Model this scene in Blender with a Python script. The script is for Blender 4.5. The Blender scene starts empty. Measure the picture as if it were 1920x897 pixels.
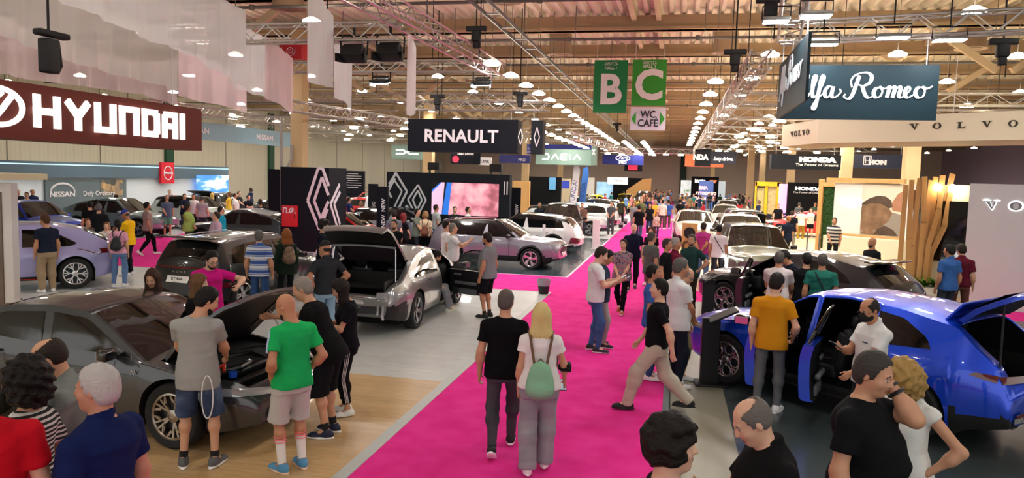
import bpy, bmesh, random
import numpy as np
from math import *
from mathutils import Vector, Matrix
from mathutils.bvhtree import BVHTree

# ------------------------------------------------------------------ camera, world, exposure
random.seed(4); RNG = np.random.RandomState(7)
S = bpy.context.scene
COL = S.collection
IMG_W, IMG_H, FOC, CAM_H = 1920.0, 897.0, 1370.0, 3.0
YAW, PITCH, ROLL = 0.2160646, 0.0859148, 0.0279927
_F = Vector((-sin(YAW) * cos(PITCH), cos(YAW) * cos(PITCH), -sin(PITCH)))
_R0 = Vector((cos(YAW), sin(YAW), 0)); _U0 = _R0.cross(_F)
CR = _R0 * cos(ROLL) + _U0 * sin(ROLL); CU = -_R0 * sin(ROLL) + _U0 * cos(ROLL); CF = _F
cam_d = bpy.data.cameras.new('camera'); cam = bpy.data.objects.new('camera', cam_d); COL.objects.link(cam)
cam.matrix_world = Matrix(((CR.x, CU.x, -CF.x, 0), (CR.y, CU.y, -CF.y, 0), (CR.z, CU.z, -CF.z, CAM_H), (0, 0, 0, 1)))
cam_d.sensor_width = 36; cam_d.lens = FOC / IMG_W * 36; cam_d.clip_end = 400; cam_d.clip_start = .05
S.camera = cam
S.view_settings.view_transform = 'Standard'; S.view_settings.look = 'None'
S.view_settings.gamma = 1; S.view_settings.use_curve_mapping = False
S.view_settings.exposure = 1.68
w = bpy.data.worlds.new('world'); S.world = w; w.use_nodes = True
w.node_tree.nodes['Background'].inputs[0].default_value = (1.0, .97, .92, 1)
w.node_tree.nodes['Background'].inputs[1].default_value = 0.38
S.cycles.use_denoising = True
S.cycles.max_bounces = 6; S.cycles.diffuse_bounces = 3; S.cycles.glossy_bounces = 3
S.cycles.transparent_max_bounces = 10; S.cycles.transmission_bounces = 4
S.cycles.sample_clamp_indirect = 6; S.cycles.caustics_reflective = False; S.cycles.caustics_refractive = False
LAMP_POWER = 40.0; BELL_UPLIGHT = 7.5           # emission of the high-bay lamps; their bells glow as added uplight for the ceiling

def ray(px, py):
    return CF + CR * ((px - IMG_W / 2) / FOC) - CU * ((py - IMG_H / 2) / FOC)
def at(px, py, z=0.0):
    d = ray(px, py); t = (z - CAM_H) / d.z
    return Vector((d.x * t, d.y * t, z))
def atY(px, py, Y):
    d = ray(px, py); t = Y / d.y
    return Vector((d.x * t, Y, CAM_H + d.z * t))
def atX(px, py, X):
    d = ray(px, py); t = X / d.x
    return Vector((X, d.y * t, CAM_H + d.z * t))

# ------------------------------------------------------------------ materials
MC = {}
def srgb(h):
    if isinstance(h, str):
        h = h.lstrip('#'); h = h if len(h) == 6 else ''.join(q * 2 for q in h); c = [int(h[i:i + 2], 16) / 255 for i in (0, 2, 4)]
    else: c = list(h)
    return tuple((x / 12.92 if x <= .04045 else ((x + .055) / 1.055) ** 2.4) for x in c) + (1,)
def mat(name, col='#808080', rough=.6, metal=0., coat=0., emit=0., spec=.5, bump=0., bscale=40., trans=0., alpha=1., sheen=0., ior=1.45, emcol=None):
    key = (name, str(col))
    if key in MC: return MC[key]
    m = bpy.data.materials.new(name); m.use_nodes = True
    b = m.node_tree.nodes['Principled BSDF']; I = b.inputs
    I['Base Color'].default_value = srgb(col); I['Roughness'].default_value = rough; I['Metallic'].default_value = metal
    I['Coat Weight'].default_value = coat; I['Coat Roughness'].default_value = .04; I['Specular IOR Level'].default_value = spec
    I['Sheen Weight'].default_value = sheen; I['IOR'].default_value = ior
    if emit: I['Emission Color'].default_value = srgb(emcol or col); I['Emission Strength'].default_value = emit
    if trans: I['Transmission Weight'].default_value = trans
    if alpha < 1: I['Alpha'].default_value = alpha
    if bump:
        nt = m.node_tree; n = nt.nodes.new('ShaderNodeTexNoise'); n.inputs['Scale'].default_value = bscale; n.inputs['Detail'].default_value = 4
        tc = nt.nodes.new('ShaderNodeTexCoord'); nt.links.new(tc.outputs['Object'], n.inputs['Vector'])
        bp = nt.nodes.new('ShaderNodeBump'); bp.inputs['Strength'].default_value = bump; bp.inputs['Distance'].default_value = .02
        nt.links.new(n.outputs[0], bp.inputs['Height']); nt.links.new(bp.outputs[0], I['Normal'])
    MC[key] = m
    return m
def ramp_mat(name, kind, cols, scale=(1, 1, 1), pos=None, rough=.6, coat=0., coord='Object', tscale=5., interp='LINEAR', detail=3., spec=.5, direction=None, emit=0.):
    """colour pattern: wave bands, noise or voronoi cells through a colour ramp"""
    if name in MC: return MC[name]
    m = bpy.data.materials.new(name); m.use_nodes = True; nt = m.node_tree
    b = nt.nodes['Principled BSDF']; b.inputs['Roughness'].default_value = rough; b.inputs['Coat Weight'].default_value = coat
    b.inputs['Specular IOR Level'].default_value = spec
    tc = nt.nodes.new('ShaderNodeTexCoord'); mp = nt.nodes.new('ShaderNodeMapping'); mp.inputs['Scale'].default_value = scale
    nt.links.new(tc.outputs[coord], mp.inputs[0])
    if kind == 'wave':
        t = nt.nodes.new('ShaderNodeTexWave'); t.bands_direction = direction or 'Z'; t.inputs['Scale'].default_value = tscale; out = t.outputs['Color']
    elif kind == 'noise':
        t = nt.nodes.new('ShaderNodeTexNoise'); t.inputs['Scale'].default_value = tscale; t.inputs['Detail'].default_value = detail; out = t.outputs[0]
    else:
        t = nt.nodes.new('ShaderNodeTexVoronoi'); t.inputs['Scale'].default_value = tscale; out = t.outputs['Color']
    nt.links.new(mp.outputs[0], t.inputs['Vector'])
    r = nt.nodes.new('ShaderNodeValToRGB'); r.color_ramp.interpolation = interp
    e = r.color_ramp.elements
    pos = pos or [i / max(1, len(cols) - 1) for i in range(len(cols))]
    while len(e) < len(cols): e.new(.5)
    for i, (c, p) in enumerate(zip(cols, pos)): e[i].position = p; e[i].color = srgb(c)
    nt.links.new(out, r.inputs[0]); nt.links.new(r.outputs[0], b.inputs['Base Color'])
    if emit:
        nt.links.new(r.outputs[0], b.inputs['Emission Color']); b.inputs['Emission Strength'].default_value = emit
    MC[name] = m
    return m

# ------------------------------------------------------------------ object helpers
def link(name, me, parent=None, mats=None, loc=None, rot=None, smooth=False):
    o = bpy.data.objects.new(name, me); COL.objects.link(o)
    if parent is not None: o.parent = parent
    if loc is not None: o.location = loc
    if rot is not None: o.rotation_euler = rot
    if mats is not None:
        for m in (mats if isinstance(mats, (list, tuple)) else [mats]): me.materials.append(m)
    if smooth and hasattr(me, 'polygons'): me.polygons.foreach_set('use_smooth', [True] * len(me.polygons))
    return o
def empty(name, loc=(0, 0, 0), rz=0):
    o = bpy.data.objects.new(name, None); COL.objects.link(o); o.location = loc; o.rotation_euler = (0, 0, rz); o.empty_display_size = .1
    return o
def tag(o, label, cat=None, group=None, kind=None):
    o['label'] = label
    if cat: o['category'] = cat
    if group: o['group'] = group
    if kind: o['kind'] = kind
    return o
class MB:
    """collects shapes into one mesh"""
    def __init__(s): s.v = []; s.f = []; s.m = []; s.mi = 0
    def add(s, vs, fs):
        n = len(s.v); s.v += [tuple(v) for v in vs]; s.f += [tuple(i + n for i in f) for f in fs]; s.m += [s.mi] * len(fs); return s
    def box(s, c, d, R=None, rz=0):
        h = [x / 2 for x in d]
        vs = [Vector((x * h[0], y * h[1], z * h[2])) for x in (-1, 1) for y in (-1, 1) for z in (-1, 1)]
        if rz: R = Matrix.Rotation(rz, 3, 'Z')
        if R is not None: vs = [R @ v for v in vs]
        c = Vector(c)
        return s.add([v + c for v in vs], [(0, 1, 3, 2), (4, 6, 7, 5), (0, 4, 5, 1), (2, 3, 7, 6), (0, 2, 6, 4), (1, 5, 7, 3)])
    def rbox(s, c, d, b=.02, R=None):
        """box with rounded edges"""
        hx, hy, hz = [x / 2 for x in d]; b = min(b, hx * .98, hy * .98, hz * .98)
        bm = bmesh.new(); bmesh.ops.create_cube(bm, size=1)
        for v in bm.verts: v.co = Vector((v.co.x * d[0], v.co.y * d[1], v.co.z * d[2]))
        bmesh.ops.bevel(bm, geom=bm.edges[:], offset=b, segments=3, affect='EDGES', profile=.5)
        c = Vector(c); bm.verts.index_update()
        s.add([(R @ v.co if R is not None else v.co) + c for v in bm.verts], [[v.index for v in f.verts] for f in bm.faces]); bm.free(); return s
    def cyl(s, a, b, r, r2=None, n=12, cap=True):
        a = Vector(a); b = Vector(b); r2 = r if r2 is None else r2; d = (b - a).normalized()
        u = d.orthogonal().normalized(); v = d.cross(u)
        vs = []
        for k in range(n):
            t = 2 * pi * k / n; q = u * cos(t) + v * sin(t); vs += [a + q * r, b + q * r2]
        fs = [(2 * k, 2 * ((k + 1) % n), 2 * ((k + 1) % n) + 1, 2 * k + 1) for k in range(n)]
        if cap: fs += [tuple(2 * k for k in range(n))[::-1], tuple(2 * k + 1 for k in range(n))]
        return s.add(vs, fs)
    def tube(s, pts, r, n=8, closed=False):
        pts = [Vector(p) for p in pts]; N = len(pts); vs = []; fs = []
        up = None
        for i, p in enumerate(pts):
            if closed: d = pts[(i + 1) % N] - pts[i - 1]
            else: d = pts[min(i + 1, N - 1)] - pts[max(i - 1, 0)]
            d.normalize()
            if up is None: up = d.orthogonal().normalized()
            up = (up - d * up.dot(d)).normalized(); v = d.cross(up)
            rr = r[i] if isinstance(r, (list, tuple)) else r
            vs += [p + (up * cos(2 * pi * k / n) + v * sin(2 * pi * k / n)) * rr for k in range(n)]
        M = N if closed else N - 1
        for i in range(M):
            j = (i + 1) % N
            fs += [(i * n + k, i * n + (k + 1) % n, j * n + (k + 1) % n, j * n + k) for k in range(n)]
        if not closed: fs += [tuple(range(n))[::-1], tuple((N - 1) * n + k for k in range(n))]
        return s.add(vs, fs)
    def lathe(s, prof, c=(0, 0, 0), axis='Z', n=24, R=None):
        vs = []; N = len(prof)
        for k in range(n):
            t = 2 * pi * k / n
            for r, z in prof:
                p = Vector((r * cos(t), r * sin(t), z))
                if axis == 'Y': p = Vector((p.x, p.z, p.y))
                if axis == 'X': p = Vector((p.z, p.x, p.y))
                if R is not None: p = R @ p
                vs.append(p + Vector(c))
        fs = [(k * N + i, ((k + 1) % n) * N + i, ((k + 1) % n) * N + i + 1, k * N + i + 1) for k in range(n) for i in range(N - 1)]
        return s.add(vs, fs)
    def prism(s, poly, f0, f1):
        """poly: 2D points; f0/f1 map a 2D point to the two faces"""
        n = len(poly); vs = [f0(p) for p in poly] + [f1(p) for p in poly]
        fs = [tuple(range(n))[::-1], tuple(range(n, 2 * n))] + [(i, (i + 1) % n, n + (i + 1) % n, n + i) for i in range(n)]
        return s.add(vs, fs)
    def build(s, name, mats, parent=None, loc=None, rot=None, smooth=False, fix=True):
        me = bpy.data.meshes.new(name); me.from_pydata(s.v, [], s.f); 
        if any(s.m): me.polygons.foreach_set('material_index', s.m)
        if fix:
            bm = bmesh.new(); bm.from_mesh(me); bmesh.ops.recalc_face_normals(bm, faces=bm.faces); bm.to_mesh(me); bm.free()
        o = link(name, me, parent, mats, loc, rot)
        if smooth: me.shade_auto(smooth) if False else _autosmooth(me, smooth)
        return o
def _autosmooth(me, ang):
    me.polygons.foreach_set('use_smooth', [True] * len(me.polygons))
    a = radians(40 if ang is True else ang)
    bm = bmesh.new(); bm.from_mesh(me)
    for e in bm.edges:
        e.smooth = not (len(e.link_faces) == 2 and e.link_faces[0].normal.angle(e.link_faces[1].normal, 0) > a)
    bm.to_mesh(me); bm.free()
def text(name, body, size, m, parent=None, loc=(0, 0, 0), rot=(0, 0, 0), ext=.01, bold=0., sx=1., align='CENTER', shear=0., space=1., line=1.):
    c = bpy.data.curves.new(name, 'FONT'); c.body = body; c.size = size; c.extrude = ext; c.offset = bold; c.align_x = align; c.align_y = 'CENTER'
    c.shear = shear; c.space_character = space; c.space_line = line; c.resolution_u = 3
    t = bpy.data.objects.new(name, c); me = bpy.data.meshes.new_from_object(t); bpy.data.objects.remove(t); bpy.data.curves.remove(c); me.name = name
    me.materials.clear(); o = link(name, me, parent, m, loc, rot); o.scale = (sx, 1, 1); return o
def copy_tree(o, parent=None):
    c = o.copy(); COL.objects.link(c)
    if parent is not None: c.parent = parent
    for ch in list(o.children): copy_tree(ch, c)
    return c
# ------------------------------------------------------------------ bodies: distance fields meshed as one surface
def _rotm(R): return np.array([[R[i][j] for j in range(3)] for i in range(3)])
class Field:
    def __init__(s): s.it = []; s.clips = []; s.disp = None; s.dm = 0.
    def cone(s, a, b, ra, rb, k=.03, op='u'):
        a = np.array(a, float); b = np.array(b, float); ab = b - a; L = max(1e-9, ab @ ab); r = max(ra, rb)
        def f(P):
            q = P - a; t = np.clip(q @ ab / L, 0, 1)
            return np.sqrt(((q - t[:, None] * ab) ** 2).sum(1)) - (ra + (rb - ra) * t)
        s.it.append((f, np.minimum(a, b) - r, np.maximum(a, b) + r, k, op)); return s
    def ell(s, c, r, R=None, k=.03, op='u'):
        c = np.array(c, float); r = np.array(r, float); m = r.max(); R = None if R is None else _rotm(R)
        def f(P):
            q = P - c
            if R is not None: q = q @ R
            k0 = np.sqrt(((q / r) ** 2).sum(1)); k1 = np.sqrt(((q / (r * r)) ** 2).sum(1)) + 1e-9
            return k0 * (k0 - 1) / k1
        s.it.append((f, c - m, c + m, k, op)); return s
    def prof(s, o, R, ws, rx, ry, yo=None, k=.03, sq=2.4):
        """elliptic body lofted along the local z of frame R at o"""
        o = np.array(o, float); Rm = _rotm(R); ws = np.array(ws); rx = np.array(rx); ry = np.array(ry); yo = np.zeros(len(ws)) if yo is None else np.array(yo)
        m = max(rx.max(), ry.max()); top = o + Rm @ np.array([0, 0, ws[-1]]); bot = o + Rm @ np.array([0, 0, ws[0]])
        def f(P):
            q = (P - o) @ Rm; z = q[:, 2]
            X = np.interp(z, ws, rx); Y = np.interp(z, ws, ry); y0 = np.interp(z, ws, yo)
            n = (np.abs(q[:, 0] / X) ** sq + np.abs((q[:, 1] - y0) / Y) ** sq) ** (1 / sq)
            d = (n - 1) * np.minimum(X, Y)
            return np.maximum(d, np.maximum(ws[0] - z, z - ws[-1]))
        s.it.append((f, np.minimum(top, bot) - m, np.maximum(top, bot) + m, k, 'u')); return s
    def sub(s, F, k=.02, op='u'):
        lo, hi = F.bounds(); s.it.append((F.eval, lo, hi, k, op)); return s
    def clip(s, p, n): s.clips.append((np.array(p, float), np.array(n, float) / np.linalg.norm(n))); return s
    def bounds(s):
        lo = np.min([i[1] for i in s.it if i[4] == 'u'], 0); hi = np.max([i[2] for i in s.it if i[4] == 'u'], 0); return lo, hi
    def eval(s, P):
        d = np.full(len(P), .2); M = .16
        for f, lo, hi, k, op in s.it:
            m = ((P > lo - M) & (P < hi + M)).all(1)
            if not m.any(): continue
            a = d[m]; b = f(P[m])
            if op == 'u':
                h = np.maximum(k - np.abs(a - b), 0) / k; d[m] = np.minimum(a, b) - h * h * k * .25
            else:
                b = -b; h = np.maximum(k - np.abs(a - b), 0) / k; d[m] = np.maximum(a, b) + h * h * k * .25
        if s.disp is not None: d = d + s.disp(P)
        for p, n in s.clips: d = np.maximum(d, (P - p) @ n)
        return d
_E = np.array([(0, 1), (2, 3), (4, 5), (6, 7), (0, 2), (1, 3), (4, 6), (5, 7), (0, 4), (1, 5), (2, 6), (3, 7)])
_C = np.array([(x, y, z) for x in (0, 1) for y in (0, 1) for z in (0, 1)])
def _key(c): return (c[..., 0].astype(np.int64) << 42) | (c[..., 1].astype(np.int64) << 21) | c[..., 2].astype(np.int64)
def mesh_field(F, vox, name='body', matfn=None, relax=1):
    lo, hi = F.bounds(); lo = lo - .05; hi = hi + .05
    dm = F.dm; lv = 3; big = vox * 2 ** lv; n = np.ceil((hi - lo) / big).astype(int)
    c = np.stack(np.meshgrid(*[np.arange(k) for k in n], indexing='ij'), -1).reshape(-1, 3); sz = big
    for l in range(lv + 1):
        d = F.eval(lo + (c + .5) * sz); thr = sz * (1.4 if l < lv else 1.25) + dm
        c = c[np.abs(d) < thr]
        if l < lv: c = (c[:, None, :] * 2 + _C[None]).reshape(-1, 3); sz /= 2
    c = c + 1
    ck = _key(c[:, None, :] + _C[None]); uk, inv = np.unique(ck.ravel(), return_inverse=True)
    uc = np.stack([uk >> 42, (uk >> 21) & 0x1fffff, uk & 0x1fffff], 1)
    val = F.eval(lo + (uc - 1) * vox); cv = val[inv].reshape(-1, 8)
    act = (cv < 0).any(1) & (cv >= 0).any(1); c = c[act]; cv = cv[act]
    a = cv[:, _E[:, 0]]; b = cv[:, _E[:, 1]]; cr = (a < 0) != (b < 0); t = np.where(cr, a / np.where(cr, a - b, 1), 0)
    pe = _C[_E[:, 0]][None] + t[..., None] * (_C[_E[:, 1]] - _C[_E[:, 0]])[None]
    v = (pe * cr[..., None]).sum(1) / cr.sum(1)[:, None]; V = lo + (c - 1 + v) * vox
    k = _key(c); o = np.argsort(k); ks = k[o]
    quads = []
    for ax in range(3):
        e = np.zeros(3, int); e[ax] = 1; b1 = np.zeros(3, int); b1[(ax + 1) % 3] = 1; b2 = np.zeros(3, int); b2[(ax + 2) % 3] = 1
        i1 = int((e * [4, 2, 1]).sum()); s0 = cv[:, 0] < 0; s1 = cv[:, i1] < 0; m = np.where(s0 != s1)[0]
        idx = [m]; ok = np.ones(len(m), bool)
        for off in (-b1, -b1 - b2, -b2):
            kk = _key(c[m] + off); p = np.clip(np.searchsorted(ks, kk), 0, len(ks) - 1); ok &= ks[p] == kk; idx.append(o[p])
        q = np.stack(idx, 1)[ok]; fl = s0[m][ok]
        q[~fl] = q[~fl][:, ::-1]; quads.append(q)
    Q = np.concatenate(quads)
    for _ in range(relax):   # light smoothing along the surface
        acc = np.zeros_like(V); cnt = np.zeros(len(V))
        for i in range(4):
            j = (i + 1) % 4; np.add.at(acc, Q[:, i], V[Q[:, j]]); np.add.at(cnt, Q[:, i], 1)
        V = np.where(cnt[:, None] > 0, V * .5 + .5 * acc / np.maximum(cnt, 1)[:, None], V)
    me = bpy.data.meshes.new(name); me.vertices.add(len(V)); me.vertices.foreach_set('co', V.ravel())
    me.loops.add(Q.size); me.loops.foreach_set('vertex_index', Q.ravel().astype(np.int32))
    me.polygons.add(len(Q)); me.polygons.foreach_set('loop_start', np.arange(0, Q.size, 4, dtype=np.int32)); me.polygons.foreach_set('loop_total', np.full(len(Q), 4, np.int32))
    me.polygons.foreach_set('use_smooth', np.ones(len(Q), bool))
    if matfn is not None: me.polygons.foreach_set('material_index', matfn(V[Q].mean(1)).astype(np.int32))
    me.update(); me.validate()
    return me

def _ik(S_, T, l1, l2, pole):
    S_ = Vector(S_); T = Vector(T); d = T - S_; L = d.length
    if L > (l1 + l2) * .985: d = d * ((l1 + l2) * .985 / L); T = S_ + d; L = d.length
    a = (l1 * l1 - l2 * l2 + L * L) / (2 * L); h = sqrt(max(0, l1 * l1 - a * a)); dn = d / L
    p = Vector(pole); p = (p - dn * p.dot(dn)).normalized()
    return S_ + dn * a + p * h, T
def _folds(seed, amp, s=1.0):
    r = np.random.RandomState(seed); W = r.normal(size=(5, 3)) * np.array([9, 9, 16]) * s; ph = r.rand(5) * 6.28
    def f(P):
        q = P @ W.T + ph
        return amp * (np.sin(q[:, 0] + 1.5 * np.sin(q[:, 1])) * .5 + np.sin(q[:, 2] * 1.4 + np.sin(q[:, 3])) * .35 + np.sin(q[:, 4] * 2.2) * .2)
    return f
SKIN = {'a': '#c99778', 'b': '#b98262', 'c': '#d9ab90', 'd': '#a06a4c'}
ARMS = {  # hand target in the torso frame (x outward, y front, z above the hips), elbow pole, curl, palm direction
    'down': None, 'pocket': ((.19, .06, .02), (.6, -1, 0), .3),
    'phone': ((.07, .33, .27), (.5, -.3, -1), .75), 'hip': ((.20, .03, .07), (1, -.7, .2), .6),
    'behind': ((.02, -.16, -.02), (1, -.5, 0), .5), 'crossed': ((-.12, .21, .27), (1, .1, -.6), .4),
    'ear': ((.105, .06, .66), (.9, .5, -1), .8), 'front': ((.05, .24, .0), (1, -.4, -.2), .5),
    'fwd': ((.2, .45, .25), (.5, -.3, -1), .4), 'lowfwd': ((.18, .38, .05), (.5, -.4, -1), .4),
    'up': ((.25, .45, .55), (.7, 0, -1), .2), 'point': ((.12, .42, .42), (.6, -.2, -1), .6),
    'chest': ((.03, .24, .30), (.9, 0, -.8), .7), 'swf': ((.20, .24, -.03), (.4, -1, 0), .5), 'swb': ((.24, -.20, -.04), (.4, -1, 0), .5)}
def person(loc, face, label, h=1.75, sex='m', fat=0., skin='a', hair=('short', '#1d1714'), top=('tee', '#202022'), bottom=('long', '#2a2c33'),
           shoes='#e8e8e8', sole='#f2f2f2', socks=None, LA='down', RA='down', legs='stand', lean=0., twist=0., side=0., head=(0, 0), beard=None, glasses=False, mask=False,
           vox=.011, group=None, hip=None, feet=None, child=False, hands=True, seed=1, poles=None):
    """loc: point under the pelvis on the floor; face: heading of the front, in degrees from world +Y, turning left"""
    s = h / 1.75; fem = sex == 'f'; V3 = Vector
    legz = {'stand': .925, 'walk': .895, 'stride': .87, 'relax': .92}.get(legs, .925) if hip is None else hip
    P0 = V3((0, 0, legz)); rad = radians
    Rt = Matrix.Rotation(rad(twist), 3, 'Z') @ Matrix.Rotation(rad(-lean), 3, 'X') @ Matrix.Rotation(rad(side), 3, 'Y')
    sw = (.158 if fem else .18) + fat * .03
    def T(x, y, z): return P0 + Rt @ V3((x, y, z))
    neck = T(0, -.015, .53); Rh = Rt @ Matrix.Rotation(rad(head[0]), 3, 'Z') @ Matrix.Rotation(rad(-head[1]), 3, 'X')
    if lean > 12: Rh = Matrix.Rotation(rad(twist), 3, 'Z') @ Matrix.Rotation(rad(head[0]), 3, 'Z') @ Matrix.Rotation(rad(-lean * .55 - head[1]), 3, 'X')
    hc = neck + Rh @ V3((0, .018, .185)); HS = 1.12 if child else 1.
    def Hd(x, y, z): return hc + Rh @ (V3((x, y, z)) * HS)
    # legs
    FT = {'stand': (((.105, .0, .085), 8), ((-.105, .0, .085), 8)), 'relax': (((.10, .06, .085), 14), ((-.13, -.03, .085), 16)),
          'walk': (((.08, .24, .085), 0), ((-.08, -.26, .13), 0)), 'stride': (((.07, .34, .085), 0), ((-.07, -.36, .18), 0))}
    ft = feet if feet is not None else FT[legs]
    if feet is None and seed % 2 and legs in ('walk', 'stride'): ft = tuple(((-p[0], p[1], p[2]), a) for p, a in ft)[::-1]
    L = []
    for sgn, (fp, fa) in zip((1, -1), ft):
        hj = P0 + V3((sgn * .09, 0, -.0)); ank = V3(fp); kn, ank = _ik(hj, ank, .43, .42, (sgn * .15, 1, 0)); pit = -35 if ank.z > .1 and feet is None else 0
        L.append((sgn, hj, kn, ank, fa * sgn, pit))
    # arms
    A = []
    for sgn, spec in ((1, RA), (-1, LA)):
        sh = T(sgn * sw, -.012, .452); curl = .35
        if isinstance(spec, str): spec = ARMS[spec]
        if spec is None: tgt = sh + Rt @ V3((sgn * (.055 + fat * .05), 0, 0)) + V3((0, .05 if lean < 10 else .0, -.55)); pole = V3((sgn * .4, -1, 0))
        else:
            q, pl, curl = spec[:3]; tgt = T(sgn * q[0], q[1], q[2]) if len(spec) < 4 else V3((sgn * q[0], q[1], q[2])); pole = Rt @ V3((sgn * pl[0], pl[1], pl[2]))
        el, wr = _ik(sh, tgt, .285, .255, pole); A.append((sgn, sh, el, wr, curl, spec))
    g = 1 + fat * .35
    ws = [-.10, -.02, .08, .19, .32, .42, .49, .55]
    rx = [.12, .163, .152, .137, .15, .162, .13, .05] if not fem else [.12, .174, .155, .12, .13, .138, .11, .045]
    ry = [.09, .118, .112, .10, .115, .118, .09, .05] if not fem else [.09, .122, .105, .09, .105, .11, .08, .045]
    rx = [x * (1 + fat * .25) for x in rx]; yo = [0, 0, .01 + fat * .03, .01 + fat * .07, .01 + fat * .04, 0, -.01, -.015]
    ry = [y * (1 + fat * b) for y, b in zip(ry, (.1, .3, .6, .8, .5, .25, .1, 0))]
    B = Field()
    B.prof(P0, Rt, ws, [x * .95 for x in rx], [y * .95 for y in ry], yo, k=.05)
    B.cone(T(0, -.01, .46), hc + Rh @ V3((0, -.02, -.06)), .062 if not fem else .05, .054 if not fem else .045, k=.045)
    for sgn, sh, el, wr, curl, spec in A:
        am = (1 if not fem else .86) * (1 + fat * .2)
        B.cone(T(sgn * .05, -.015, .50), sh, .042, .047 * am, k=.03); B.cone(sh, el, .045 * am, .038 * am, k=.03); B.cone(el, wr, .041 * am, .026 * am, k=.03)
        m = el + (wr - el) * .3; B.cone(m, m, .042 * am, .042 * am, k=.05)
        if hands:
            d = (wr - el).normalized()
            n = V3((-sgn, 0, 0)) if spec is None else V3((-sgn * .7, -.2, .0))
            if spec is not None and spec[0][2] > .1: n = V3((-sgn * .5, -.6, .6)) if spec is ARMS['phone'] else V3((-sgn * .8, -.5, 0))
            n = (n - d * n.dot(d)).normalized(); ac = d.cross(n) * sgn   # ac: toward the thumb side
            if spec is None or True:
                if ac.dot(V3((0, 1, .6))) < 0: ac = -ac
            hs = .92 if not fem else .82
            if child: hs = .85
            for j in range(4):
                off = (1.5 - j) * .019 * hs; kb = wr + d * .088 * hs + ac * off
                B.cone(wr + d * .012 + ac * off * .5, kb, .0145 * hs, .0125 * hs, k=.012)
                Lf = (.072, .08, .074, .058)[j] * hs; p = kb; dd = d.copy()
                for q, fr in enumerate((.45, .3, .25)):
                    ang = curl * (.9, 1.3, .9)[q] * (1 + .12 * j); dd = (dd * cos(ang) + n * sin(ang)).normalized() if q == 0 else (Matrix.Rotation(ang, 3, dd.cross(n).normalized() if dd.cross(n).length > .01 else ac) @ dd)
                    if q == 0: nn = (n * cos(ang) - d * sin(ang)).normalized()
                    else: nn = (Matrix.Rotation(ang, 3, dd.cross(nn)) @ nn if dd.cross(nn).length > .01 else nn)
                    n2 = p + dd * Lf * fr; B.cone(p, n2, .0092 * hs * (1 - .08 * q), .0085 * hs * (1 - .1 * q), k=.006); p = n2
            t0 = wr + d * .025 + ac * .02 * hs; t1 = t0 + (d * .62 + ac * .55 + n * .5).normalized() * .042 * hs; t2 = t1 + (d * .9 + ac * .1 + n * .5).normalized() * .048 * hs
            B.cone(t0, t1, .0155 * hs, .0115 * hs, k=.014); B.cone(t1, t2, .0108 * hs, .009 * hs, k=.006)
    lm = (1 if not fem else .95) * (1 + fat * .15)
    for sgn, hj, kn, ank, fa, pit in L:
        B.cone(hj, kn, .078 * lm, .052 * lm, k=.05); B.cone(kn, ank, .05 * lm, .033, k=.03); m = kn + (ank - kn) * .28 + V3((0, -.015, 0)); B.cone(m, m, .052 * lm, .052 * lm, k=.04)
        fd = Matrix.Rotation(rad(-fa), 3, 'Z') @ V3((0, 1, 0)); B.cone(ank, ank + fd * .08 + V3((0, 0, -.04)), .032, .028)
    # head
    hw = .95 if fem else 1.
    B.ell(Hd(0, -.012, .02), (.076 * hw * HS, .096 * HS, .094 * HS), Rh, k=.04)
    B.ell(Hd(0, .028, -.05), (.058 * hw * HS, .066 * HS, .072 * HS), Rh, k=.03)
    B.ell(Hd(0, .062, -.098), (.027 * hw * HS, .024 * HS, .02 * HS), Rh, k=.03)
    B.cone(Hd(0, .086, .018), Hd(0, .108, -.028), .008, .0125, k=.012)
    for q in (-1, 1):
        B.cone(Hd(.012 * q, .094, -.032), Hd(.012 * q, .094, -.032), .0075, .0075, k=.01)
        B.ell(Hd(.031 * q, .092, .004), (.017, .014, .011), Rh, k=.012, op='s'); B.ell(Hd(.031 * q, .072, .003), (.0145, .0145, .0125), Rh, k=.004)
        B.cone(Hd(.014 * q, .088, .024), Hd(.046 * q, .078, .024), .007, .006, k=.014)
        B.ell(Hd(.076 * q * hw, -.012, -.012), (.009, .019, .031), Rh @ Matrix.Rotation(.25 * -q, 3, 'Z'), k=.008)
        B.ell(Hd(.035 * q, .06, -.03), (.022, .022, .02), Rh, k=.03)
    B.ell(Hd(0, .088, -.058), (.021, .012, .0055), Rh, k=.006); B.ell(Hd(0, .086, -.069), (.018, .012, .006), Rh, k=.006)
    def hl(P):  # head-local coordinates
        return (P - np.array(hc)) @ _rotm(Rh) / HS
    def facemat(P):
        q = hl(P / s if False else P); x, y, z = np.abs(q[:, 0]), q[:, 1], q[:, 2]; m = np.zeros(len(P), int)
        m[(y > .07) & (x < .022) & (z < -.052) & (z > -.075) & (y > .086)] = 1
        m[(y > .06) & (x > .015) & (x < .045) & (z > .0235 - .004 * (x > .038)) & (z < .0305 - .003 * (x > .038))] = 2
        e = (y > .078) & (x > .017) & (x < .045) & (np.abs(z - .003) < .0065); m[e] = 3; m[e & (np.abs(x - .031) < .0065)] = 4
        return m
    mb = mesh_field(B, vox, 'person', facemat)
    sc = SKIN.get(skin, skin)
    ms = [mat('skin', sc, .5, bump=.03, bscale=120), mat('lips', '#a8645a' if fem else '#a06a5c', .5), mat('eyebrow', hair[1] if hair[1] not in ('#d8b878',) else '#7a5a3a', .8), mat('eye_white', '#d8d2cc', .3), mat('iris', '#2a1c14', .2)]
    root = link('person', mb, None, ms, loc, (0, 0, rad(face))); root.scale = (s, s, s)
    tag(root, label, 'person', group)
    def part(F, name, m, v=None, matfn=None, parent=root, relax=1):
        me = mesh_field(F, v or vox, name, matfn, relax); return link(name, me, parent, m)
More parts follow.
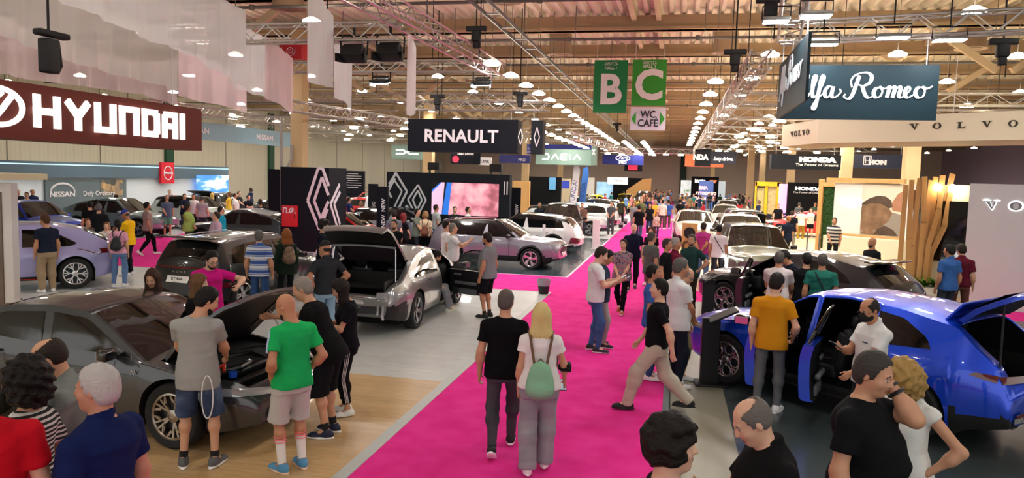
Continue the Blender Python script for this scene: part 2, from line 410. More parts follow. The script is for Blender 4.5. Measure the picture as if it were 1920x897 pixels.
    # ---- top
    kind, tc = top[0], top[1]; tm = tc if not isinstance(tc, str) else mat('fabric', tc, .9, bump=.15, bscale=90, spec=.12)
    off = {'tee': .022, 'loose': .04, 'polo': .022, 'vest': .014, 'shirt': .025, 'jacket': .035, 'dress': .02}.get(kind, .022)
    hem = top[2] if len(top) > 2 else {'tee': -.10, 'polo': -.10, 'vest': -.06, 'shirt': .0, 'loose': -.1, 'jacket': -.12}.get(kind, -.1)
    slv = top[3] if len(top) > 3 else {'tee': .62, 'polo': .66, 'vest': .0, 'loose': .72, 'shirt': 2., 'jacket': 2.}.get(kind, .6)
    Fb = Field(); w2 = [min(hem, -.12) - .02, -.02, .08, .19, .32, .42, .49, .545]
    fl = .012 if kind in ('tee', 'loose', 'polo') else 0
    Fb.prof(P0, Rt, w2, [rx[1] + off + fl] + [x + off + (fl if i < 3 else 0) for i, x in enumerate(rx[1:])], [ry[1] + off + fl] + [y + off * .9 + (fl if i < 3 else 0) for i, y in enumerate(ry[1:])], [yo[1]] + yo[1:], k=.05)
    if fem:
        for q in (-1, 1): Fb.ell(T(.062 * q, .095, .335), (.06, .05, .06), Rt, k=.05)
    Fb.clip(T(0, 0, hem), -(Rt @ V3((0, 0, 1)))); 
    Ft = Field().sub(Fb)
    for sgn, sh, el, wr, curl, spec in A:
        Ft.cone(T(sgn * .05, -.015, .492), sh, .05 + off * .4, .05 + off * .3, k=.035)
        if slv > 0:
            am = (1 if not fem else .88) * (1 + fat * .2); Fs = Field(); ua = (el - sh)
            if slv <= 1:
                e = sh + ua * slv; Fs.cone(sh, el, .05 * am + off * .4, .047 * am + off * (.85 if kind != 'loose' else 1.), k=.02); Fs.clip(e, ua)
            else:
                Fs.cone(sh, el, .047 * am + off * .4, .042 * am + off * .6, k=.02); Fs.cone(el, wr, .044 * am + off * .5, .03 + off * .5, k=.03); Fs.clip(el + (wr - el) * min(1, slv - 1) * .97, wr - el) if slv > 1.05 else None
            Ft.sub(Fs, k=.03)
    Ft.cone(T(0, -.012, .50), neck + Rt @ V3((0, .03, .10)), .056 if not fem else .062, .06, k=.014, op='s') if kind != 'polo' else None
    Ft.clip(T(0, 0, .56 if kind != 'polo' else .585), Rt @ V3((0, .35, 1)))
    if kind == 'polo': Ft.cone(T(0, -.012, .5), T(0, -.008, .575), .074, .068, k=.02)
    Ft.disp = _folds(seed * 7 + 1, .0055 if vox < .014 else .003)
    tpart = part(Ft, {'tee': 't_shirt', 'polo': 'polo_shirt', 'vest': 'top', 'shirt': 'shirt', 'loose': 't_shirt', 'jacket': 'jacket'}.get(kind, 'shirt'), tm)
    # ---- bottom
    bk, bc = bottom[0], bottom[1]; bm_ = bc if not isinstance(bc, str) else mat('cloth', bc, .9, bump=.2, bscale=70, spec=.12)
    Fp = Field(); Fh = Field(); bo = {'long': .012, 'wide': .035, 'shorts': .022, 'cargo': .03, 'slim': .006, 'skirt': .02, 'jogger': .02}.get(bk, .012)
    Fh.prof(P0, Matrix.Rotation(rad(-lean * .4), 3, 'X'), [-.13, -.02, .08, .14], [rx[1] * .9 + bo, rx[1] + bo * .8, rx[2] + .01, rx[2] + .006], [ry[1] * .85 + bo, ry[1] + bo * .8, ry[2] + .01, ry[2] + .006], [0, 0, yo[2] * .6, yo[2] * .8], k=.04)
    Fh.clip(P0 + V3((0, 0, .085)), (0, -.1, 1)); Fp.sub(Fh, k=.05)
    for sgn, hj, kn, ank, fa, pit in L:
        Fl = Field(); flare = .02 if bk == 'wide' else 0.
        if bk == 'shorts':
            Fl.cone(hj + V3((0, 0, -.02)), kn, .08 * lm + bo, .062 * lm + bo + .012, k=.03); fr = bottom[2] if len(bottom) > 2 else .85; Fl.cone(kn, kn + (ank - kn) * .3, .074 * lm + bo, .072 * lm + bo, k=.03)
            Fl.clip(hj + (kn - hj) * fr if fr <= 1 else kn + (ank - kn) * (fr - 1), (kn - hj) if fr <= 1 else (ank - kn))
        else:
            Fl.cone(hj + V3((0, 0, -.02)), kn, .08 * lm + bo, .055 * lm + bo, k=.04); Fl.cone(kn, ank + V3((0, 0, .0)), .057 * lm + bo, .042 + bo * (.9 if bk != 'jogger' else .3) + flare, k=.05)
            m = kn + (ank - kn) * .28 + V3((0, -.012, 0)); Fl.cone(m, m, .058 * lm + bo, .058 * lm + bo, k=.05)
            fr = bottom[2] if len(bottom) > 2 else 1.; e = kn + (ank - kn) * fr; Fl.clip(e + (ank - kn).normalized() * (.0 if fr < 1 else .035), ank - kn)
        Fp.sub(Fl, k=.03)
    Fp.disp = _folds(seed * 5 + 2, .0035, 1.2)
    part(Fp, 'trousers' if bk != 'shorts' else 'shorts', bm_)
    # ---- shoes, socks
    for sgn, hj, kn, ank, fa, pit in L:
        Rf = Matrix.Rotation(rad(-fa), 3, 'Z') @ Matrix.Rotation(rad(pit), 3, 'X'); SZ = (.92 if fem else 1.)
        def Q(x, y, z): return ank + Rf @ (V3((x, y, z)) * SZ)
        Fs = Field(); Fs.ell(Q(0, -.025, -.045), (.043, .062, .05), Rf, k=.03); Fs.ell(Q(0, .075, -.055), (.042, .09, .036), Rf, k=.04); Fs.ell(Q(.004 * sgn, .135, -.06), (.047, .062, .03), Rf, k=.03)
        Fs.cone(Q(0, -.012, -.04), Q(0, -.005, .005), .044, .042, k=.03); Fs.ell(Q(0, .055, -.083), (.053, .155, .022), Rf, k=.01); Fs.clip(Q(0, 0, -.084), Rf @ V3((0, 0, -1))); Fs.clip(Q(0, 0, .012), Rf @ V3((0, 0, 1)))
        o_ = np.array(Q(0, 0, -.062)); nn = np.array(Rf @ V3((0, 0, 1)))
        part(Fs, 'shoe', [mat('shoe', shoes, .6), mat('sole', sole, .6)], min(vox, .01) if vox < .015 else vox, lambda P, o_=o_, nn=nn: ((P - o_) @ nn < 0).astype(int))
        if socks:
            Fk = Field(); e = ank + (kn - ank) * socks[1]; Fk.cone(ank + V3((0, 0, -.01)), e, .04, .05 if socks[1] > .3 else .042, k=.02); Fk.clip(e, kn - ank)
            part(Fk, 'sock', socks[0] if not isinstance(socks[0], str) else mat('sock', socks[0], .9))
    # ---- hair
    st, hcx = hair[0], hair[1]; hm = mat('hair', hcx, .55, bump=.5, bscale=60, spec=.25)
    if st != 'bald':
        Fh = Field(); r = {'short': .013, 'crop': .009, 'balding': .009, 'curly': .045, 'wavy': .026, 'long': .018, 'bun': .014, 'pony': .014, 'bob': .022, 'cap': .014}.get(st, .012)
        Fh.ell(Hd(0, -.016, .026), ((.077 * hw + r * (.65 if r < .02 else 1)) * HS, (.096 + r) * HS, (.092 + r * 1.2) * HS), Rh)
        if st in ('short', 'crop', 'wavy', 'cap', 'bun', 'pony'): Fh.ell(Hd(0, -.045, -.03), ((.066 + r) * HS, (.058 + r) * HS, (.06 + r) * HS), Rh, k=.03)
        if st == 'balding':
            Fh.ell(Hd(0, -.035, -.02), (.074, .072, .055), Rh, k=.02); Fh.ell(Hd(0, .02, .10), (.06, .10, .045), Rh, k=.02, op='s')
        if st == 'curly': Fh.ell(Hd(0, -.04, -.05), (.125, .12, .12), Rh, k=.05); Fh.ell(Hd(0, -.01, .06), (.115, .115, .09), Rh, k=.05)
        if st in ('wavy',): Fh.ell(Hd(0, .03, .085), (.085, .075, .04), Rh, k=.03); Fh.ell(Hd(.06, .0, -.02), (.035, .05, .06), Rh, k=.03); Fh.ell(Hd(-.06, .0, -.02), (.035, .05, .06), Rh, k=.03)
        if st in ('long', 'bob', 'pony'):
            dn = Rt @ V3((0, 0, -1)) if lean < 25 else V3((0, 0, -1)); ln = {'long': .40, 'bob': .10, 'pony': .32}[st]; b0 = Hd(0, -.06, .0)
            if st == 'pony': Fh.cone(Hd(0, -.105, .03), Hd(0, -.12, -.03), .03, .03, k=.02); Fh.cone(Hd(0, -.12, -.03), Hd(0, -.13, -.03) + dn * ln, .032, .016, k=.03)
            else:
                for q in (-1, 0, 1):
                    a = Hd(.05 * q, -.05, .0); b = a + Rh @ V3((.018 * q, -.02, 0)) + dn * (ln * (1 if q == 0 else .9)); Fh.cone(a, (a + b) / 2, .05, .052, k=.04); Fh.cone((a + b) / 2, b, .052, .03, k=.04)
                for q in (-1, 1): Fh.cone(Hd(.07 * q, .02, .02), Hd(.075 * q, .0, -.04) + dn * ln * .45, .024, .022, k=.03)
        if st == 'bun': Fh.ell(Hd(0, -.10, .07), (.038, .038, .038), Rh, k=.01)
        # open the face
        fz = {'short': .082, 'crop': .084, 'balding': .08, 'curly': .045, 'wavy': .04, 'long': .076, 'bun': .07, 'pony': .062, 'bob': .05, 'cap': .05}.get(st, .055)
        Fh.ell(Hd(0, .115, fz + .018 - .105), (.074 if st not in ('short', 'crop', 'balding', 'pony', 'bun', 'cap') else .11, .108, .105), Rh, k=.008, op='s')
        if st in ('short', 'crop', 'balding', 'bun', 'pony', 'cap'):
            for q in (-1, 1): Fh.ell(Hd(.09 * q, .022, -.085), (.05, .062, .07), Rh, k=.01, op='s')
        if st in ('short', 'crop', 'balding', 'wavy', 'cap'): Fh.clip(Hd(0, -.03, -.085), Rh @ V3((0, .2, -1)))
        am_ = {'curly': .012, 'wavy': .007, 'long': .004, 'bob': .008}.get(st, .0025); fq = {'curly': 75, 'wavy': 60}.get(st, 95)
        hcn = np.array(hc); Rn = _rotm(Rh)
        def hd(P, am_=am_, fq=fq):
            q = (P - hcn) @ Rn; th = np.arctan2(q[:, 0], q[:, 1])
            if fq < 80: return am_ * (np.sin(q[:, 0] * fq + 2 * np.sin(q[:, 2] * fq * .7)) * np.sin(q[:, 1] * fq + 1.) + .6 * np.sin(q[:, 2] * fq * 1.3 + q[:, 0] * 40))
            return am_ * (np.sin(th * 26 + 3 * np.sin(q[:, 2] * 18)) + .5 * np.sin(th * 47 + q[:, 2] * 30))
        Fh.disp = hd; Fh.dm = am_ * 1.5
        if st == 'cap':
            hm = mat('cap_fabric', hcx, .8); Fh.disp = None; Fh.dm = 0; Fh.clip(Hd(0, 0, .028), Rh @ V3((0, -.12, -1)))
            Fb2 = Field(); Fb2.ell(Hd(0, .11, .036), (.07, .075, .008), Rh); Fh.sub(Fb2, k=.008)
        part(Fh, 'hair' if st != 'cap' else 'cap', hm, min(vox, .0095) if vox < .014 else vox)
        if st == 'cap':
            Fk = Field(); Fk.ell(Hd(0, -.045, -.02), (.073, .062, .055), Rh); Fk.ell(Hd(0, .1, -.03), (.11, .12, .12), Rh, op='s', k=.01); part(Fk, 'hair', mat('hair', '#1d1714', .55), vox)
    if beard:
        Fg = Field(); Fg.ell(Hd(0, .029, -.056), (.0605 * hw, .069, .0745), Rh); Fg.ell(Hd(0, .066, -.104), (.03, .026, .022), Rh, k=.03); Fg.clip(Hd(0, .0, -.046), Rh @ V3((0, .35, 1))); Fg.clip(Hd(0, -.01, 0), Rh @ V3((0, -1, .0)))
        Fg.ell(Hd(0, .105, -.061), (.021, .035, .012), Rh, op='s', k=.004); part(Fg, 'beard', mat('beard', beard, .8, bump=.4, bscale=150), min(vox, .008) if vox < .014 else vox)
    if mask:
        Fg = Field(); Fg.ell(Hd(0, .036, -.052), (.066, .076, .068), Rh); Fg.cone(Hd(0, .10, -.03), Hd(0, .10, -.08), .018, .014, k=.03); Fg.cone(Hd(0, .092, .0), Hd(0, .112, -.032), .014, .022, k=.02); Fg.clip(Hd(0, 0, -.012), Rh @ V3((0, -.25, 1))); Fg.clip(Hd(0, .012, 0), Rh @ V3((0, -1, 0))); part(Fg, 'face_mask', mat('mask', '#101012', .8), min(vox, .009))
    if glasses:
        g_ = MB()
        for q in (-1, 1):
            g_.tube([Hd(.033 * q + .023 * cos(t), .102, .003 + .017 * sin(t)) for t in [i * pi / 6 for i in range(12)]], .0018, 5, True); g_.tube([Hd(.056 * q, .10, .006), Hd(.076 * q, .06, .006), Hd(.08 * q, -.01, .0)], .0018, 5)
        g_.tube([Hd(-.01, .104, .006), Hd(.01, .104, .006)], .0018, 5); g_.build('glasses', mat('glasses', '#151515', .3), root)
    root['_s'] = s
    info = {'T': T, 'Hd': Hd, 'A': A, 'L': L, 'Rt': Rt, 'root': root, 'P0': P0, 's': s}
    return info
def wpt(info, p):
    """a point of a figure in world space"""
    r = info['root']; s = info['s']
    return Matrix.Rotation(r.rotation_euler[2], 3, 'Z') @ (Vector(p) * s) + Vector(r.location)
# ------------------------------------------------------------------ cars
def _lerp(pts, x):
    if x <= pts[0][0]: return pts[0][1]
    for (a, u), (b, v) in zip(pts, pts[1:]):
        if x <= b: return u + (v - u) * (x - a) / (b - a) if b > a else v
    return pts[-1][1]
def _sm(pts, x, r=.06):
    return sum(_lerp(pts, x + r * k / 2) * w_ for k, w_ in zip((-2, -1, 0, 1, 2), (.1, .24, .32, .24, .1)))
GLASS = lambda: mat('tinted_glass', '#0b0d0f', .05, spec=.8, coat=.5)
CLEAR = lambda: mat('clear_glass', '#dfe8e8', .02, trans=1., alpha=.35)
BLACKP = lambda: mat('black_plastic', '#141516', .55)
GLOSSB = lambda: mat('gloss_black', '#08090a', .12, coat=1.)
CHROME = lambda: mat('chrome', '#c9cbcf', .15, metal=1.)
TYRE = lambda: mat('tyre_rubber', '#17181a', .75)
INT = lambda: mat('cabin_trim', '#15171a', .7)
REDL = lambda: mat('tail_lamp', '#5c0a0e', .15, coat=1.)
PLATE = lambda: mat('number_plate', '#e9e8e2', .4)
LAMPW = lambda: mat('lamp_glass', '#aeb6bd', .1, coat=1., metal=.5)
DRL = lambda: mat('daylight_lamp', '#ffffff', .3, emit=3.)
WHEELC = {}
def wheel_meshes(R, kind, rimcol):
    key = (R, kind, rimcol)
    if key in WHEELC: return WHEELC[key]
    w_ = .225; r = R * .70; t = MB()
    t.lathe([(r, -.1), (r + .012, -w_ / 2 + .004), (R - .03, -w_ / 2 - .006), (R - .008, -w_ / 2 + .012), (R, -w_ / 2 + .04), (R, w_ / 2 - .04), (R - .008, w_ / 2 - .012), (R - .03, w_ / 2 + .006), (r + .012, w_ / 2 - .004), (r, .1)], axis='Y', n=40)
    # tread grooves
    for y in (-.04, .04): t.lathe([(R + .0005, y - .005), (R - .006, y - .004), (R - .006, y + .004), (R + .0005, y + .005)], axis='Y', n=40)
    me = bpy.data.meshes.new('wheel'); me.from_pydata(t.v, [], t.f); me.materials.append(TYRE()); me.polygons.foreach_set('use_smooth', [True] * len(me.polygons)); _autosmooth(me, 40)
    k = MB(); k.mi = 0   # outer face toward -y
    k.lathe([(r + .004, -.112), (r + .004, -.10), (r - .02, -.095), (r - .035, -.04), (r - .04, .1)], axis='Y', n=40)
    k.lathe([(r + .006, -.108), (r - .012, -.114), (r - .022, -.104), (r - .018, -.09)], axis='Y', n=40)
    def P(a, rad_, y): return Vector((rad_ * cos(a), y, rad_ * sin(a)))
    def spoke(a0, r0, a1, r1, w0, w1, y0=-.075, y1=-.105, th=.03):
        p = P(a0, r0, y0); q = P(a1, r1, y1); d = (q - p).normalized(); s_ = d.cross(Vector((0, 1, 0))).normalized(); n = Vector((0, 1, 0))
        vs = [p - s_ * w0, p + s_ * w0, q + s_ * w1, q - s_ * w1]; k.add(vs + [v + n * th for v in vs], [(0, 1, 2, 3), (7, 6, 5, 4), (0, 4, 5, 1), (1, 5, 6, 2), (2, 6, 7, 3), (3, 7, 4, 0)])
    k.lathe([(0, -.10), (.03, -.10), (.038, -.092), (.07, -.085), (.075, -.06), (.07, 0)], axis='Y', n=20)
    if kind == 'dial':
        for i in range(5):
            a = 2 * pi * i / 5 + pi / 2; c = P(a, r * .64, -.10); rr = r * .285
            k.tube([c + Vector((rr * cos(t_), 0, rr * sin(t_))) for t_ in [2 * pi * j / 16 for j in range(16)]], .013, 6, True)
            spoke(a + pi / 5, .05, a + pi / 5, r * .55, .02, .012, -.085, -.1); spoke(a, .05, a, r * .37, .014, .012); 
            for q in (-1, 1): spoke(a + pi / 5, r * .6, a + pi / 5 + q * .17, r, .012, .014, -.1, -.105)
    elif kind == 'star':   # interlaced thin spokes
        for i in range(5):
            a = 2 * pi * i / 5 + pi / 2
            for q in (-1, 1):
                spoke(a, .04, a + q * .16, r * .99, .014, .011); spoke(a + q * .10, r * .58, a + q * .52, r * .99, .009, .009, -.095)
                spoke(a + q * .52, r * .99, a + q * .34, r * .62, .006, .008, -.1, -.095)
    elif kind == 'blade':
        for i in range(5):
            a = 2 * pi * i / 5 + pi / 2; spoke(a - .1, .05, a + .25, r * .98, .03, .045); spoke(a + .1, r * .4, a + .62, r * .98, .012, .012)
    elif kind == 'snow':
        for i in range(6):
            a = 2 * pi * i / 6 + pi / 2; spoke(a, .05, a, r * .98, .012, .012)
            for q in (-1, 1): spoke(a, r * .48, a + q * .33, r * .93, .012, .012, -.09); spoke(a + q * .33, r * .93, a + q * .22, r * .70, .008, .008, -.1, -.1)
    else:
        for i in range(5):
            a = 2 * pi * i / 5 + pi / 2
            for q in (-1, 1): spoke(a + q * .22, .055, a + q * .15, r * .98, .017, .016)
    me2 = bpy.data.meshes.new('rim'); me2.from_pydata(k.v, [], k.f); me2.materials.append(mat('alloy', rimcol, .25, metal=.9))
    bm = bmesh.new(); bm.from_mesh(me2); bmesh.ops.recalc_face_normals(bm, faces=bm.faces); bm.to_mesh(me2); bm.free(); _autosmooth(me2, 40)
    b = MB(); b.lathe([(0, -.04), (r * .62, -.04), (r * .62, -.02), (0, -.02)], axis='Y', n=24); b.lathe([(0, -.0), (r - .03, .0), (r - .03, .02)], axis='Y', n=24)
    me3 = bpy.data.meshes.new('brake_disc'); me3.from_pydata(b.v, [], b.f); me3.materials.append(mat('brake_steel', '#3a3c40', .45, metal=.6))
    WHEELC[key] = (me, me2, me3); return WHEELC[key]

def car(name, label, axle_mid, heading, spec, group=None):
    """axle_mid: floor point midway between the axles; heading: degrees of the nose from +X; x forward, y left, z up"""
    sp = dict(L=4.4, W=1.85, H=1.5, wb=2.7, fo=.85, R=.34, paint='#777', metal=.6, rim='#9a9c9f', wheel='double', clad=0, tumble=.42, crown=.05, roofcol=None, belt=None, top=None,
              glass=None, doors=(), hood_open=0, tail_open=0, interior=False, detail=2, sill=.24, lamps='plain', rail=False, plate=None, N=1)
    sp.update(spec)
    L, W, H, wb, fo, R_ = sp['L'], sp['W'], sp['H'], sp['wb'], sp['fo'], sp['R']
    xf = wb / 2; xr = -wb / 2; xn = xf + fo; xt = xn - L; hw = W / 2
    rootloc = (axle_mid[0], axle_mid[1], 0)
    root = empty(name, rootloc, radians(heading)); tag(root, label, 'car', group)
    paint = mat(name + '_paint', sp['paint'], .32, metal=sp['metal'], coat=1.); ms = [paint, BLACKP(), GLOSSB() if sp['roofcol'] is None else mat('roof_paint', sp['roofcol'], .2, metal=.4, coat=1.)]
    top = [(xt + a if a < L / 2 and k == 'r' else (xn - a if k == 'f' else a), z) for k, a, z in sp['top']]; top.sort()
    belt = sorted((xt + a if k == 'r' else xn - a, z) for k, a, z in sp['belt'])
    wid = sp.get('wid') or [(xt, .80), (xt + .12, .89), (xt + .45, .965), (xt + 1.0, 1.), (xn - 1.1, 1.), (xn - .5, .97), (xn - .15, .86), (xn, .74)]
    Ra = R_ + .055; Za = R_ + .0
    def zbot(x):
        z = sp['sill'] + (.10 * max(0, (x - (xn - .45)) / .45)) ** 1.0 + .12 * max(0, ((xt + .5) - x) / .5)
        return z
    def arch(x, xw):
        d = abs(x - xw)
        return Za + sqrt(max(0, Ra * Ra - d * d)) if d < Ra else None
    X = set()
    for xw in (xf, xr):
        for i in range(13): X.add(round(xw + Ra * cos(pi * i / 12) * .9995, 4))
        X.add(round(xw + Ra + .001, 4)); X.add(round(xw - Ra - .001, 4))
    n = int(L / .075)
    for i in range(n + 1): X.add(round(xt + L * i / n, 4))
    for d in sp['doors']: X |= {round(d[1], 4), round(d[2], 4)}
    ho = sp.get('hood_x') or (xn - 1.05, xn - .12); to = sp.get('tail_x') or (xt + .02, xt + .7)
    if sp['hood_open']: X |= {round(ho[0], 4), round(ho[1], 4)}
    if sp['tail_open']: X |= {round(to[0], 4), round(to[1], 4)}
    X = sorted(X); X2 = [X[0]]
    for x in X[1:]:
        if x - X2[-1] > .0008: X2.append(x)
    X = X2
    NL, NG, NT = 9, 4, 8
    sidep = sp.get('sidep') or [(0, .925), (.12, .965), (.35, .985), (.6, 1.0), (.8, .992), (.92, .975), (1, .955)]
    def section(x, sc=1.):
        zt = _sm(top, x); wv = _sm(wid, x, .05) * hw; cr = sp['crown'] if zt > _sm(belt, x) + .2 else .07; 
        e = min(1, max(0, (zt - _sm(belt, x)) / .35)); cr = .09 + (sp['crown'] - .09) * e
        ze = zt - cr; zb_ = min(_sm(belt, x), ze - .012); z0 = zbot(x); pts = []
        am = None
        for xw in (xf, xr):
            a_ = arch(x, xw)
            if a_: am = a_
        zl = max(z0, am) if am else z0
        pts.append((wv - .16, zl)); 
        for i in range(NL):
            z = zl + (zb_ - zl) * i / (NL - 1); s_ = (z - z0) / max(.05, zb_ - z0); fl = 0.
            for xw in (xf, xr):
                d = sqrt((x - xw) ** 2 + (z - Za) ** 2) - Ra
                if d < .14: fl = max(fl, .018 * (1 - max(0, d) / .14))
            pts.append((wv * _lerp(sidep, s_) + fl * (1 if sp['clad'] else .5), z))
        yb = pts[-1][0]; G = ze - zb_; yr = yb - .012 - G * sp['tumble']
        for i in range(1, NG + 1):
            t = i / NG; pts.append((yb - .012 * min(1, t * 3) - G * sp['tumble'] * (t * .8 + .2 * t * t), zb_ + G * t))
        for i in range(1, NT + 1):
            t = 1 - i / NT; y = yr * t; pts.append((y, zt - cr * (t ** 2.6)))
        return pts
    def bow(x):
        return (sp.get('bowf', .13) * max(0, (x - (xf - .9)) / (xn - xf + .9)) ** 1.0 if x > xf - .9 else -sp.get('bowr', .09) * max(0, ((xr + .6) - x) / (xr + .6 - xt)))
    M = 1 + NL + NG + NT; V = []; 
    secs = [section(x) for x in X]
    for x, s_ in zip(X, secs):
        b_ = bow(x); row = [(x + b_ * (1 - (y / max(.1, s_[NL][0])) ** 2 if y < s_[NL][0] else 0), y, z) for y, z in s_]
        V.append(row)
    for x0, k0, kk in ((X[-1], V[-1], 1), (X[0], V[0], -1)):   # rounded nose and tail
        zc = sum(p[2] for p in k0) / len(k0)
        r1 = [(p[0] + kk * .025, p[1] * .965, zc + (p[2] - zc) * .94) for p in k0]; r2 = [(p[0] + kk * .035, p[1] * .9, zc + (p[2] - zc) * .86) for p in k0]
        if kk > 0: V += [r1, r2]; X = X + [x0 + .025, x0 + .035]
        else: V = [r2, r1] + V; X = [x0 - .035, x0 - .025] + X
    NS = len(V); verts = []; 
    for row in V: verts += [(x, y, z) for x, y, z in row] + [(x, -y, z) for x, y, z in row[-2::-1]]
    MM = 2 * M - 1
    def idx(i, j): return i * MM + j
    faces = []; fmat = []; groups = {}
    jb = NL; jr = NL + NG      # rows of belt and roof edge
    def side_row(j): return j if j < M - 1 else MM - 2 - j
    doors = {d[0]: d for d in sp['doors']}
    for i in range(NS - 1):
        xc = (X[i] + X[i + 1]) / 2
        for j in range(MM - 1):
            r = side_row(j); left = j < M - 1; f = (idx(i, j), idx(i + 1, j), idx(i + 1, j + 1), idx(i, j + 1)); g = 'body'
            for d in sp['doors']:
                if d[1] < xc < d[2] and (('L' in d[0]) == left) and 1 <= r < jr: g = d[0] if r < jb else 'void'
            if sp['hood_open'] and ho[0] < xc < ho[1] and r >= jr + 1: g = 'hood'
            if sp['tail_open'] and to[0] < xc < to[1] and (r >= jr + 1 or (sp['tail_open'] == 2 and r >= jr)): g = 'tail'
            m_ = 0; zc = V[i][min(r, M - 1)][2]
            if r == 0: m_ = 1
            if sp.get('rear_clad') and r < jb and (V[i][r][2] + V[i][r + 1][2]) / 2 < sp['rear_clad'] and xc < xt + .5: m_ = 1
            if sp['clad'] and r < jb:
                zz = (V[i][r][2] + V[i][r + 1][2] + V[i + 1][r][2] + V[i + 1][r + 1][2]) / 4
                if zz < sp['clad']: m_ = 1
                for xw in (xf, xr):
                    if sqrt((xc - xw) ** 2 + (zz - Za) ** 2) < Ra + .055 and sp['clad'] > .3: m_ = 1
            if sp['roofcol'] is not None and r >= jr - (1 if sp['roofcol'] else 0) and V[i][M - 1][2] > H - .30: m_ = 2
            groups.setdefault(g, []).append((f, m_))
    groups['body'].append((tuple(idx(NS - 1, j) for j in range(MM)), 0)); groups['body'].append((tuple(idx(0, j) for j in range(MM))[::-1], 0))
    def submesh(gname, nm, mats_, parent, solid=0.):
        fs = groups[gname]; used = {}; vs = []; F_ = []; Mi = []
        for f, m_ in fs:
            F_.append([used.setdefault(v, len(used)) for v in f]); Mi.append(m_)
        vs = [None] * len(used)
        for k_, v in used.items(): vs[v] = verts[k_]
        me = bpy.data.meshes.new(nm); me.from_pydata(vs, [], F_); me.polygons.foreach_set('material_index', Mi)
        bm = bmesh.new(); bm.from_mesh(me); bmesh.ops.remove_doubles(bm, verts=bm.verts, dist=.0004); bmesh.ops.recalc_face_normals(bm, faces=bm.faces)
        bm.to_mesh(me); bm.free(); _autosmooth(me, 32)
        o = link(nm, me, parent, mats_)
        if solid:
            md = o.modifiers.new('solid', 'SOLIDIFY'); md.thickness = solid; md.offset = -1
            md.material_offset = 1; md.material_offset_rim = 0
        return o
    body = submesh('body', 'body', ms, root, .02 if sp['doors'] or sp['tail_open'] else 0)
    bvh = BVHTree.FromPolygons([Vector(v) for v in verts], [f for g in groups.values() for f, _ in g])
    # ---- patches that lie on the body surface
    def patch(nm, poly, dirn, m, off=.004, parent=root, nc=14, nr=5, th=.006):
        """poly: 2D outline; dirn L/R: (x,z); T: (x,y); F/B: (y,z)"""
        a = [p[0] for p in poly]; lo, hi = min(a), max(a); mb = MB(); cols = []
        for i in range(nc + 1):
            u = lo + (hi - lo) * (i / nc) ; u = min(max(u, lo + 1e-4), hi - 1e-4); ys = []
            for (x1, y1), (x2, y2) in zip(poly, poly[1:] + poly[:1]):
                if (x1 <= u < x2) or (x2 <= u < x1): ys.append(y1 + (y2 - y1) * (u - x1) / (x2 - x1))
            if len(ys) < 2: continue
            cols.append((u, min(ys), max(ys)))
        g = []
        for u, y0, y1 in cols:
            row = []
            for k in range(nr + 1):
                v = y0 + (y1 - y0) * k / nr
                if dirn in 'LR': o_ = Vector((u, 3 if dirn == 'L' else -3, v)); d = Vector((0, -1 if dirn == 'L' else 1, 0))
                elif dirn == 'T': o_ = Vector((u, v, 4)); d = Vector((0, 0, -1))
                else: o_ = Vector((5 if dirn == 'F' else -5, u, v)); d = Vector((-1 if dirn == 'F' else 1, 0, 0))
                h, nn, _, _ = bvh.ray_cast(o_, d)
                if h is None: row.append(None); continue
                if nn.dot(d) > 0: nn = -nn
                row.append(h - d * off * .5 + nn * off * .5)
            g.append(row)
        # fill misses from neighbours
        for r_ in g:
            for k in range(len(r_)):
                if r_[k] is None:
                    c_ = [q for q in r_ if q is not None]; r_[k] = c_[0] if c_ else None
        g = [r_ for r_ in g if r_ and r_[0] is not None]
        if len(g) < 2: return None
        nn_ = len(g[0]); dd = d
        vs = [p for r_ in g for p in r_]; fs = [(i * nn_ + k, (i + 1) * nn_ + k, (i + 1) * nn_ + k + 1, i * nn_ + k + 1) for i in range(len(g) - 1) for k in range(nn_ - 1)]
        nv = len(vs); border = [i * nn_ for i in range(len(g))] + [(len(g) - 1) * nn_ + k for k in range(1, nn_)] + [i * nn_ + nn_ - 1 for i in range(len(g) - 2, -1, -1)] + [k for k in range(nn_ - 2, 0, -1)]
        vs2 = [p + dd * th for p in vs]; sk = [(border[i], border[(i + 1) % len(border)], nv + border[(i + 1) % len(border)], nv + border[i]) for i in range(len(border))]
        return mb.add(vs + vs2, fs + sk).build(nm, m, parent, smooth=50)
    C = dict(root=root, body=body, patch=patch, xn=xn, xt=xt, xf=xf, xr=xr, hw=hw, top=lambda x: _sm(top, x), belt=lambda x: _sm(belt, x), sec=section, bvh=bvh, spec=sp, paint=paint)
    # ---- wheels
    me, me2, me3 = wheel_meshes(R_, sp['wheel'], sp['rim'])
    for xw in (xf, xr):
        for sd in (-1, 1):
            wo = link('wheel', me, root, None, (xw, sd * (hw - .125), R_), (0, .3 * xw, pi if sd > 0 else 0)); link('rim', me2, wo); link('brake_disc', me3, wo)
    # ---- underside, wheel wells
    u = MB(); xs_ = np.linspace(xt + .12, xn - .12, 9)
    u.box(((xf + xr) / 2, 0, sp['sill'] + .05), (wb - 2 * Ra - .02, W - .2, .06)); u.box(((xn + xf + Ra) / 2 - .06, 0, .36), (xn - xf - Ra - .15, W * .72, .1)); u.box(((xt + xr - Ra) / 2 + .06, 0, .42), (xr - Ra - xt - .15, W * .74, .1))
    for xw in (xf, xr): u.box((xw, 0, R_ + .02), (Ra * 2, W - .52, .5)); u.box((xw, 0, min(R_ + Ra + .03, H)), (Ra * 2.1, W - .25, .02))
    u.build('underbody', mat('underbody', '#0b0b0c', .9), root)
    # ---- glass and trim
    W_ = sp.get('win')
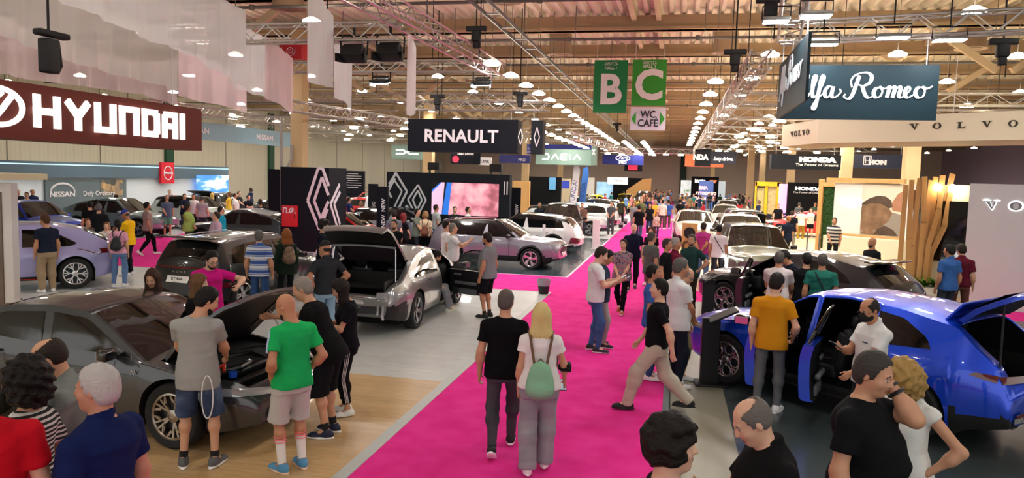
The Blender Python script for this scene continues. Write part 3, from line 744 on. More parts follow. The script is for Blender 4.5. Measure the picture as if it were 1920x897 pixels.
    if W_:
        for sd in ('L', 'R'):
            for wi, pl in enumerate(W_):
                if any((sd in d[0]) and d[3] == wi for d in sp['doors'] if len(d) > 3): continue
                patch('side_window', pl, sd, GLASS(), .005)
    if sp.get('ws'):
        a, b = sp['ws']; ya = _lerp([(0, 1)], 0) * (section(a)[jr][0] - .035); yb = section(b)[jr][0] - .05
        patch('windscreen', [(b, -yb), (b, yb), (a, ya), (a, -ya)][::1], 'T', sp.get('wsm') or GLASS(), .006, nc=10, nr=12)
    if sp.get('rw') and not sp['tail_open']:
        a, b = sp['rw']; ya = section(a)[jr][0] - .05; yb = section(b)[jr][0] - .05
        patch('rear_window', [(a, -ya), (a, ya), (b, yb), (b, -yb)], 'T', GLASS(), .006, nc=8, nr=12)
    # mirrors, handles, seams
    if sp['detail'] >= 1 and sp.get('ws'):
        xm = sp['ws'][0] - .22 if sp['ws'][0] > sp['ws'][1] else sp['ws'][1] - .35
        xm = max(sp['ws']) - .38; zm = _sm(belt, xm) + .06
        for sd in (-1, 1):
            m_ = MB(); yb = section(xm)[NL][0]; m_.rbox((xm + .02, sd * (yb + .13), zm + .02), (.12, .2, .13), .045); m_.cyl((xm, sd * (yb - .03), zm - .04), (xm, sd * (yb + .08), zm - .01), .025); mo = m_.build('mirror', GLOSSB() if sp['detail'] > 1 else paint, root, smooth=True)
            g_ = MB(); g_.rbox((xm - .042, sd * (yb + .13), zm + .02), (.006, .16, .09), .002); g_.build('mirror_glass', CHROME(), mo)
    if sp['detail'] >= 2:
        for sd in 'LR':
            for xs in sp.get('seams', ()):
                xa, za = xs[0]; xb, zb2 = xs[1]
                patch('door_seam', [(xa - .004, za), (xa + .004, za), (xb + .004, zb2), (xb - .004, zb2)] if abs(xb - xa) < .01 else [(min(xa, xb) , (za if xa < xb else zb2)), (min(xa, xb), (za if xa < xb else zb2) + .008), (max(xa, xb), (zb2 if xa < xb else za) + .008), (max(xa, xb), (zb2 if xa < xb else za))], sd, BLACKP(), .0015, nc=2 if abs(xb - xa) < .01 else 8, nr=10, th=.002)
            for hx, hz in sp.get('handles', ()):
                patch('door_handle', [(hx - .1, hz), (hx + .1, hz), (hx + .1, hz + .03), (hx - .1, hz + .03)], sd, sp.get('hmat') or paint, .028, nc=6, nr=3, th=.02)
    if sp['rail']:
        for sd in (-1, 1):
            pts = []
            x0, x1 = sp['ws'][0] if sp['ws'][0] < sp['ws'][1] else sp['ws'][1], 0
            x0 = min(sp['ws']) - .08; x1 = xt + .45
            for k in range(9):
                x = x0 + (x1 - x0) * k / 8; s_ = section(x); pts.append((x, sd * (s_[jr][0] - .02), s_[jr][1] + (.045 if 0 < k < 8 else .0)))
            MB().tube(pts, .016, 6).build('roof_rail', mat('rail', '#9a9da0', .3, metal=.9) if sp['rail'] == 1 else GLOSSB(), root, smooth=True)
    if sp['detail'] >= 1:
        xa = xt + .75; mb = MB(); zt = _sm(top, xa)
        mb.add([(xa + .08, -.02, zt - .002), (xa + .08, .02, zt - .002), (xa - .06, .02, zt - .004), (xa - .06, -.02, zt - .004), (xa - .05, -.004, zt + .055), (xa - .05, .004, zt + .055)], [(0, 1, 5, 4), (1, 2, 5), (3, 0, 4), (2, 3, 4, 5)]); mb.build('antenna', GLOSSB(), root)
    return C
def lampset(C, front=None, rear=None, grille=None, plate_r=None, plate_f=None, bar=None):
    p = C['patch']
    if front:
        for sd in (-1, 1): p('headlamp', [(sd * a, b) for a, b in front], 'F', LAMPW(), .012, nc=8, nr=4)
    if rear:
        for sd in (-1, 1): p('tail_lamp', [(sd * a, b) for a, b in rear], 'B', REDL(), .012, nc=8, nr=4)
    if grille: p('grille', grille, 'F', BLACKP(), .01, nc=10, nr=4)
    if bar: p('light_bar', bar, 'B', REDL(), .01, nc=16, nr=2)
    for k, q, nm in (('B', plate_r, 'number_plate'), ('F', plate_f, 'number_plate')):
        if q:
            z, body = q[:2]; o = p(nm, [(-.26, z - .055), (.26, z - .055), (.26, z + .055), (-.26, z + .055)], k, PLATE(), .02, nc=4, nr=2)
            if body:
                x = (C['xt'] - .19 if k == 'B' else C['xn'] + .22)
                h, nn, _, _ = C['bvh'].ray_cast(Vector((-5 if k == 'B' else 5, 0, z)), Vector((1 if k == 'B' else -1, 0, 0)))
                text('plate_text', body, .095, mat('plate_ink', '#1a1a1a', .6), o, (h.x + (-.026 if k == 'B' else .026), 0, z), (pi / 2, 0, -pi / 2 if k == 'B' else pi / 2), .002)

# side profiles: ('f', distance behind the nose, z) or ('r', distance ahead of the tail, z)
def prof_suv(H, L, hood=1.0, cowl=1.25, roof=2.0, tail='suv'):
    t = [('f', 0, hood - .28), ('f', .06, hood - .12), ('f', .25, hood - .05), ('f', .7, hood), ('f', cowl, hood + .05), ('f', roof, H - .03), ('f', roof + .5, H)]
    t += {'suv': [('r', 1.0, H - .03), ('r', .42, H - .09), ('r', .10, H - .55), ('r', .03, .8), ('r', 0, .62)],
          'fast': [('r', 1.7, H - .06), ('r', 1.0, H - .18), ('r', .35, H - .42), ('r', .12, H - .47), ('r', .04, .85), ('r', 0, .62)],
          'van': [('r', .5, H - .03), ('r', .15, H - .08), ('r', .05, H - .6), ('r', 0, .6)],
          'hatch': [('r', 1.1, H - .05), ('r', .5, H - .16), ('r', .15, H - .52), ('r', .04, .8), ('r', 0, .6)]}[tail]
    return t
def windows(xn, xt, L, H, belt, x0, x1, tilt_f=.75, tilt_r=.25, rise=0., pil=.06, top_=None, n=2):
    """side windows as outlines between belt and roof"""
    zt = top_ or H - .14; out = []; zb = belt + .03
    xa, xb = x1, x0   # rear and front ends at belt
    segs = [xb - tilt_f]; 
    span = (xb - xa); cut = [xb, xb - span * (.42 if n > 1 else 1), xa + (span * .2 if n > 2 else 0)]
    out.append([(xb, zb), (xb - tilt_f, zt), (cut[1] + .02, zt), (cut[1] + pil / 2, zb + rise * .3)])
    out.append([(cut[1] - pil / 2, zb + rise * .3), (cut[1] - pil / 2 + .02, zt), (xa + tilt_r + .35, zt - .01), (xa + tilt_r * .5, zt - .09), (xa, zb + rise + .03)])
    return out
# ------------------------------------------------------------------ hall shell
def slab(name, x0, x1, y0, y1, z, m, th=.02, lab=None):
    o = MB().box(((x0 + x1) / 2, (y0 + y1) / 2, z - th / 2), (x1 - x0, y1 - y0, th)).build(name, m); o['kind'] = 'structure'
    if lab: o['label'] = lab
    return o
def plank_mat(name, cols, sc, rough, coat=0., wid=.19, ln=1.3):
    m = bpy.data.materials.new(name); m.use_nodes = True; nt = m.node_tree; b = nt.nodes['Principled BSDF']; b.inputs['Roughness'].default_value = rough; b.inputs['Coat Weight'].default_value = coat
    N = nt.nodes.new; tc = N('ShaderNodeTexCoord'); br = N('ShaderNodeTexBrick'); br.inputs['Scale'].default_value = 1; br.inputs['Brick Width'].default_value = ln; br.inputs['Row Height'].default_value = wid
    br.inputs['Mortar Size'].default_value = .002; br.inputs['Color1'].default_value = srgb(cols[0]); br.inputs['Color2'].default_value = srgb(cols[1]); br.inputs['Mortar'].default_value = srgb(cols[2]); br.offset = .4
    no = N('ShaderNodeTexNoise'); mp = N('ShaderNodeMapping'); mp.inputs['Scale'].default_value = (1.2, 14, 1); no.inputs['Scale'].default_value = sc; no.inputs['Detail'].default_value = 6
    mx = N('ShaderNodeMix'); mx.data_type = 'RGBA'; mx.blend_type = 'MULTIPLY'; mx.inputs[0].default_value = .55
    r = N('ShaderNodeValToRGB'); r.color_ramp.elements[0].position = .3; r.color_ramp.elements[0].color = (.62, .58, .52, 1); r.color_ramp.elements[1].position = .65; r.color_ramp.elements[1].color = (1, 1, 1, 1)
    L = nt.links.new; L(tc.outputs['Object'], br.inputs['Vector']); L(tc.outputs['Object'], mp.inputs[0]); L(mp.outputs[0], no.inputs['Vector']); L(no.outputs[0], r.inputs[0])
    L(br.outputs['Color'], mx.inputs[6]); L(r.outputs[0], mx.inputs[7]); L(mx.outputs[2], b.inputs['Base Color']); return m
OAK = plank_mat('oak_laminate', ('#d9b98a', '#cda873', '#b8935f'), 2.2, .32, .15)
ASH = plank_mat('pale_laminate', ('#d9dcda', '#cdd1cf', '#b9bdbb'), 2.2, .3, .15)
OAK2 = plank_mat('warm_oak', ('#d8c29a', '#d0b78c', '#bfa67a'), 2.2, .35)
PINK = ramp_mat('pink_carpet', 'noise', ['#e42a8c', '#ec3a9a'], tscale=3, rough=.95, pos=[.35, .65], spec=.1)
FBASE = ramp_mat('hall_concrete', 'noise', ['#77777a', '#8a8a88'], tscale=.6, rough=.5)
FREN = ramp_mat('slate_vinyl', 'noise', ['#3d464c', '#46525a'], tscale=1.5, rough=.22, coat=.2)
FALF = ramp_mat('dark_green_vinyl', 'noise', ['#343d3e', '#3f494a'], tscale=1.2, rough=.28, coat=.2)
FOLV = ramp_mat('olive_grey_floor', 'noise', ['#7d7a68', '#8b8775'], tscale=1., rough=.35)
FVOL = mat('white_floor', '#c9ccce', .3)
slab('floor', -45, 45, -12, 112, 0, FBASE, .3, 'grey concrete hall floor')
slab('floor_pink_carpet', -3.0, -.02, -8, 110, .006, PINK, .005, 'magenta carpet of the main aisle')
slab('floor_pink_crossing', -40, -3.0, 18.62, 21.66, .006, PINK, .005)
slab('floor_pink_crossing_right', -.02, 30, 18.62, 20.45, .006, PINK, .005)
slab('floor_pink_side', -21.5, -16.2, 21.66, 34, .006, PINK, .005); slab('floor_pink_side_two', -16.2, -12.9, 29.5, 33, .006, PINK, .005)
slab('floor_oak_stand', -16, -3.14, -8, 9.9, .012, OAK, .011, 'light oak laminate of the near left stand')
slab('floor_pale_stand', -16, -3.14, 9.9, 18.56, .012, ASH, .011, 'pale laminate of the left stand')
slab('trim_1', -3.14, -3.0, -8, 18.62, .016, mat('edge_strip', '#b9bfba', .4), .015)
slab('trim_2', -16, -3.14, 18.56, 18.62, .016, mat('edge_strip', '#b9bfba', .4), .015)
slab('floor_slate_stand', -16, -3.06, 21.72, 36.5, .012, FREN, .011, 'slate vinyl of the french stand'); slab('trim_3', -16, -3.0, 21.66, 21.72, .014, mat('edge_strip2', '#d8c0d0', .4), .013)
slab('trim_4', -3.06, -3.0, 21.72, 36.5, .014, mat('edge_strip2', '#d8c0d0', .4), .013)
slab('floor_white_stand', -16, -3.06, 36.5, 62, .012, FVOL, .011); slab('floor_nissan_stand', -32, -21.5, 22, 50, .012, FVOL, .011)
slab('floor_dark_stand', .06, 20, -8, 18.62, .012, FALF, .011, 'dark glossy vinyl of the right stand'); slab('floor_olive_strip', .08, .82, 6, 18.6, .0135, FOLV, .012)  # paler olive-grey strip along the aisle side of the dark floor
slab('trim_5', -.02, .06, -8, 12, .016, mat('edge_strip3', '#707a7c', .4), .015)
slab('floor_warm_oak', .1, 14, 20.45, 60, .012, OAK2, .011, 'warm oak floor of the far right stand')
WALLM = ramp_mat('beige_cladding', 'wave', ['#d9d1bb', '#ded6c0', '#d5cdb7'], tscale=.5, direction='Y', rough=.7, coord='Object', pos=[0, .5, 1])
WALLB = mat('back_wall_plaster', '#e6cfbd', .8)
def wall(name, c, d, m): o = MB().box(c, d).build(name, m); o['kind'] = 'structure'; return o
wall('wall_left', (-36, 50, 4.6), (.3, 124, 9.2), WALLM); wall('wall_back', (0, 112, 4.6), (90, .3, 9.2), WALLB); wall('wall_right', (36, 66, 4.6), (.3, 92, 9.2), mat('mauve_wall', '#b5a0b4', .8))
# cladding joints and green gate posts on the left wall
gp = MB()
for y in (46.5, 60.2): gp.box((-35.75, y, 4), (.25, .8, 8))
gp.build('trim_6', mat('green_steel', '#1f5138', .5))['kind'] = 'structure'
gp = MB()
for y in np.arange(20, 110, 6.7): gp.box((-35.83, float(y), 4.6), (.03, .06, 9))
gp.build('trim_7', mat('joint_grey', '#8a8371', .6))['kind'] = 'structure'
gp = MB(); gp.box((1.2, 111.7, 3.4), (.9, .3, 6.8)); gp.build('trim_8', mat('green_steel2', '#20352b', .5))['kind'] = 'structure'
# ---- ceiling: corrugated deck, cross beams, purlins
CB = mat('beam_paint', '#ae9475', .8); DK = mat('deck_metal', '#eae2cf', .55, metal=.0); PIPE = mat('pipe_grey', '#6d6a66', .5, metal=.3); DARK = mat('rig_black', '#121315', .6); ALU = mat('truss_alu', '#b9b3ab', .35, metal=.75); TRAY = mat('tray_zinc', '#8f979c', .45, metal=.5)
DZ, BZ = 8.48, 7.95
dk = MB(); x = -36.; vs = []
while x < 36:
    vs += [(x, DZ), (x + .12, DZ), (x + .17, DZ + .15), (x + .33, DZ + .15)]; x += .40
n = len(vs); dk.add([(a, -6, z) for a, z in vs] + [(a, 112, z) for a, z in vs], [(i, i + 1, n + i + 1, n + i) for i in range(n - 1)])
dk.build('ceiling', DK, fix=False)['kind'] = 'structure'
MB().box((0, 53, DZ + .35), (72, 118, .1)).build('ceiling_back', mat('roof_back', '#6a6258', .9))['kind'] = 'structure'
YB = [25.2 + 5.25 * k for k in range(-4, 17)]
for k, y in enumerate(YB):
    b = MB(); b.box((0, y, BZ + .24), (72, .30, .48)); b.box((0, y, BZ + .05), (72, .5, .1)); o = b.build('ceiling_beam', CB); o['kind'] = 'structure'
b = MB()
for x in (-20.6, -19.8, -12.8, -12.0, -1.55, -.75, 8.9, 9.7, 18.2, 19.): b.box((x, 53, DZ - .12), (.16, 118, .26))
b.build('ceiling_purlins', mat('purlin', '#d0bfa0', .7))['kind'] = 'structure'
b = MB()   # knee braces at the columns lines
for y in YB[2:]:
    for x in (-13.4, 9.6):
        for q in (-1, 1):
            a = Vector((x + q * .2, y, 6.6)); c = Vector((x + q * 2.2, y, BZ + .05)); b.cyl(a, c, .14, n=4)
b.build('ceiling_braces', mat('brace_paint', '#cdb593', .8))['kind'] = 'structure'
COLM = mat('column_paint', '#c9ab7f', .75)
for x, y, w_ in ((-13.4, 24.5, .46), (-15.5, 45, .6), (-13.4, 66, .6), (-13.4, 87, .6), (atY(1587, 300, 44.5).x, 44.5, .6), (9.6, 66, .6), (9.6, 87, .6), (atY(1709, 300, 36).x, 36, .6), (4.6, 95, .5), (1.2 + 6, 75, .6)):
    o = MB().box((x, y, 4.), (w_, w_, 8.)).build('column', COLM); o['kind'] = 'structure'
# ---- round air diffusers
def diffuser(x, y):
    d = MB(); d.lathe([(0, .0), (.25, .0), (.44, .02), (.50, .0), (.44, .10), (.42, .86), (0, .86)], n=24); d.lathe([(.12, -.01), (.15, -.01), (.15, .02), (.12, .02)], n=20); d.lathe([(.30, -.01), (.33, -.01), (.33, .02), (.30, .02)], n=20)
    tag(d.build('air_diffuser', mat('duct_tan', '#a58d74', .6), None, (x, y, BZ - .35), smooth=True), 'tan round air diffuser hanging under the roof beams', 'air diffuser', 'round air diffusers under the roof beams')
for px, py in ((540, 16), (1050, 104), (1360, 101), (1820, 92), (945, 3), (1345, 200), (740, 210)): p = at(px, py, BZ - .35); diffuser(p.x, p.y)
# ---- sprinkler pipes and their hangers
for k, y in enumerate((18.4, 23.6, 28.8, 34.1, 44.6)):
    b = MB(); z = BZ - .55; b.cyl((-34, y, z), (34, y, z), .045, n=8)
    for x in range(-32, 34, 4): b.cyl((x + .7 * (k % 3), y, z), (x + .7 * (k % 3), y, DZ - .03), .012, n=5); b.cyl((x + .5, y, z - .07), (x + .5, y, z + .07), .07, n=8)
    tag(b.build('sprinkler_pipe', PIPE), 'grey sprinkler pipe running across under the roof', 'pipe', 'sprinkler pipes under the roof')
# ---- cable tray above the left side of the aisle
t = empty('cable_tray', (-4.4, 60, 6.85)); tag(t, 'long zinc cable tray running along the hall over the aisle', 'cable tray')
for q in (-.2, .2): MB().box((q, 0, 0), (.03, 96, .09)).build('side_rail', TRAY, t)
b = MB()
for k in range(60): b.box((0, -47.5 + 1.6 * k, .0), (.40, .09, .03))
b.build('rungs', TRAY, t)['kind'] = 'stuff'; b = MB()
for k in range(40):
    for q in (-.26, .26): b.cyl((q, -47.5 + 2.4 * k, 0), (q, -47.5 + 2.4 * k, DZ - 6.85), .01, n=4)
b.build('hanger_rods', PIPE, t)['kind'] = 'stuff'
# ---- trusses
def truss(a, b, w_, h_, label, group=None, step=None, m=None, r=.024, hang=3):
    a = Vector(a); b = Vector(b); d = (b - a); L = d.length; d.normalize(); s_ = d.cross(Vector((0, 0, 1))).normalized(); u = Vector((0, 0, 1)); step = step or w_ * 1.15
    t = MB(); cs = [(s_ * (i * w_ / 2) + u * (j * h_ / 2)) for i in (-1, 1) for j in (-1, 1)]; far = r * 1.2
    for c in cs: t.cyl(a + c, b + c, r, n=6)
    n = max(2, int(L / step)); st = L / n
    for k in range(n):
        p = a + d * (k * st); q = a + d * ((k + 1) * st); f = k % 2
        for c0, c1 in ((0, 1), (2, 3), (0, 2), (1, 3)):
            x, y = (c0, c1) if f else (c1, c0); t.cyl(p + cs[x], q + cs[y], r * .5, n=4, cap=False)
    root = t.build('truss', m or ALU, None, None)
    tag(root, label, 'truss', group)
    if hang:
        for k in range(hang):
            p = a + d * (L * (k + .5) / hang) + u * (h_ / 2)
            MB().cyl(p, Vector((p.x, p.y, DZ - .01)), .012, n=5).build('hanging_chain', DARK, root)
    return root
truss((-5, 4, 5.75), (-5, 20.4, 5.95), .38, .34, 'long silver truss over the left stand, running along the aisle', hang=4)
truss((-14, 13.25, 5.65), (-5.2, 13.25, 5.65), .32, .32, 'silver cross truss carrying two black spotlights')
truss((-15.5, 20.25, 6.06), (-5.2, 20.25, 6.06), .32, .30, 'silver cross truss behind the one with black spotlights')
truss((-18, 27, 5.9), (-5, 27, 5.9), .32, .3, 'silver truss behind the white letter sign, above it')
truss((-9.2, 24.3, 5.35), (-4.2, 24.3, 5.35), .3, .3, 'short silver truss right above the black letter sign', hang=2)
truss((1.5, 14.8, 5.35), (1.5, 60, 5.35), .36, .34, 'long silver truss along the right side of the aisle', hang=8)
truss((1.75, 14.3, 5.72), (6.8, 13.2, 5.72), .32, .34, 'silver truss above the dark green sign', hang=2)
truss((1.3, 8.5, 6.1), (1.9, 14.3, 5.75), .36, .36, 'silver truss at the top right edge running to the green sign', hang=1)
truss((5.6, 9, 5.9), (6.9, 13.4, 5.75), .36, .36, 'silver truss in the top right corner of the hall view', hang=1)
G1 = 'cross trusses over the right stands'; G2 = 'cross trusses over the left stands'; G3 = 'cross trusses far down the hall'
for y in (24, 29, 34, 39, 44, 50, 57): truss((1.7, y, 5.6), (14, y, 5.6), .34, .34, 'silver cross truss over the right side stands', G1, step=.5, hang=2)
for y in (32, 38, 45, 52, 60): truss((-30, y, 5.7), (-12.6, y, 5.7), .34, .34, 'silver cross truss over the left side stands', G2, step=.55, hang=2)
for y in (38, 46, 54, 62): truss((-12, y, 5.9), (-4.6, y, 5.9), .32, .32, 'silver truss spanning the stands beside the aisle', G3, step=.55, hang=2)
truss((-5.2, 36, 5.1), (-3.4, 60, 5.1), .34, .34, 'silver truss running above the pale green sign', hang=3); truss((-12.5, 22, 5.1), (-9, 44, 5.2), .34, .34, 'silver slanting truss above the middle stand', hang=3)
truss((-6.2, 62, 5.4), (1.4, 62, 5.4), .4, .4, 'silver cross truss with lamps across the aisle', hang=2); truss((-30, 26, 5.55), (-20, 27, 5.3), .32, .3, 'silver truss over the teal hanging sign', hang=2)
truss((-19.4, 24, 5.35), (-19.4, 44, 5.5), .32, .3, 'silver truss running along the teal sign', hang=3)
# ---- high-bay lamps in rows
LAMPE = mat('lamp_diffuser', '#fdf8f2', .5, emit=LAMP_POWER); LB = mat('lamp_housing', '#8a8780', .5, metal=.3); LBG = mat('lamp_bell_uplight', '#d8cfc0', .5, emit=BELL_UPLIGHT, emcol='#ffe9c8')  # bell glow is added to brighten the ceiling above the discs
def disc_meshes(r, z):
    a = MB().lathe([(0, .0), (r, .0), (r, -.012), (0, -.012)], n=20); me = bpy.data.meshes.new('diffuser'); me.from_pydata(a.v, [], a.f); me.materials.append(LAMPE)
    b = MB().lathe([(r * 1.02, -.02), (r * 1.1, -.01), (r * 1.08, .03), (r * .5, .10), (r * .28, .12), (0, .125)], n=20); b.mi = 1; b.cyl((0, 0, .12), (0, 0, DZ - z + .14), .009, n=5); me2 = bpy.data.meshes.new('high_bay_lamp'); me2.from_pydata(b.v, [], b.f); me2.materials.append(LBG); me2.materials.append(LB); me2.polygons.foreach_set('material_index', b.m)
    return me, me2
LMC = {}
def lamp(x, y, z, lab, grp):
    if z not in LMC: LMC[z] = disc_meshes(.22, z)
    DM, HM = LMC[z]
    o = link('high_bay_lamp', HM, None, None, (x, y, z)); tag(o, lab, 'ceiling lamp', grp); link('diffuser', DM, o); return o
GA = 'round ceiling lamps in rows'
for x, z, y0, n, st in ((-5, 6.02, 19.6, 20, 2.35), (1.05, 5.95, 22.8, 13, 3.3), (2.3, 6.35, 20.5, 9, 4.6), (-9.5, 6.9, 18, 17, 5.25), (-15, 6.9, 23, 16, 5.25), (-20.5, 6.9, 28, 15, 5.25), (-26, 6.9, 28, 12, 6.2), (-32, 6.9, 30, 12, 6.2), (5.8, 6.6, 16.9, 17, 5.25), (8.9, 6.6, 22.6, 16, 5.25), (13, 6.8, 22, 15, 5.25), (20, 6.8, 24, 12, 6.5), (27, 6.8, 24, 12, 6.5), (-6.5, 5.2, 36, 8, 2.6), (4.2, 6.1, 24, 8, 4.2), (-2.6, 6.0, 60, 14, 2.4), (-4.1, 6.0, 60, 14, 2.4), (11, 6.2, 32, 6, 5)):
    for k in range(n): lamp(x, y0 + st * k, z, 'round white ceiling lamp hanging in a row under the roof', GA)
for y in (2, 8, 14):   # the rows go on over the near part of the hall
    for x in (-17, -11, -4.5, 2.0, 8, 14): lamp(x, y + (0 if abs(x) > 3 else .6), 7.3, 'round white ceiling lamp high over the near stands', 'round ceiling lamps over the near stands')
# lamps clipped to the cross trusses
for y in (29, 34, 39, 44, 50, 57):
    for x in (3.1, 4.6, 6.2, 8.0, 10): lamp(x + (y % 3) * .3, y, 5.3, 'round white spotlight clipped under a right side truss', 'lamps under the right cross trusses')
for y in (32, 38, 45, 52):
    for x in (-28, -24.5, -21, -17.5, -14.5): lamp(x, y, 5.4, 'round white spotlight clipped under a left side truss', 'lamps under the left cross trusses')
for x in (-5.6, -4.4, -3.2, -2., -.8, .4): lamp(x, 62, 5.1, 'round white spotlight under the truss across the aisle', 'lamps under the truss across the aisle')
# ---- flood lights: flat rectangular panels
def flood(px, py, z, w_, d_, lab, tilt=0, rz=0, power=1., up=.5):
    p = at(px, py, z); r = empty('flood_light', p, rz); tag(r, lab, 'flood light'); R = Matrix.Rotation(tilt, 3, 'X')
    MB().rbox((0, 0, .03), (w_, d_, .06), .02, R).build('housing', LB, r, smooth=True); MB().box(R @ Vector((0, 0, -.004)), (w_ * .9, d_ * .88, .01), R).build('lens', mat('flood_lens' + str(power), '#ffffff', .4, emit=LAMP_POWER * 1.1 * power), r)
    MB().tube([(-w_ * .52, 0, .03), (-w_ * .52, 0, .22), (w_ * .52, 0, .22), (w_ * .52, 0, .03)], .012, 6).cyl((0, 0, .22), (0, 0, .22 + up), .012, n=5).build('bracket', DARK, r)
flood(1455, 41, 5.35, .38, .26, 'rectangular flood light left of the one above the dark green sign'); flood(1530, 31, 5.35, .42, .28, 'rectangular flood light directly above the corner of the dark green sign')
flood(1675, 71, 5.4, .5, .22, 'rectangular flood light on the truss over the dark green sign'); flood(1780, 76, 5.4, .5, .24, 'rectangular flood light right of the truss over the green sign'); flood(1543, 84, 5.4, .5, .2, 'rectangular flood light behind the corner of the green sign')
def theatre(px, py, Y, lab, on):
    p = atY(px, py, Y); r = empty('theatre_spotlight', p); tag(r, lab, 'spotlight')
    R = Matrix.Rotation(-.5 if not on else .25, 3, 'X'); b = MB(); b.rbox((0, 0, 0), (.46, .30, .22) if not on else (.46, .32, .12), .03, R)
    for k in range(5): b.box(R @ Vector((0, -.12 + .06 * k, .12)), (.40, .012, .05), R)
    b.build('housing', DARK, r, smooth=True)
    b = MB(); b.tube([(-.27, 0, -.02), (-.28, 0, .28), (-.24, 0, .34), (.24, 0, .34), (.28, 0, .28), (.27, 0, -.02)], .018, 8); b.cyl((0, 0, .34), (0, 0, .5), .03, n=8); b.build('yoke', DARK, r, smooth=True)
    b = MB()
    for q in (-1, 1): b.box((q * .25, -.08, -.08), (.012, .26, .16), Matrix.Rotation(q * .4, 3, 'Z'))
    b.build('barn_door', DARK, r)
    if on: MB().box(R @ Vector((0, -.0, -.066)), (.42, .28, .01), R).build('lens', mat('flood_lens_big', '#ffffff', .4, emit=LAMP_POWER * 2.), r)
theatre(664, 102, 13.25, 'black theatre spotlight, left one of the two unlit ones', False); theatre(732, 99, 13.25, 'black theatre spotlight, right one of the two unlit ones', False)
theatre(715, 152, 20.25, 'lit spotlight hanging above the black letter sign, left one', True); theatre(905, 155, 20.25, 'lit spotlight hanging at the truss corner, right one', True)
# chain hoists
def hoist(px, py, Y, lab):
    p = atY(px, py, Y); b = MB(); b.rbox((0, 0, 0), (.22, .16, .26), .03); b.rbox((.0, 0, .17), (.5, .12, .12), .02); b.cyl((0, 0, .2), (0, 0, DZ - p.z), .018, n=6); b.cyl((.08, 0, -.5), (.08, 0, 0), .012, n=5); b.rbox((.0, 0, -.2), (.14, .12, .16), .02)
    tag(b.build('chain_hoist', DARK, None, p, smooth=True), lab, 'chain hoist')
hoist(893, 68, 17, 'black chain hoist on the long left truss'); hoist(1378, 112, 17.5, 'black chain hoist at the near end of the aisle truss'); hoist(1445, 18, 13.5, 'black chain hoist in the top right truss'); hoist(1880, 95, 16, 'black chain hoist at the far right under the roof')
hoist(975, 185, 24, 'black chain hoist above the right end of the letter sign'); hoist(1157, 238, 45, 'small black chain hoist above the far aisle'); hoist(820, 190, 24, 'black chain hoist above the middle of the letter sign')
p = atX(92, 105, -7.6); b = MB(); b.rbox((0, 0, 0), (.16, .20, .42), .03); b.rbox((0, .05, .27), (.14, .46, .08), .03); b.cyl((0, 0, .3), (0, 0, DZ - p.z), .015, n=6); b.tube([(0, .14, .2), (.02, .16, -.1), (0, .12, -.2)], .02, 6)
tag(b.build('chain_hoist', DARK, None, p, smooth=True), 'black chain hoist hanging above the brown sign before the curtains', 'chain hoist')

# ------------------------------------------------------------------ signs and stand walls
def board(name, label, A, B, z0, z1, th, m, cat='sign', group=None, cables=0, top=None, body='panel', bevel=0.):
    """upright board from floor point A to B (left to right as seen from its front)"""
    A = Vector((A[0], A[1], 0)); B = Vector((B[0], B[1], 0)); d = B - A; L = d.length; rz = atan2(d.y, d.x)
    r = empty(name, (A.x, A.y, z0), rz); tag(r, label, cat, group); H_ = z1 - z0
    b = MB(); (b.rbox((L / 2, th / 2, H_ / 2), (L, th, H_), bevel) if bevel else b.box((L / 2, th / 2, H_ / 2), (L, th, H_))); b.build(body, m, r)
    if cables:
        for k in range(cables): x = L * (k + .5) / cables if cables > 2 else L * (.08 + .84 * k); MB().cyl((x, th / 2, H_), (x, th / 2, (top or 6.) - z0), .01, n=5).build('suspension_cable', mat('cable_white', '#d8d8d8', .5), r)
    return r, L, H_
def onb(r, name, body, u, v, size, m, **k):
    """text on a board, u along it, v up"""
    return text(name, body, size, m, r, (u, -.012, v), (pi / 2, 0, 0), k.pop('ext', .008), **k)
def shape(r, name, polys, m, th=.02, y=0., tri=False):
    b = MB()
    for pl in polys:
        b.prism(pl, lambda p: (p[0], y - th, p[1]), lambda p: (p[0], y + .001, p[1]))
    return b.build(name, m, r)
def bars(r, name, segs, w_, m, th=.02, y=0.):
    """strokes of constant width between 2D points"""
    b = MB()
    for k_, ((x0, z0), (x1, z1)) in enumerate(segs):
        d = Vector((x1 - x0, z1 - z0)); d.normalize(); n_ = Vector((-d.y, d.x)) * w_ / 2; e = d * w_ * .0; yy = y - .0004 * (k_ % 7)
        pl = [(x0 + n_.x - e.x, z0 + n_.y - e.y), (x0 - n_.x - e.x, z0 - n_.y - e.y), (x1 - n_.x + e.x, z1 - n_.y + e.y), (x1 + n_.x + e.x, z1 + n_.y + e.y)]
        b.prism(pl, lambda p: (p[0], yy - th, p[1]), lambda p: (p[0], yy + .001, p[1]))
    return b.build(name, m, r)
WL = mat('white_letter', '#f4f2f0', .5, emit=.38); WM = mat('white_paint', '#e6e0e2', .6); NAVY = mat('black_board', '#17181f', .6, spec=.12); CHAR = mat('charcoal_board', '#23262b', .6, spec=.15)
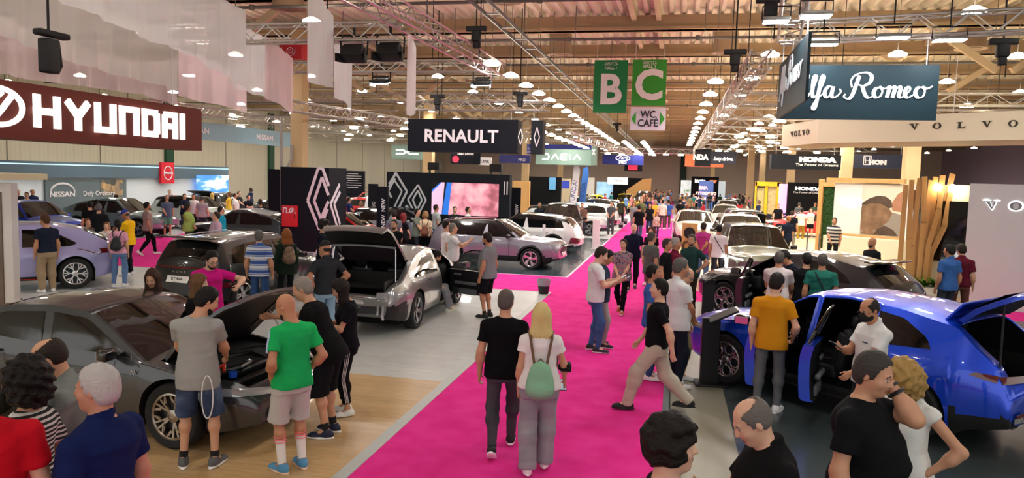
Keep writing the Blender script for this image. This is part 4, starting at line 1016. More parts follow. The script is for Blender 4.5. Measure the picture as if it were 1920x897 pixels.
# brown sign with the white block letters
BROWN = mat('brown_board', '#683229', .6, spec=.2)
r, L, H_ = board('hanging_sign', 'brown hanging sign with big white block letters, left', (-7.55, 5.9), (-7.55, 10.62), 3.27, 3.94, .5, BROWN, cables=2, top=5.6)
def block(letter, x, z, w_, h_, t):
    P = {'H': [((0, 0), (0, 1)), ((1, 0), (1, 1)), ((0, .5), (1, .5))], 'Y': [((0, 1), (.5, .45)), ((1, 1), (.5, .45)), ((.5, 0), (.5, .5))], 'U': [((0, 1), (0, 0)), ((0, 0), (1, 0)), ((1, 0), (1, 1))],
         'N': [((0, 0), (0, 1)), ((0, 1), (1, 1)), ((1, 1), (1, 0))], 'D': [((0, 0), (0, 1)), ((0, 1), (.85, 1)), ((1, .85), (1, .15)), ((0, 0), (.85, 0)), ((.8, 1), (1, .8)), ((.8, 0), (1, .2))], 'A': [((0, 0), (0, .85)), ((0, .85), (.2, 1)), ((.15, 1), (1, 1)), ((1, 1), (1, 0)), ((0, .45), (1, .45))], 'I': [((0, 0), (0, 1))]}[letter]
    out = []
    for (a, b_), (c, d) in P:
        X0, Z0, X1, Z1 = x + t / 2 + a * (w_ - t), z + t / 2 + b_ * (h_ - t), x + t / 2 + c * (w_ - t), z + t / 2 + d * (h_ - t)
        dd = Vector((X1 - X0, Z1 - Z0)).normalized() * t * (.5 if (X0 == X1 or Z0 == Z1) else .2); out.append(((X0 - dd.x, Z0 - dd.y), (X1 + dd.x, Z1 + dd.y)))
    return out
x = 1.50; segs = []
for ch, w_ in (('H', .38), ('Y', .40), ('U', .36), ('N', .36), ('D', .34), ('A', .32), ('I', .085)):
    bars(r, 'letter', block(ch, x, .155, w_, .40, .085), .085, WL, .04); x += w_ + .085
b = MB(); b.tube([(1.0 + .33 * cos(t_), -.03, .36 + .21 * sin(t_)) for t_ in [i * pi / 16 for i in range(32)]], .032, 8, True); b.tube([(.82, -.03, .22), (.92, -.03, .4), (1.06, -.03, .52)], .035, 8); b.tube([(.94, -.03, .2), (1.06, -.03, .33), (1.2, -.03, .5)], .035, 8); b.build('oval_emblem', WL, r)
# black letter sign
r, L, H_ = board('hanging_sign', 'black hanging sign with white capital letters over the middle stand', (-9.05, 24), (-5.17, 24), 3.76, 4.87, .6, NAVY, cables=2, top=5.2)
onb(r, 'lettering', 'RENAULT', L * .49, H_ * .47, .58, WM, bold=.016, sx=1.0, space=1.05)
bars(r, 'side_mark', [((L + .1, .3), (L + .18, .55)), ((L + .18, .55), (L + .1, .8)), ((L + .1, .8), (L + .02, .55)), ((L + .02, .55), (L + .1, .3))], .025, WM)
r, L, H_ = board('hanging_sign', 'narrow dark sign panel with a diamond mark right of the black sign', (-4.75, 24.15), (-4.35, 24.15), 3.76, 4.87, .5, CHAR, cables=1, top=5.2)
bars(r, 'diamond_emblem', [((.2, .25), (.29, .55)), ((.29, .55), (.2, .88)), ((.2, .88), (.11, .55)), ((.11, .55), (.2, .25))], .03, WM)
# totem with diamonds and fire cabinet
def diamonds(r, polys, w_, m):
    for cx, cz, hw_, hh, part in polys:
        for s_ in (1., .62):
            P_ = [(cx, cz + hh * s_), (cx + hw_ * s_, cz), (cx, cz - hh * s_), (cx - hw_ * s_, cz)]
            sg = [(P_[0], P_[1]), (P_[1], P_[2]), (P_[2], P_[3]), (P_[3], P_[0])]
            if part: sg = [sg[i] for i in part]
            bars(r, 'diamond_stripe', sg, w_, m)
DIA = mat('diamond_paint', '#d9ccd2', .6)
r, L, H_ = board('stand_totem', 'black stand tower with big pale diamond stripes and red cabinet', (-12.72, 22), (-10.98, 22), .012, 3.1, 1.3, NAVY, cat='stand wall')
bars(r, 'diamond_stripe', [((.99, 2.0), (1.36, 3.06)), ((.99, 2.0), (1.42, 1.05)), ((1.42, 1.05), (1.70, 1.75)), ((1.36, 3.06), (1.52, 3.06)), ((1.52, 3.06), (1.74, 2.5))], .09, DIA)
bars(r, 'diamond_stripe', [((1.22, 2.0), (1.5, 2.78)), ((1.22, 2.0), (1.47, 1.42)), ((1.5, 2.78), (1.73, 2.2)), ((1.47, 1.42), (1.73, 2.0)), ((1.2, -.0), (1.72, 1.2)), ((1.35, -.02), (1.72, .85))], .09, DIA)
c = empty('fire_cabinet', (.1, 0, 1.12)); c.parent = r; MB().rbox((.27, -.04, .35), (.56, .08, .70), .01).build('door', mat('fire_red', '#c41424', .35), c); text('lettering', 'Π.Φ.', .24, WM, c, (.27, -.086, .52), (pi / 2, 0, 0), .003, bold=.006); MB().box((.46, -.085, .34), (.03, .01, .12)).build('handle', DARK, c)
r2 = empty('side_face', (L, 0, 0), pi / 2); r2.parent = r
bars(r2, 'diamond_stripe', [((.1, 1.9), (.75, 2.55)), ((.1, 1.9), (.7, .95)), ((.35, 1.9), (.8, 2.3)), ((.35, 1.9), (.8, 1.2)), ((.0, .35), (.4, 1.0)), ((.4, 1.0), (.95, .1)), ((.25, .2), (.5, .7)), ((.5, .7), (.8, .2))], .11, DIA)
# video wall
r, L, H_ = board('video_wall', 'charcoal stand wall with diamond stripes and a large lit screen', (-12.25, 30), (-6.75, 30), .012, 3.05, .45, mat('slate_board', '#22262c', .6, spec=.12), cat='stand wall')
bars(r, 'diamond_stripe', [((.02, 2.15), (.42, 3.0)), ((.42, 3.0), (.95, 2.2)), ((.95, 2.2), (.45, 1.2)), ((.02, 2.3), (.25, 1.9)), ((.12, 2.5), (.45, 3.0))], .09, mat('diamond_pale', '#d5dde2', .6))
bars(r, 'diamond_stripe', [((.3, 2.75), (.72, 2.2)), ((.72, 2.2), (.35, 1.45)), ((.05, 2.1), (.4, 2.75))], .07, mat('diamond_pale', '#d5dde2', .6))
bars(r, 'diamond_stripe', [((1.0, 1.85), (1.45, 2.5)), ((1.45, 2.5), (1.82, 1.85)), ((1.82, 1.85), (1.42, 1.1)), ((1.0, 1.85), (1.42, 1.1)), ((1.22, 1.85), (1.45, 2.25)), ((1.45, 2.25), (1.64, 1.85)), ((1.64, 1.85), (1.42, 1.4)), ((1.22, 1.85), (1.42, 1.4)), ((.6, 1.0), (.95, 1.6)), ((.95, 1.6), (1.25, 1.0))], .075, mat('diamond_pale', '#d5dde2', .6))
sc = MB().box((3.56, -.02, 1.95), (2.98, .04, 1.4)).build('screen', DARK, r)
SCR = ramp_mat('screen_picture', 'noise', ['#5a3038', '#a05a66', '#d98a9a', '#f0b4b8', '#e0485a'], tscale=1.1, pos=[.25, .42, .52, .64, .8], rough=.5, emit=.30, detail=5)
MB().box((3.95, -.043, 1.95), (2.2, .006, 1.38)).build('picture', SCR, sc); MB().add([(2.09, -.048, 1.27), (2.55, -.048, 1.27), (2.66, -.048, 2.64), (2.5, -.048, 2.64), (2.09, -.048, 2.2)], [(0, 1, 2, 3, 4)]).build('picture', mat('scr_pink', '#e8b4d0', .5, emit=.3), sc)
MB().add([(2.56, -.049, 1.27), (2.84, -.049, 1.27), (2.98, -.049, 2.64), (2.76, -.049, 2.64)], [(0, 1, 2, 3)]).add([(2.09, -.05, 2.2), (2.09, -.05, 2.3), (2.48, -.05, 2.64), (2.54, -.05, 2.64)], [(0, 1, 2, 3)]).build('picture', mat('scr_blue', '#2a6fd0', .5, emit=.3), sc)
bars(r, 'diamond_stripe', [((5.28, 2.75), (5.28, 2.2)), ((5.4, 2.75), (5.4, 2.2))], .05, WM)
for u, lb in ((2.1, 'black speaker on top of the video wall, left one'), (4.85, 'black speaker on top of the video wall, right one')):
    b = MB(); b.rbox((0, 0, .28), (.52, .3, .32), .02); b.box((-.2, 0, .06), (.03, .2, .12)); b.box((.2, 0, .06), (.03, .2, .12)); tag(b.build('loudspeaker', DARK, None, (-12.25 + u, 30.2, 3.05)), lb, 'loudspeaker')
# green hall banners
def banner(lab, X0, X1, z0, z1, col, big, Y=27.):
    r, L, H_ = board('hall_banner', lab, (X0, Y), (X1, Y), z0, z1, .03, mat('banner_' + big, col, .6), cables=2, top=DZ, cat='banner')
    onb(r, 'lettering', big, L * .5, H_ * .42, L * 1.22, WM, bold=.045, sx=.98); onb(r, 'small_lettering', 'ΑΙΘΟΥΣΑ', L * .5, H_ * .925, L * .125, WM, sx=.72); onb(r, 'small_lettering', 'HALL 1', L * .5, H_ * .85, L * .125, WM, sx=.95, bold=.003)
a = atY(1116, 113, 27); b_ = atY(1175, 212, 27); banner('dark green banner with a large white B over the aisle', a.x - .02, atY(1178, 113, 27).x, b_.z, a.z, '#0d7a3e', 'B')
a = atY(1187, 112, 27); banner('bright green banner with a large white C over the aisle', a.x, atY(1251, 112, 27).x, atY(1218, 198, 27).z, a.z, '#33942a', 'C')
a = atY(1183, 201, 27); c = atY(1247, 245, 27); r, L, H_ = board('direction_sign', 'white hanging sign with two green arrows below the C banner', (a.x, 27), (c.x, 27), c.z, a.z, .03, mat('sign_lilac', '#d3cad6', .6), cables=0)
onb(r, 'lettering', 'WC', L * .5, H_ * .68, .36, mat('ink', '#23222c', .6), bold=.006, sx=.86); onb(r, 'lettering', 'CAFÉ', L * .5, H_ * .30, .36, mat('ink', '#23222c', .6), bold=.006, sx=.86)
shape(r, 'arrow', [[(.03, H_ / 2), (.19, H_ * .22), (.19, H_ * .8)], [(L - .03, H_ / 2), (L - .19, H_ * .22), (L - .19, H_ * .8)]], mat('arrow_green', '#2f9a2c', .6))
# script sign on the right: main board and side board
TEAL = mat('petrol_board', '#13272f', .5, spec=.25)
def script_pts():
    """single-line cursive strokes for the two words; units of x-height"""
    S1 = [[(-.1, -.5), (.15, -.45), (.45, .1), (.85, 1.2), (1.2, 1.9), (1.32, 1.9), (1.2, 1.2), (1.12, .4), (1.2, .05), (1.45, .15)], [(.45, .55), (1.3, .75)],
          [(1.45, .15), (1.85, .9), (2.1, 1.75), (1.98, 1.95), (1.82, 1.6), (1.78, .5), (1.88, .02), (2.1, .15)],
          [(2.1, .15), (2.5, .9), (2.75, 1.7), (2.62, 1.95), (2.45, 1.5), (2.3, .4), (2.1, -.8), (1.9, -1.05), (1.82, -.8), (2.2, -.1), (2.7, .35)],
          [(3.45, .9), (3.15, 1.0), (2.85, .65), (2.85, .2), (3.05, .02), (3.35, .35), (3.5, .95), (3.4, .3), (3.5, .03), (3.8, .1), (4.15, .5), (4.05, .75)]]
    S2 = [[(5.6, 1.9), (5.35, 1.0), (5.1, .2), (4.8, -.1), (4.45, .05), (4.5, .3)], [(5.05, .95), (4.95, 1.5), (5.3, 2.0), (6.1, 2.2), (6.6, 1.9), (6.5, 1.35), (6.0, 1.05), (5.55, 1.15)], [(5.9, 1.0), (6.1, .4), (6.4, .0), (6.8, .15)],
          [(7.3, .9), (7.0, .8), (6.85, .4), (7.05, .03), (7.4, .15), (7.55, .6), (7.3, .95), (7.6, .8), (7.9, .85)], [(7.9, .9), (8.1, .95), (7.95, .05)], [(8.0, .5), (8.4, .98), (8.55, .8), (8.4, .05)], [(8.45, .5), (8.85, .98), (9.0, .8), (8.9, .2), (9.1, .03), (9.4, .25)],
          [(9.4, .25), (9.75, .65), (9.7, .95), (9.45, .8), (9.35, .35), (9.6, .02), (10.1, .3)], [(10.75, .9), (10.4, .9), (10.2, .5), (10.4, .05), (10.8, .1), (10.95, .6), (10.75, .95), (11.1, .8), (11.5, 1.0)]]
    return S1, S2
def smooth_line(pts, n=5):
    o = []; P_ = [pts[0]] + list(pts) + [pts[-1]]
    for i in range(1, len(P_) - 2):
        for k in range(n):
            t = k / n; o.append(tuple(.5 * (2 * P_[i][j] + (P_[i + 1][j] - P_[i - 1][j]) * t + (2 * P_[i - 1][j] - 5 * P_[i][j] + 4 * P_[i + 1][j] - P_[i + 2][j]) * t * t + (3 * P_[i][j] - P_[i - 1][j] - 3 * P_[i + 1][j] + P_[i + 2][j]) * t ** 3) for j in (0, 1)))
    return o + [pts[-1]]
def script(r, u, v, s_, m, only=None):
    for word in script_pts():
      b = MB(); yy = -.002
      for st in word:
        q = smooth_line(st); q = [(u + x * s_, v + z * s_) for x, z in q]
        for i in range(len(q) - 1):
            d = Vector((q[i + 1][0] - q[i][0], q[i + 1][1] - q[i][1]));
            if d.length < 1e-5: continue
            d.normalize(); w_ = s_ * (.05 + .085 * max(0, -d.y) ** 1 + .02 * abs(d.y)); n_ = Vector((-d.y, d.x)) * w_; e = d * s_ * .04; yy -= .00001
            b.prism([(q[i][0] + n_.x - e.x, q[i][1] + n_.y - e.y), (q[i][0] - n_.x - e.x, q[i][1] - n_.y - e.y), (q[i + 1][0] - n_.x + e.x, q[i + 1][1] - n_.y + e.y), (q[i + 1][0] + n_.x + e.x, q[i + 1][1] + n_.y + e.y)], lambda p: (p[0], yy - .015, p[1]), lambda p: (p[0], yy, p[1]))
      b.build('script_lettering', m, r)
SILV = mat('script_white', '#dce6ea', .5)
a = atY(1462, 125, 14); c = atY(1755, 224, 14)
r, L, H_ = board('hanging_sign', 'dark petrol hanging sign with white script lettering, long front side', (a.x, 14), (c.x, 14), c.z - .02, atY(1758, 121, 14).z, .04, TEAL, cables=2, top=5.55); script(r, .22, H_ * .40, .1985, SILV)
r, L, H_ = board('hanging_sign', 'dark petrol hanging sign with script lettering, short side facing left', (a.x, 13.98), (a.x - .03, 10.9), 4.16, 5.1, .04, TEAL, cables=2, top=5.6)
script(r, .25, H_ * .42, .215, SILV)
# canopy of the cream stand
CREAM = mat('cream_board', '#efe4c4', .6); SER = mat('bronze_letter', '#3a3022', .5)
A_, B_, C_ = Vector((3.9, 22.2)), Vector((9.3, 18.0)), Vector((3.25, 24.6))
r, L, H_ = board('stand_canopy', 'cream overhead canopy with dark serif letters on the right stand', A_, B_, 4.17, 4.84, .12, CREAM, cat='canopy', cables=3, top=6.2)
dn = (B_ - A_).normalized(); back = Vector((-dn.y, dn.x))
Ml = Matrix.Rotation(-atan2(dn.y, dn.x), 3, 'Z')
def loc2(p, z): q = Ml @ Vector((p.x - A_.x, p.y - A_.y, 0)); return (q.x, q.y, z - 4.17)
b = MB(); Cc = C_; Db = Vector((9, 26)); pts_ = [A_, B_, Vector((10.5, 22)), Db, Cc]
b.add([loc2(A_, 4.17), loc2(Cc, 4.17), loc2(Cc, 4.84), loc2(A_, 4.84)], [(0, 1, 2, 3)]); b.add([loc2(p, 4.84) for p in pts_], [(0, 1, 2, 3, 4)]); b.build('canopy_shell', CREAM, r)
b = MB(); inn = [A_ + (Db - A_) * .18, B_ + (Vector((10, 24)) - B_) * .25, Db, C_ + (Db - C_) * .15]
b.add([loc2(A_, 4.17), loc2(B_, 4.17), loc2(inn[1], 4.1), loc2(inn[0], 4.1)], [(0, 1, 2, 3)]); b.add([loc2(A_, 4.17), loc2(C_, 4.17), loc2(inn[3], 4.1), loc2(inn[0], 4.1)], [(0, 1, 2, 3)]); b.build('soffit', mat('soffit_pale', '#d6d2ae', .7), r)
def serif(r, body, u, v, s_, gap, m):
    for k, ch in enumerate(body):
        x = u + k * gap; w_ = s_ * 1.25; b = []
        if ch == 'V': b = [[(x - w_ * .5, v + s_), (x - w_ * .5 + s_ * .42, v + s_), (x + s_ * .18, v + s_ * .12), (x + s_ * .08, v)], [(x + w_ * .42, v + s_), (x + w_ * .30, v + s_), (x + s_ * .04, v + s_ * .1), (x + s_ * .1, v), (x + s_ * .16, v)], [(x - w_ * .62, v + s_ * .93), (x - w_ * .04, v + s_ * .93), (x - w_ * .04, v + s_), (x - w_ * .62, v + s_)], [(x + w_ * .16, v + s_ * .93), (x + w_ * .58, v + s_ * .93), (x + w_ * .58, v + s_), (x + w_ * .16, v + s_)]]
        if ch == 'L': b = [[(x - w_ * .32, v), (x - w_ * .05, v), (x - w_ * .05, v + s_), (x - w_ * .32, v + s_)], [(x - w_ * .48, v), (x + w_ * .42, v), (x + w_ * .42, v + .07 * s_), (x - w_ * .48, v + .07 * s_)], [(x - w_ * .48, v + s_ * .93), (x + w_ * .12, v + s_ * .93), (x + w_ * .12, v + s_), (x - w_ * .48, v + s_)], [(x + w_ * .36, v), (x + w_ * .46, v), (x + w_ * .48, v + s_ * .36), (x + w_ * .42, v + s_ * .36)], [(x - w_ * .1, v), (x + w_ * .42, v), (x + w_ * .36, v + s_ * .13), (x - w_ * .1, v + s_ * .13)]]
        if ch == 'O':
            n = 16
            for i in range(n):
                t0, t1 = 2 * pi * i / n, 2 * pi * (i + 1) / n; o_ = lambda t: (x + w_ * .52 * cos(t), v + s_ * .5 + s_ * .52 * sin(t)); i_ = lambda t: (x + w_ * .26 * cos(t), v + s_ * .5 + s_ * .44 * sin(t)); b.append([o_(t0), o_(t1), i_(t1), i_(t0)])
        shape(r, 'letter', b, m, .02)
serif(r, 'VOLVO', 2.55, .30, .155, .545, SER)
r2 = empty('side_face', loc2(C_, 4.17)); r2.parent = r; dd = (A_ - C_).normalized(); r2.rotation_euler = (0, 0, atan2(dd.y, dd.x) - atan2(dn.y, dn.x)); serif(r2, 'VOLVO', .75, .27, .16, .27, SER)
# ------------------------------------------------------------------ right stand: panels, lattice, plants
WOOD = ramp_mat('pine_wood', 'noise', ['#b98849', '#c99a5c', '#d6aa70'], scale=(1, 1, .12), tscale=6, rough=.5); WALLW = mat('stand_white', '#d9d8d3', .6)
r, L, H_ = board('stand_wall', 'tall white stand wall with glowing serif letters, far right', (7.35, 20.75), (10.2, 18.9), .012, 3.14, .25, mat('wall_offwhite', '#c9c8c8', .7), cat='stand wall')
serif(r, 'VOLVO', .5, 2.472, .256, .52, mat('halo', '#ffffff', .5, emit=.6)); r3 = empty('grey_letters', (0, -.012, 0)); r3.parent = r; serif(r3, 'VOLVO', .5, 2.5, .2, .52, mat('grey_letter', '#7d8086', .4))

VA = atY(1566, 343, 32.6)
r, L, H_ = board('stand_wall', 'white stand wall with a large photo of brown rocks', (VA.x, VA.y), (VA.x + 3.2496, VA.y - 2.4), .012, 3.1, .3, WALLW, cat='stand wall'); r.scale = (.76, 1, 1)
ROCK = ramp_mat('rock_photo', 'voronoi', ['#2e2118', '#4c3a2c', '#6a5340', '#8a7058', '#3a2c22'], tscale=1.6, pos=[0, .3, .5, .7, 1], rough=.6)
ph = MB().box((2.55, -.01, 2.05), (2.1, .02, 2.0)).build('photo_panel', mat('photo_sky', '#d9ccb8', .6), r)
def rockshape(pts, m): return MB().prism(pts, lambda p: (p[0], -.026 - .002 * m[1], p[1]), lambda p: (p[0], -.02, p[1])).build('rock_picture', m[0], ph)
rk = [ramp_mat('rock_a', 'noise', ['#4a3424', '#7a5c42', '#9a7a5c'], tscale=3, rough=.7), ramp_mat('rock_b', 'noise', ['#2a2019', '#4a382b', '#5c4636'], tscale=4, rough=.7), ramp_mat('rock_c', 'noise', ['#8a5a40', '#a8765a', '#7a5040'], tscale=3, rough=.7), mat('rock_water', '#8c8378', .4)]
rockshape([(1.52, 1.06), (3.58, 1.06), (3.58, 1.9), (3.0, 2.0), (1.52, 1.9)], (rk[3], 0)); rockshape([(1.52, 2.3), (1.9, 2.5), (2.3, 2.62), (2.7, 2.6), (3.0, 2.45), (3.1, 2.2), (2.7, 2.05), (1.52, 2.0)], (rk[1], 1))
rockshape([(3.0, 2.3), (3.3, 2.7), (3.58, 2.85), (3.58, 2.0), (3.1, 2.05)], (rk[2], 1)); rockshape([(1.52, 1.2), (1.9, 1.15), (2.5, 1.3), (2.95, 1.65), (3.1, 1.95), (2.9, 2.15), (2.5, 2.3), (2.0, 2.3), (1.52, 2.2)], (rk[0], 2))
rockshape([(2.2, 1.06), (2.4, 1.3), (2.75, 1.45), (3.2, 1.3), (3.45, 1.06)], (rk[1], 3)); rockshape([(1.52, 1.06), (1.8, 1.25), (2.3, 1.2), (2.5, 1.06)], (rk[0], 3))
MB().box((2.0, -.03, .98), (3.4, .12, .08)).build('wood_ledge', WOOD, r); MB().box((2.0, -.4, .47), (4.0, .7, .92)).build('counter_base', mat('cream_counter', '#dbd3bb', .5, emit=.0), r)
serif(r, 'VOLVO', .45, 2.15, .28, .24, mat('lit_letter', '#ffffff', .5, emit=2.5))
MB().box((1.6, .0, 3.2), (4.0, .3, .18)).build('wood_beam', WOOD, r)
# timber portal left of it with green wall
VP_ = atY(1541, 343, 34.2); r = empty('timber_portal', (VP_.x, 34.2, 0), -.4); r.scale = (.72, 1, 1); tag(r, 'timber portal frame with a plant wall on the right stand', 'timber frame')
for u in (0, .95): MB().rbox((u, 0, 1.62), (.26 if u == 0 else .16, .3, 3.24 if u == 0 else 3.0), .02).build('post', WOOD, r)
MB().rbox((1.2, 0, 3.02), (2.2, .25, .18), .02).build('lintel', WOOD, r)
lf = MB()
for k in range(900):
    x, z = RNG.uniform(.13, .88), RNG.uniform(.3, 2.95); a_ = RNG.uniform(0, 6.28); s_ = .05; p = Vector((x, .05 + RNG.uniform(-.05, .05), z)); u = Vector((cos(a_), RNG.uniform(-.6, .6), sin(a_))) * s_; v = Vector((-sin(a_), RNG.uniform(-.5, .5), cos(a_))) * s_ * .5
    lf.add([p - u, p + v, p + u, p - v], [(0, 1, 2, 3)])
lf.box((.5, .2, 1.6), (.8, .05, 2.8)); lf.build('foliage', ramp_mat('leaf_green', 'noise', ['#0f2a10', '#2c5a22', '#4b7f30'], tscale=8, rough=.6), r, fix=False)
# lattice of slanting timbers
r = empty('timber_lattice', (6.75, 23.4, 0), -.25); r.scale = (.64, 1, 1); tag(r, 'tall sculptural lattice of slanting light timber battens', 'timber sculpture')
def batten(p, q, w_=.15): 
    P_ = [Vector(x) for x in p]; b = MB()
    for a_, c_ in zip(P_, P_[1:]):
        b.box((a_ + c_) / 2, ((c_ - a_).length + .04, w_, .21), R=Matrix.Rotation(-atan2((c_ - a_).z, (c_ - a_).x), 3, 'Y'))
    b.build('batten', WOOD, r)
for k, pl in enumerate([[(-.25, 0, .1), (-.22, 0, 3.05)], [(.16, .0, .1), (.05, 0, 1.5), (.0, 0, 3.2)], [(.3, .02, .1), (.22, .02, 1.3), (.32, .02, 3.25)], [(.34, .1, .1), (.42, .1, 1.4), (.16, .1, 2.9)], [(.55, .0, .1), (.58, 0, 2.0), (.50, 0, 3.3)], [(.72, .06, .1), (.66, .06, 1.7), (.78, .06, 3.2)], [(.80, 0, .1), (.84, 0, 1.3), (1.16, 0, 2.4), (1.2, 0, 3.35)], [(.88, .1, .1), (1.0, .1, 1.1), (1.42, .1, 1.9), (1.55, .1, 2.85)], [(.64, .16, .1), (.9, .16, 1.8), (.95, .16, 3.3)], [(1.0, .2, 1.5), (1.35, .2, 2.3), (1.6, .2, 3.4)]]): batten(pl, 0, .2)
MB().rbox((.6, .1, .1), (2.2, .6, .2), .02).build('plinth', WALLW, r)
def fern(x, y, z, s_, lab, grp, n=38):
    b = MB(); 
    for k in range(n):
        a_ = RNG.uniform(0, 6.28); l_ = s_ * RNG.uniform(.6, 1.1); el = RNG.uniform(.3, 1.2); prev = None
        for t in range(5):
            f = t / 4; p = Vector((cos(a_) * l_ * f * cos(el * (1 - f * .5)), sin(a_) * l_ * f * cos(el * (1 - f * .5)), l_ * f * sin(el) - .35 * l_ * f * f)); w_ = .035 * s_ / .4 * sin(pi * min(.95, f + .12)); sd = Vector((-sin(a_), cos(a_), 0)) * w_
            if prev: b.add([prev[0] - prev[1], prev[0] + prev[1], p + sd, p - sd], [(0, 1, 2, 3)])
            prev = (p, sd)
    o = b.build('leafy_plant', ramp_mat('plant_green', 'noise', ['#1f4a14', '#4d7f22', '#86a83a'], tscale=6, rough=.5), None, (x, y, z), fix=False); tag(o, lab, 'plant', grp)
for k in range(7): fern(6.45 + .3 * k, 22.95 - .14 * k + .1 * (k % 2), .2, .5, 'leafy green plant at the foot of the timber lattice', 'plants at the foot of the timber lattice')
MB().rbox((0, 0, .1), (2.5, .5, .22), .02).build('planter', WALLW, None, (7.3, 22.6, 0), (0, 0, -.4)); tag(bpy.data.objects['planter'], 'low white planter box under the leafy plants', 'planter')
# dark tall screen
r, L, H_ = board('wall_screen', 'large dark glossy screen on a cream stand wall behind the lattice', (7.35, 23.6), (8.5, 22.4), .012, 3.1, .2, CREAM, cat='screen'); MB().box((.62, -.03, 1.75), (.98, .04, 1.75)).build('screen', GLOSSB(), r)
for u in (.35, .75): MB().cyl((u, -.35, 3.05), (u, -.28, 2.98), .08, .1).build('wall_lamp', mat('warm_lamp', '#fff0cc', .5, emit=14), r)
# ------------------------------------------------------------------ left: nissan stand on the far left wall
TEAL2 = mat('grey_teal', '#566b77', .6); TEAL3 = mat('pale_teal', '#7fa0ad', .5)
r, L, H_ = board('stand_wall', 'long white stand wall with a grey blue top band, far left', (-30, 22), (-30, 44.7), .012, 3.08, .4, mat('wall_coolwhite', '#d6dee2', .6), cat='stand wall')
MB().box((L / 2, -.1, 2.68), (L, .3, .78)).build('top_band', TEAL2, r); MB().box((L / 2, -.26, 2.93), (L, .02, .05)).build('light_strip', mat('pale_strip', '#9fc4d2', .4, emit=.5), r)
MB().box((10.6, -.06, 1.45), (5.4, .1, 1.5)).build('recess_board', mat('recess_grey', '#5e6c70', .6), r)
b = MB(); b.tube([(8.9 + .75 * cos(t_), -.13, 1.55 + .45 * sin(t_)) for t_ in [pi * i / 12 for i in range(13)]], .05, 6); b.build('arc_emblem', WM, r); text('lettering', 'NISSAN', .36, WM, r, (8.9, -.13, 1.45), (pi / 2, 0, 0), .01, bold=.01, sx=1.3); text('lettering', 'Defy Ordinary', .34, WM, r, (11.3, -.13, 1.46), (pi / 2, 0, 0), .01, sx=1.1)
MB().box((12.2, -.12, 1.75), (1.6, .02, .85)).build('photo_panel', ramp_mat('city_photo', 'voronoi', ['#3a3834', '#c9a06a', '#6a6a64', '#20222a'], tscale=3, rough=.5), r)
MB().box((20.9, -.3, 1.85), (3.4, .05, 1.3)).build('sky_poster', ramp_mat('sky_poster', 'noise', ['#2a6ac0', '#4a8ad8', '#e8f0f8'], scale=(.4, 1, 1), tscale=1.6, pos=[.35, .55, .68], rough=.5, emit=.35), r)
NRED = mat('flag_red', '#d3142c', .5); fp = MB().box((16.35, -.35, 2.6), (1.15, .16, 1.25)).build('red_cube_sign', NRED, r)
b = MB(); b.tube([(16.35 + .36 * cos(t_), -.44, 2.6 + .40 * sin(t_)) for t_ in [2 * pi * i / 20 for i in range(20)]], .03, 6, True); b.build('ring_emblem', WM, fp); text('lettering', 'NISSAN', .19, WM, fp, (16.35, -.46, 2.6), (pi / 2, 0, 0), .01, bold=.006, sx=1.25)
r, L, H_ = board('hanging_sign', 'long teal hanging sign with small white letters, left', (-20, 25.2), (-20, 35.6), 4.2, 4.95, .08, TEAL3, cables=3, top=5.5)
onb(r, 'lettering', 'NISSAN', 7.9, .36, .33, WM, bold=.01, sx=1.25, space=1.1); onb(r, 'lettering', 'NISSAN', 2.6, .38, .36, WM, bold=.01, sx=1.25, space=1.1)
# light box frame at the left picture edge
A_ = atY(-60, 340, 9.6); B_ = atY(20, 345, 9.6)
r, L, H_ = board('light_box', 'tall photo board in a white frame at the left edge', (A_.x, 9.6), (B_.x, 9.6), .02, 2.66, .12, mat('frame_white', '#d8d6d8', .5), cat='display board')
MB().box((L / 2 - .05, -.01, 1.3), (L - .26, .02, 2.4)).build('photo_panel', ramp_mat('brown_photo', 'noise', ['#3b322c', '#6a5a4e', '#8f8880'], tscale=1.2, rough=.4), r)
MB().box((L / 2, .25, 2.75), (L, .9, .1)).build('cap_board', CREAM, r)
# curtains: sheer white sheets hung on trusses
def sheer_mat(name, col, al):
    if name in MC: return MC[name]
    m = bpy.data.materials.new(name); m.use_nodes = True; nt = m.node_tree; nt.nodes.clear(); N = nt.nodes.new; o = N('ShaderNodeOutputMaterial'); a = N('ShaderNodeBsdfTransparent'); d = N('ShaderNodeBsdfDiffuse'); t = N('ShaderNodeBsdfTranslucent'); m1 = N('ShaderNodeMixShader'); m2 = N('ShaderNodeMixShader')
    d.inputs[0].default_value = srgb(col); t.inputs[0].default_value = srgb(col); m1.inputs[0].default_value = .6; m2.inputs[0].default_value = al; L = nt.links.new
    L(d.outputs[0], m1.inputs[1]); L(t.outputs[0], m1.inputs[2]); L(a.outputs[0], m2.inputs[1]); L(m1.outputs[0], m2.inputs[2]); L(m2.outputs[0], o.inputs[0]); MC[name] = m; return m
SHEER = sheer_mat('sheer_cloth', '#fbfafc', .78); SHEER2 = sheer_mat('sheer_cloth_grey', '#f1eeea', .66); SHEER3 = sheer_mat('sheer_cloth_pink_glow', '#fbe4ea', .7)  # third sheet holds a pink glow in the colour of the white cloth
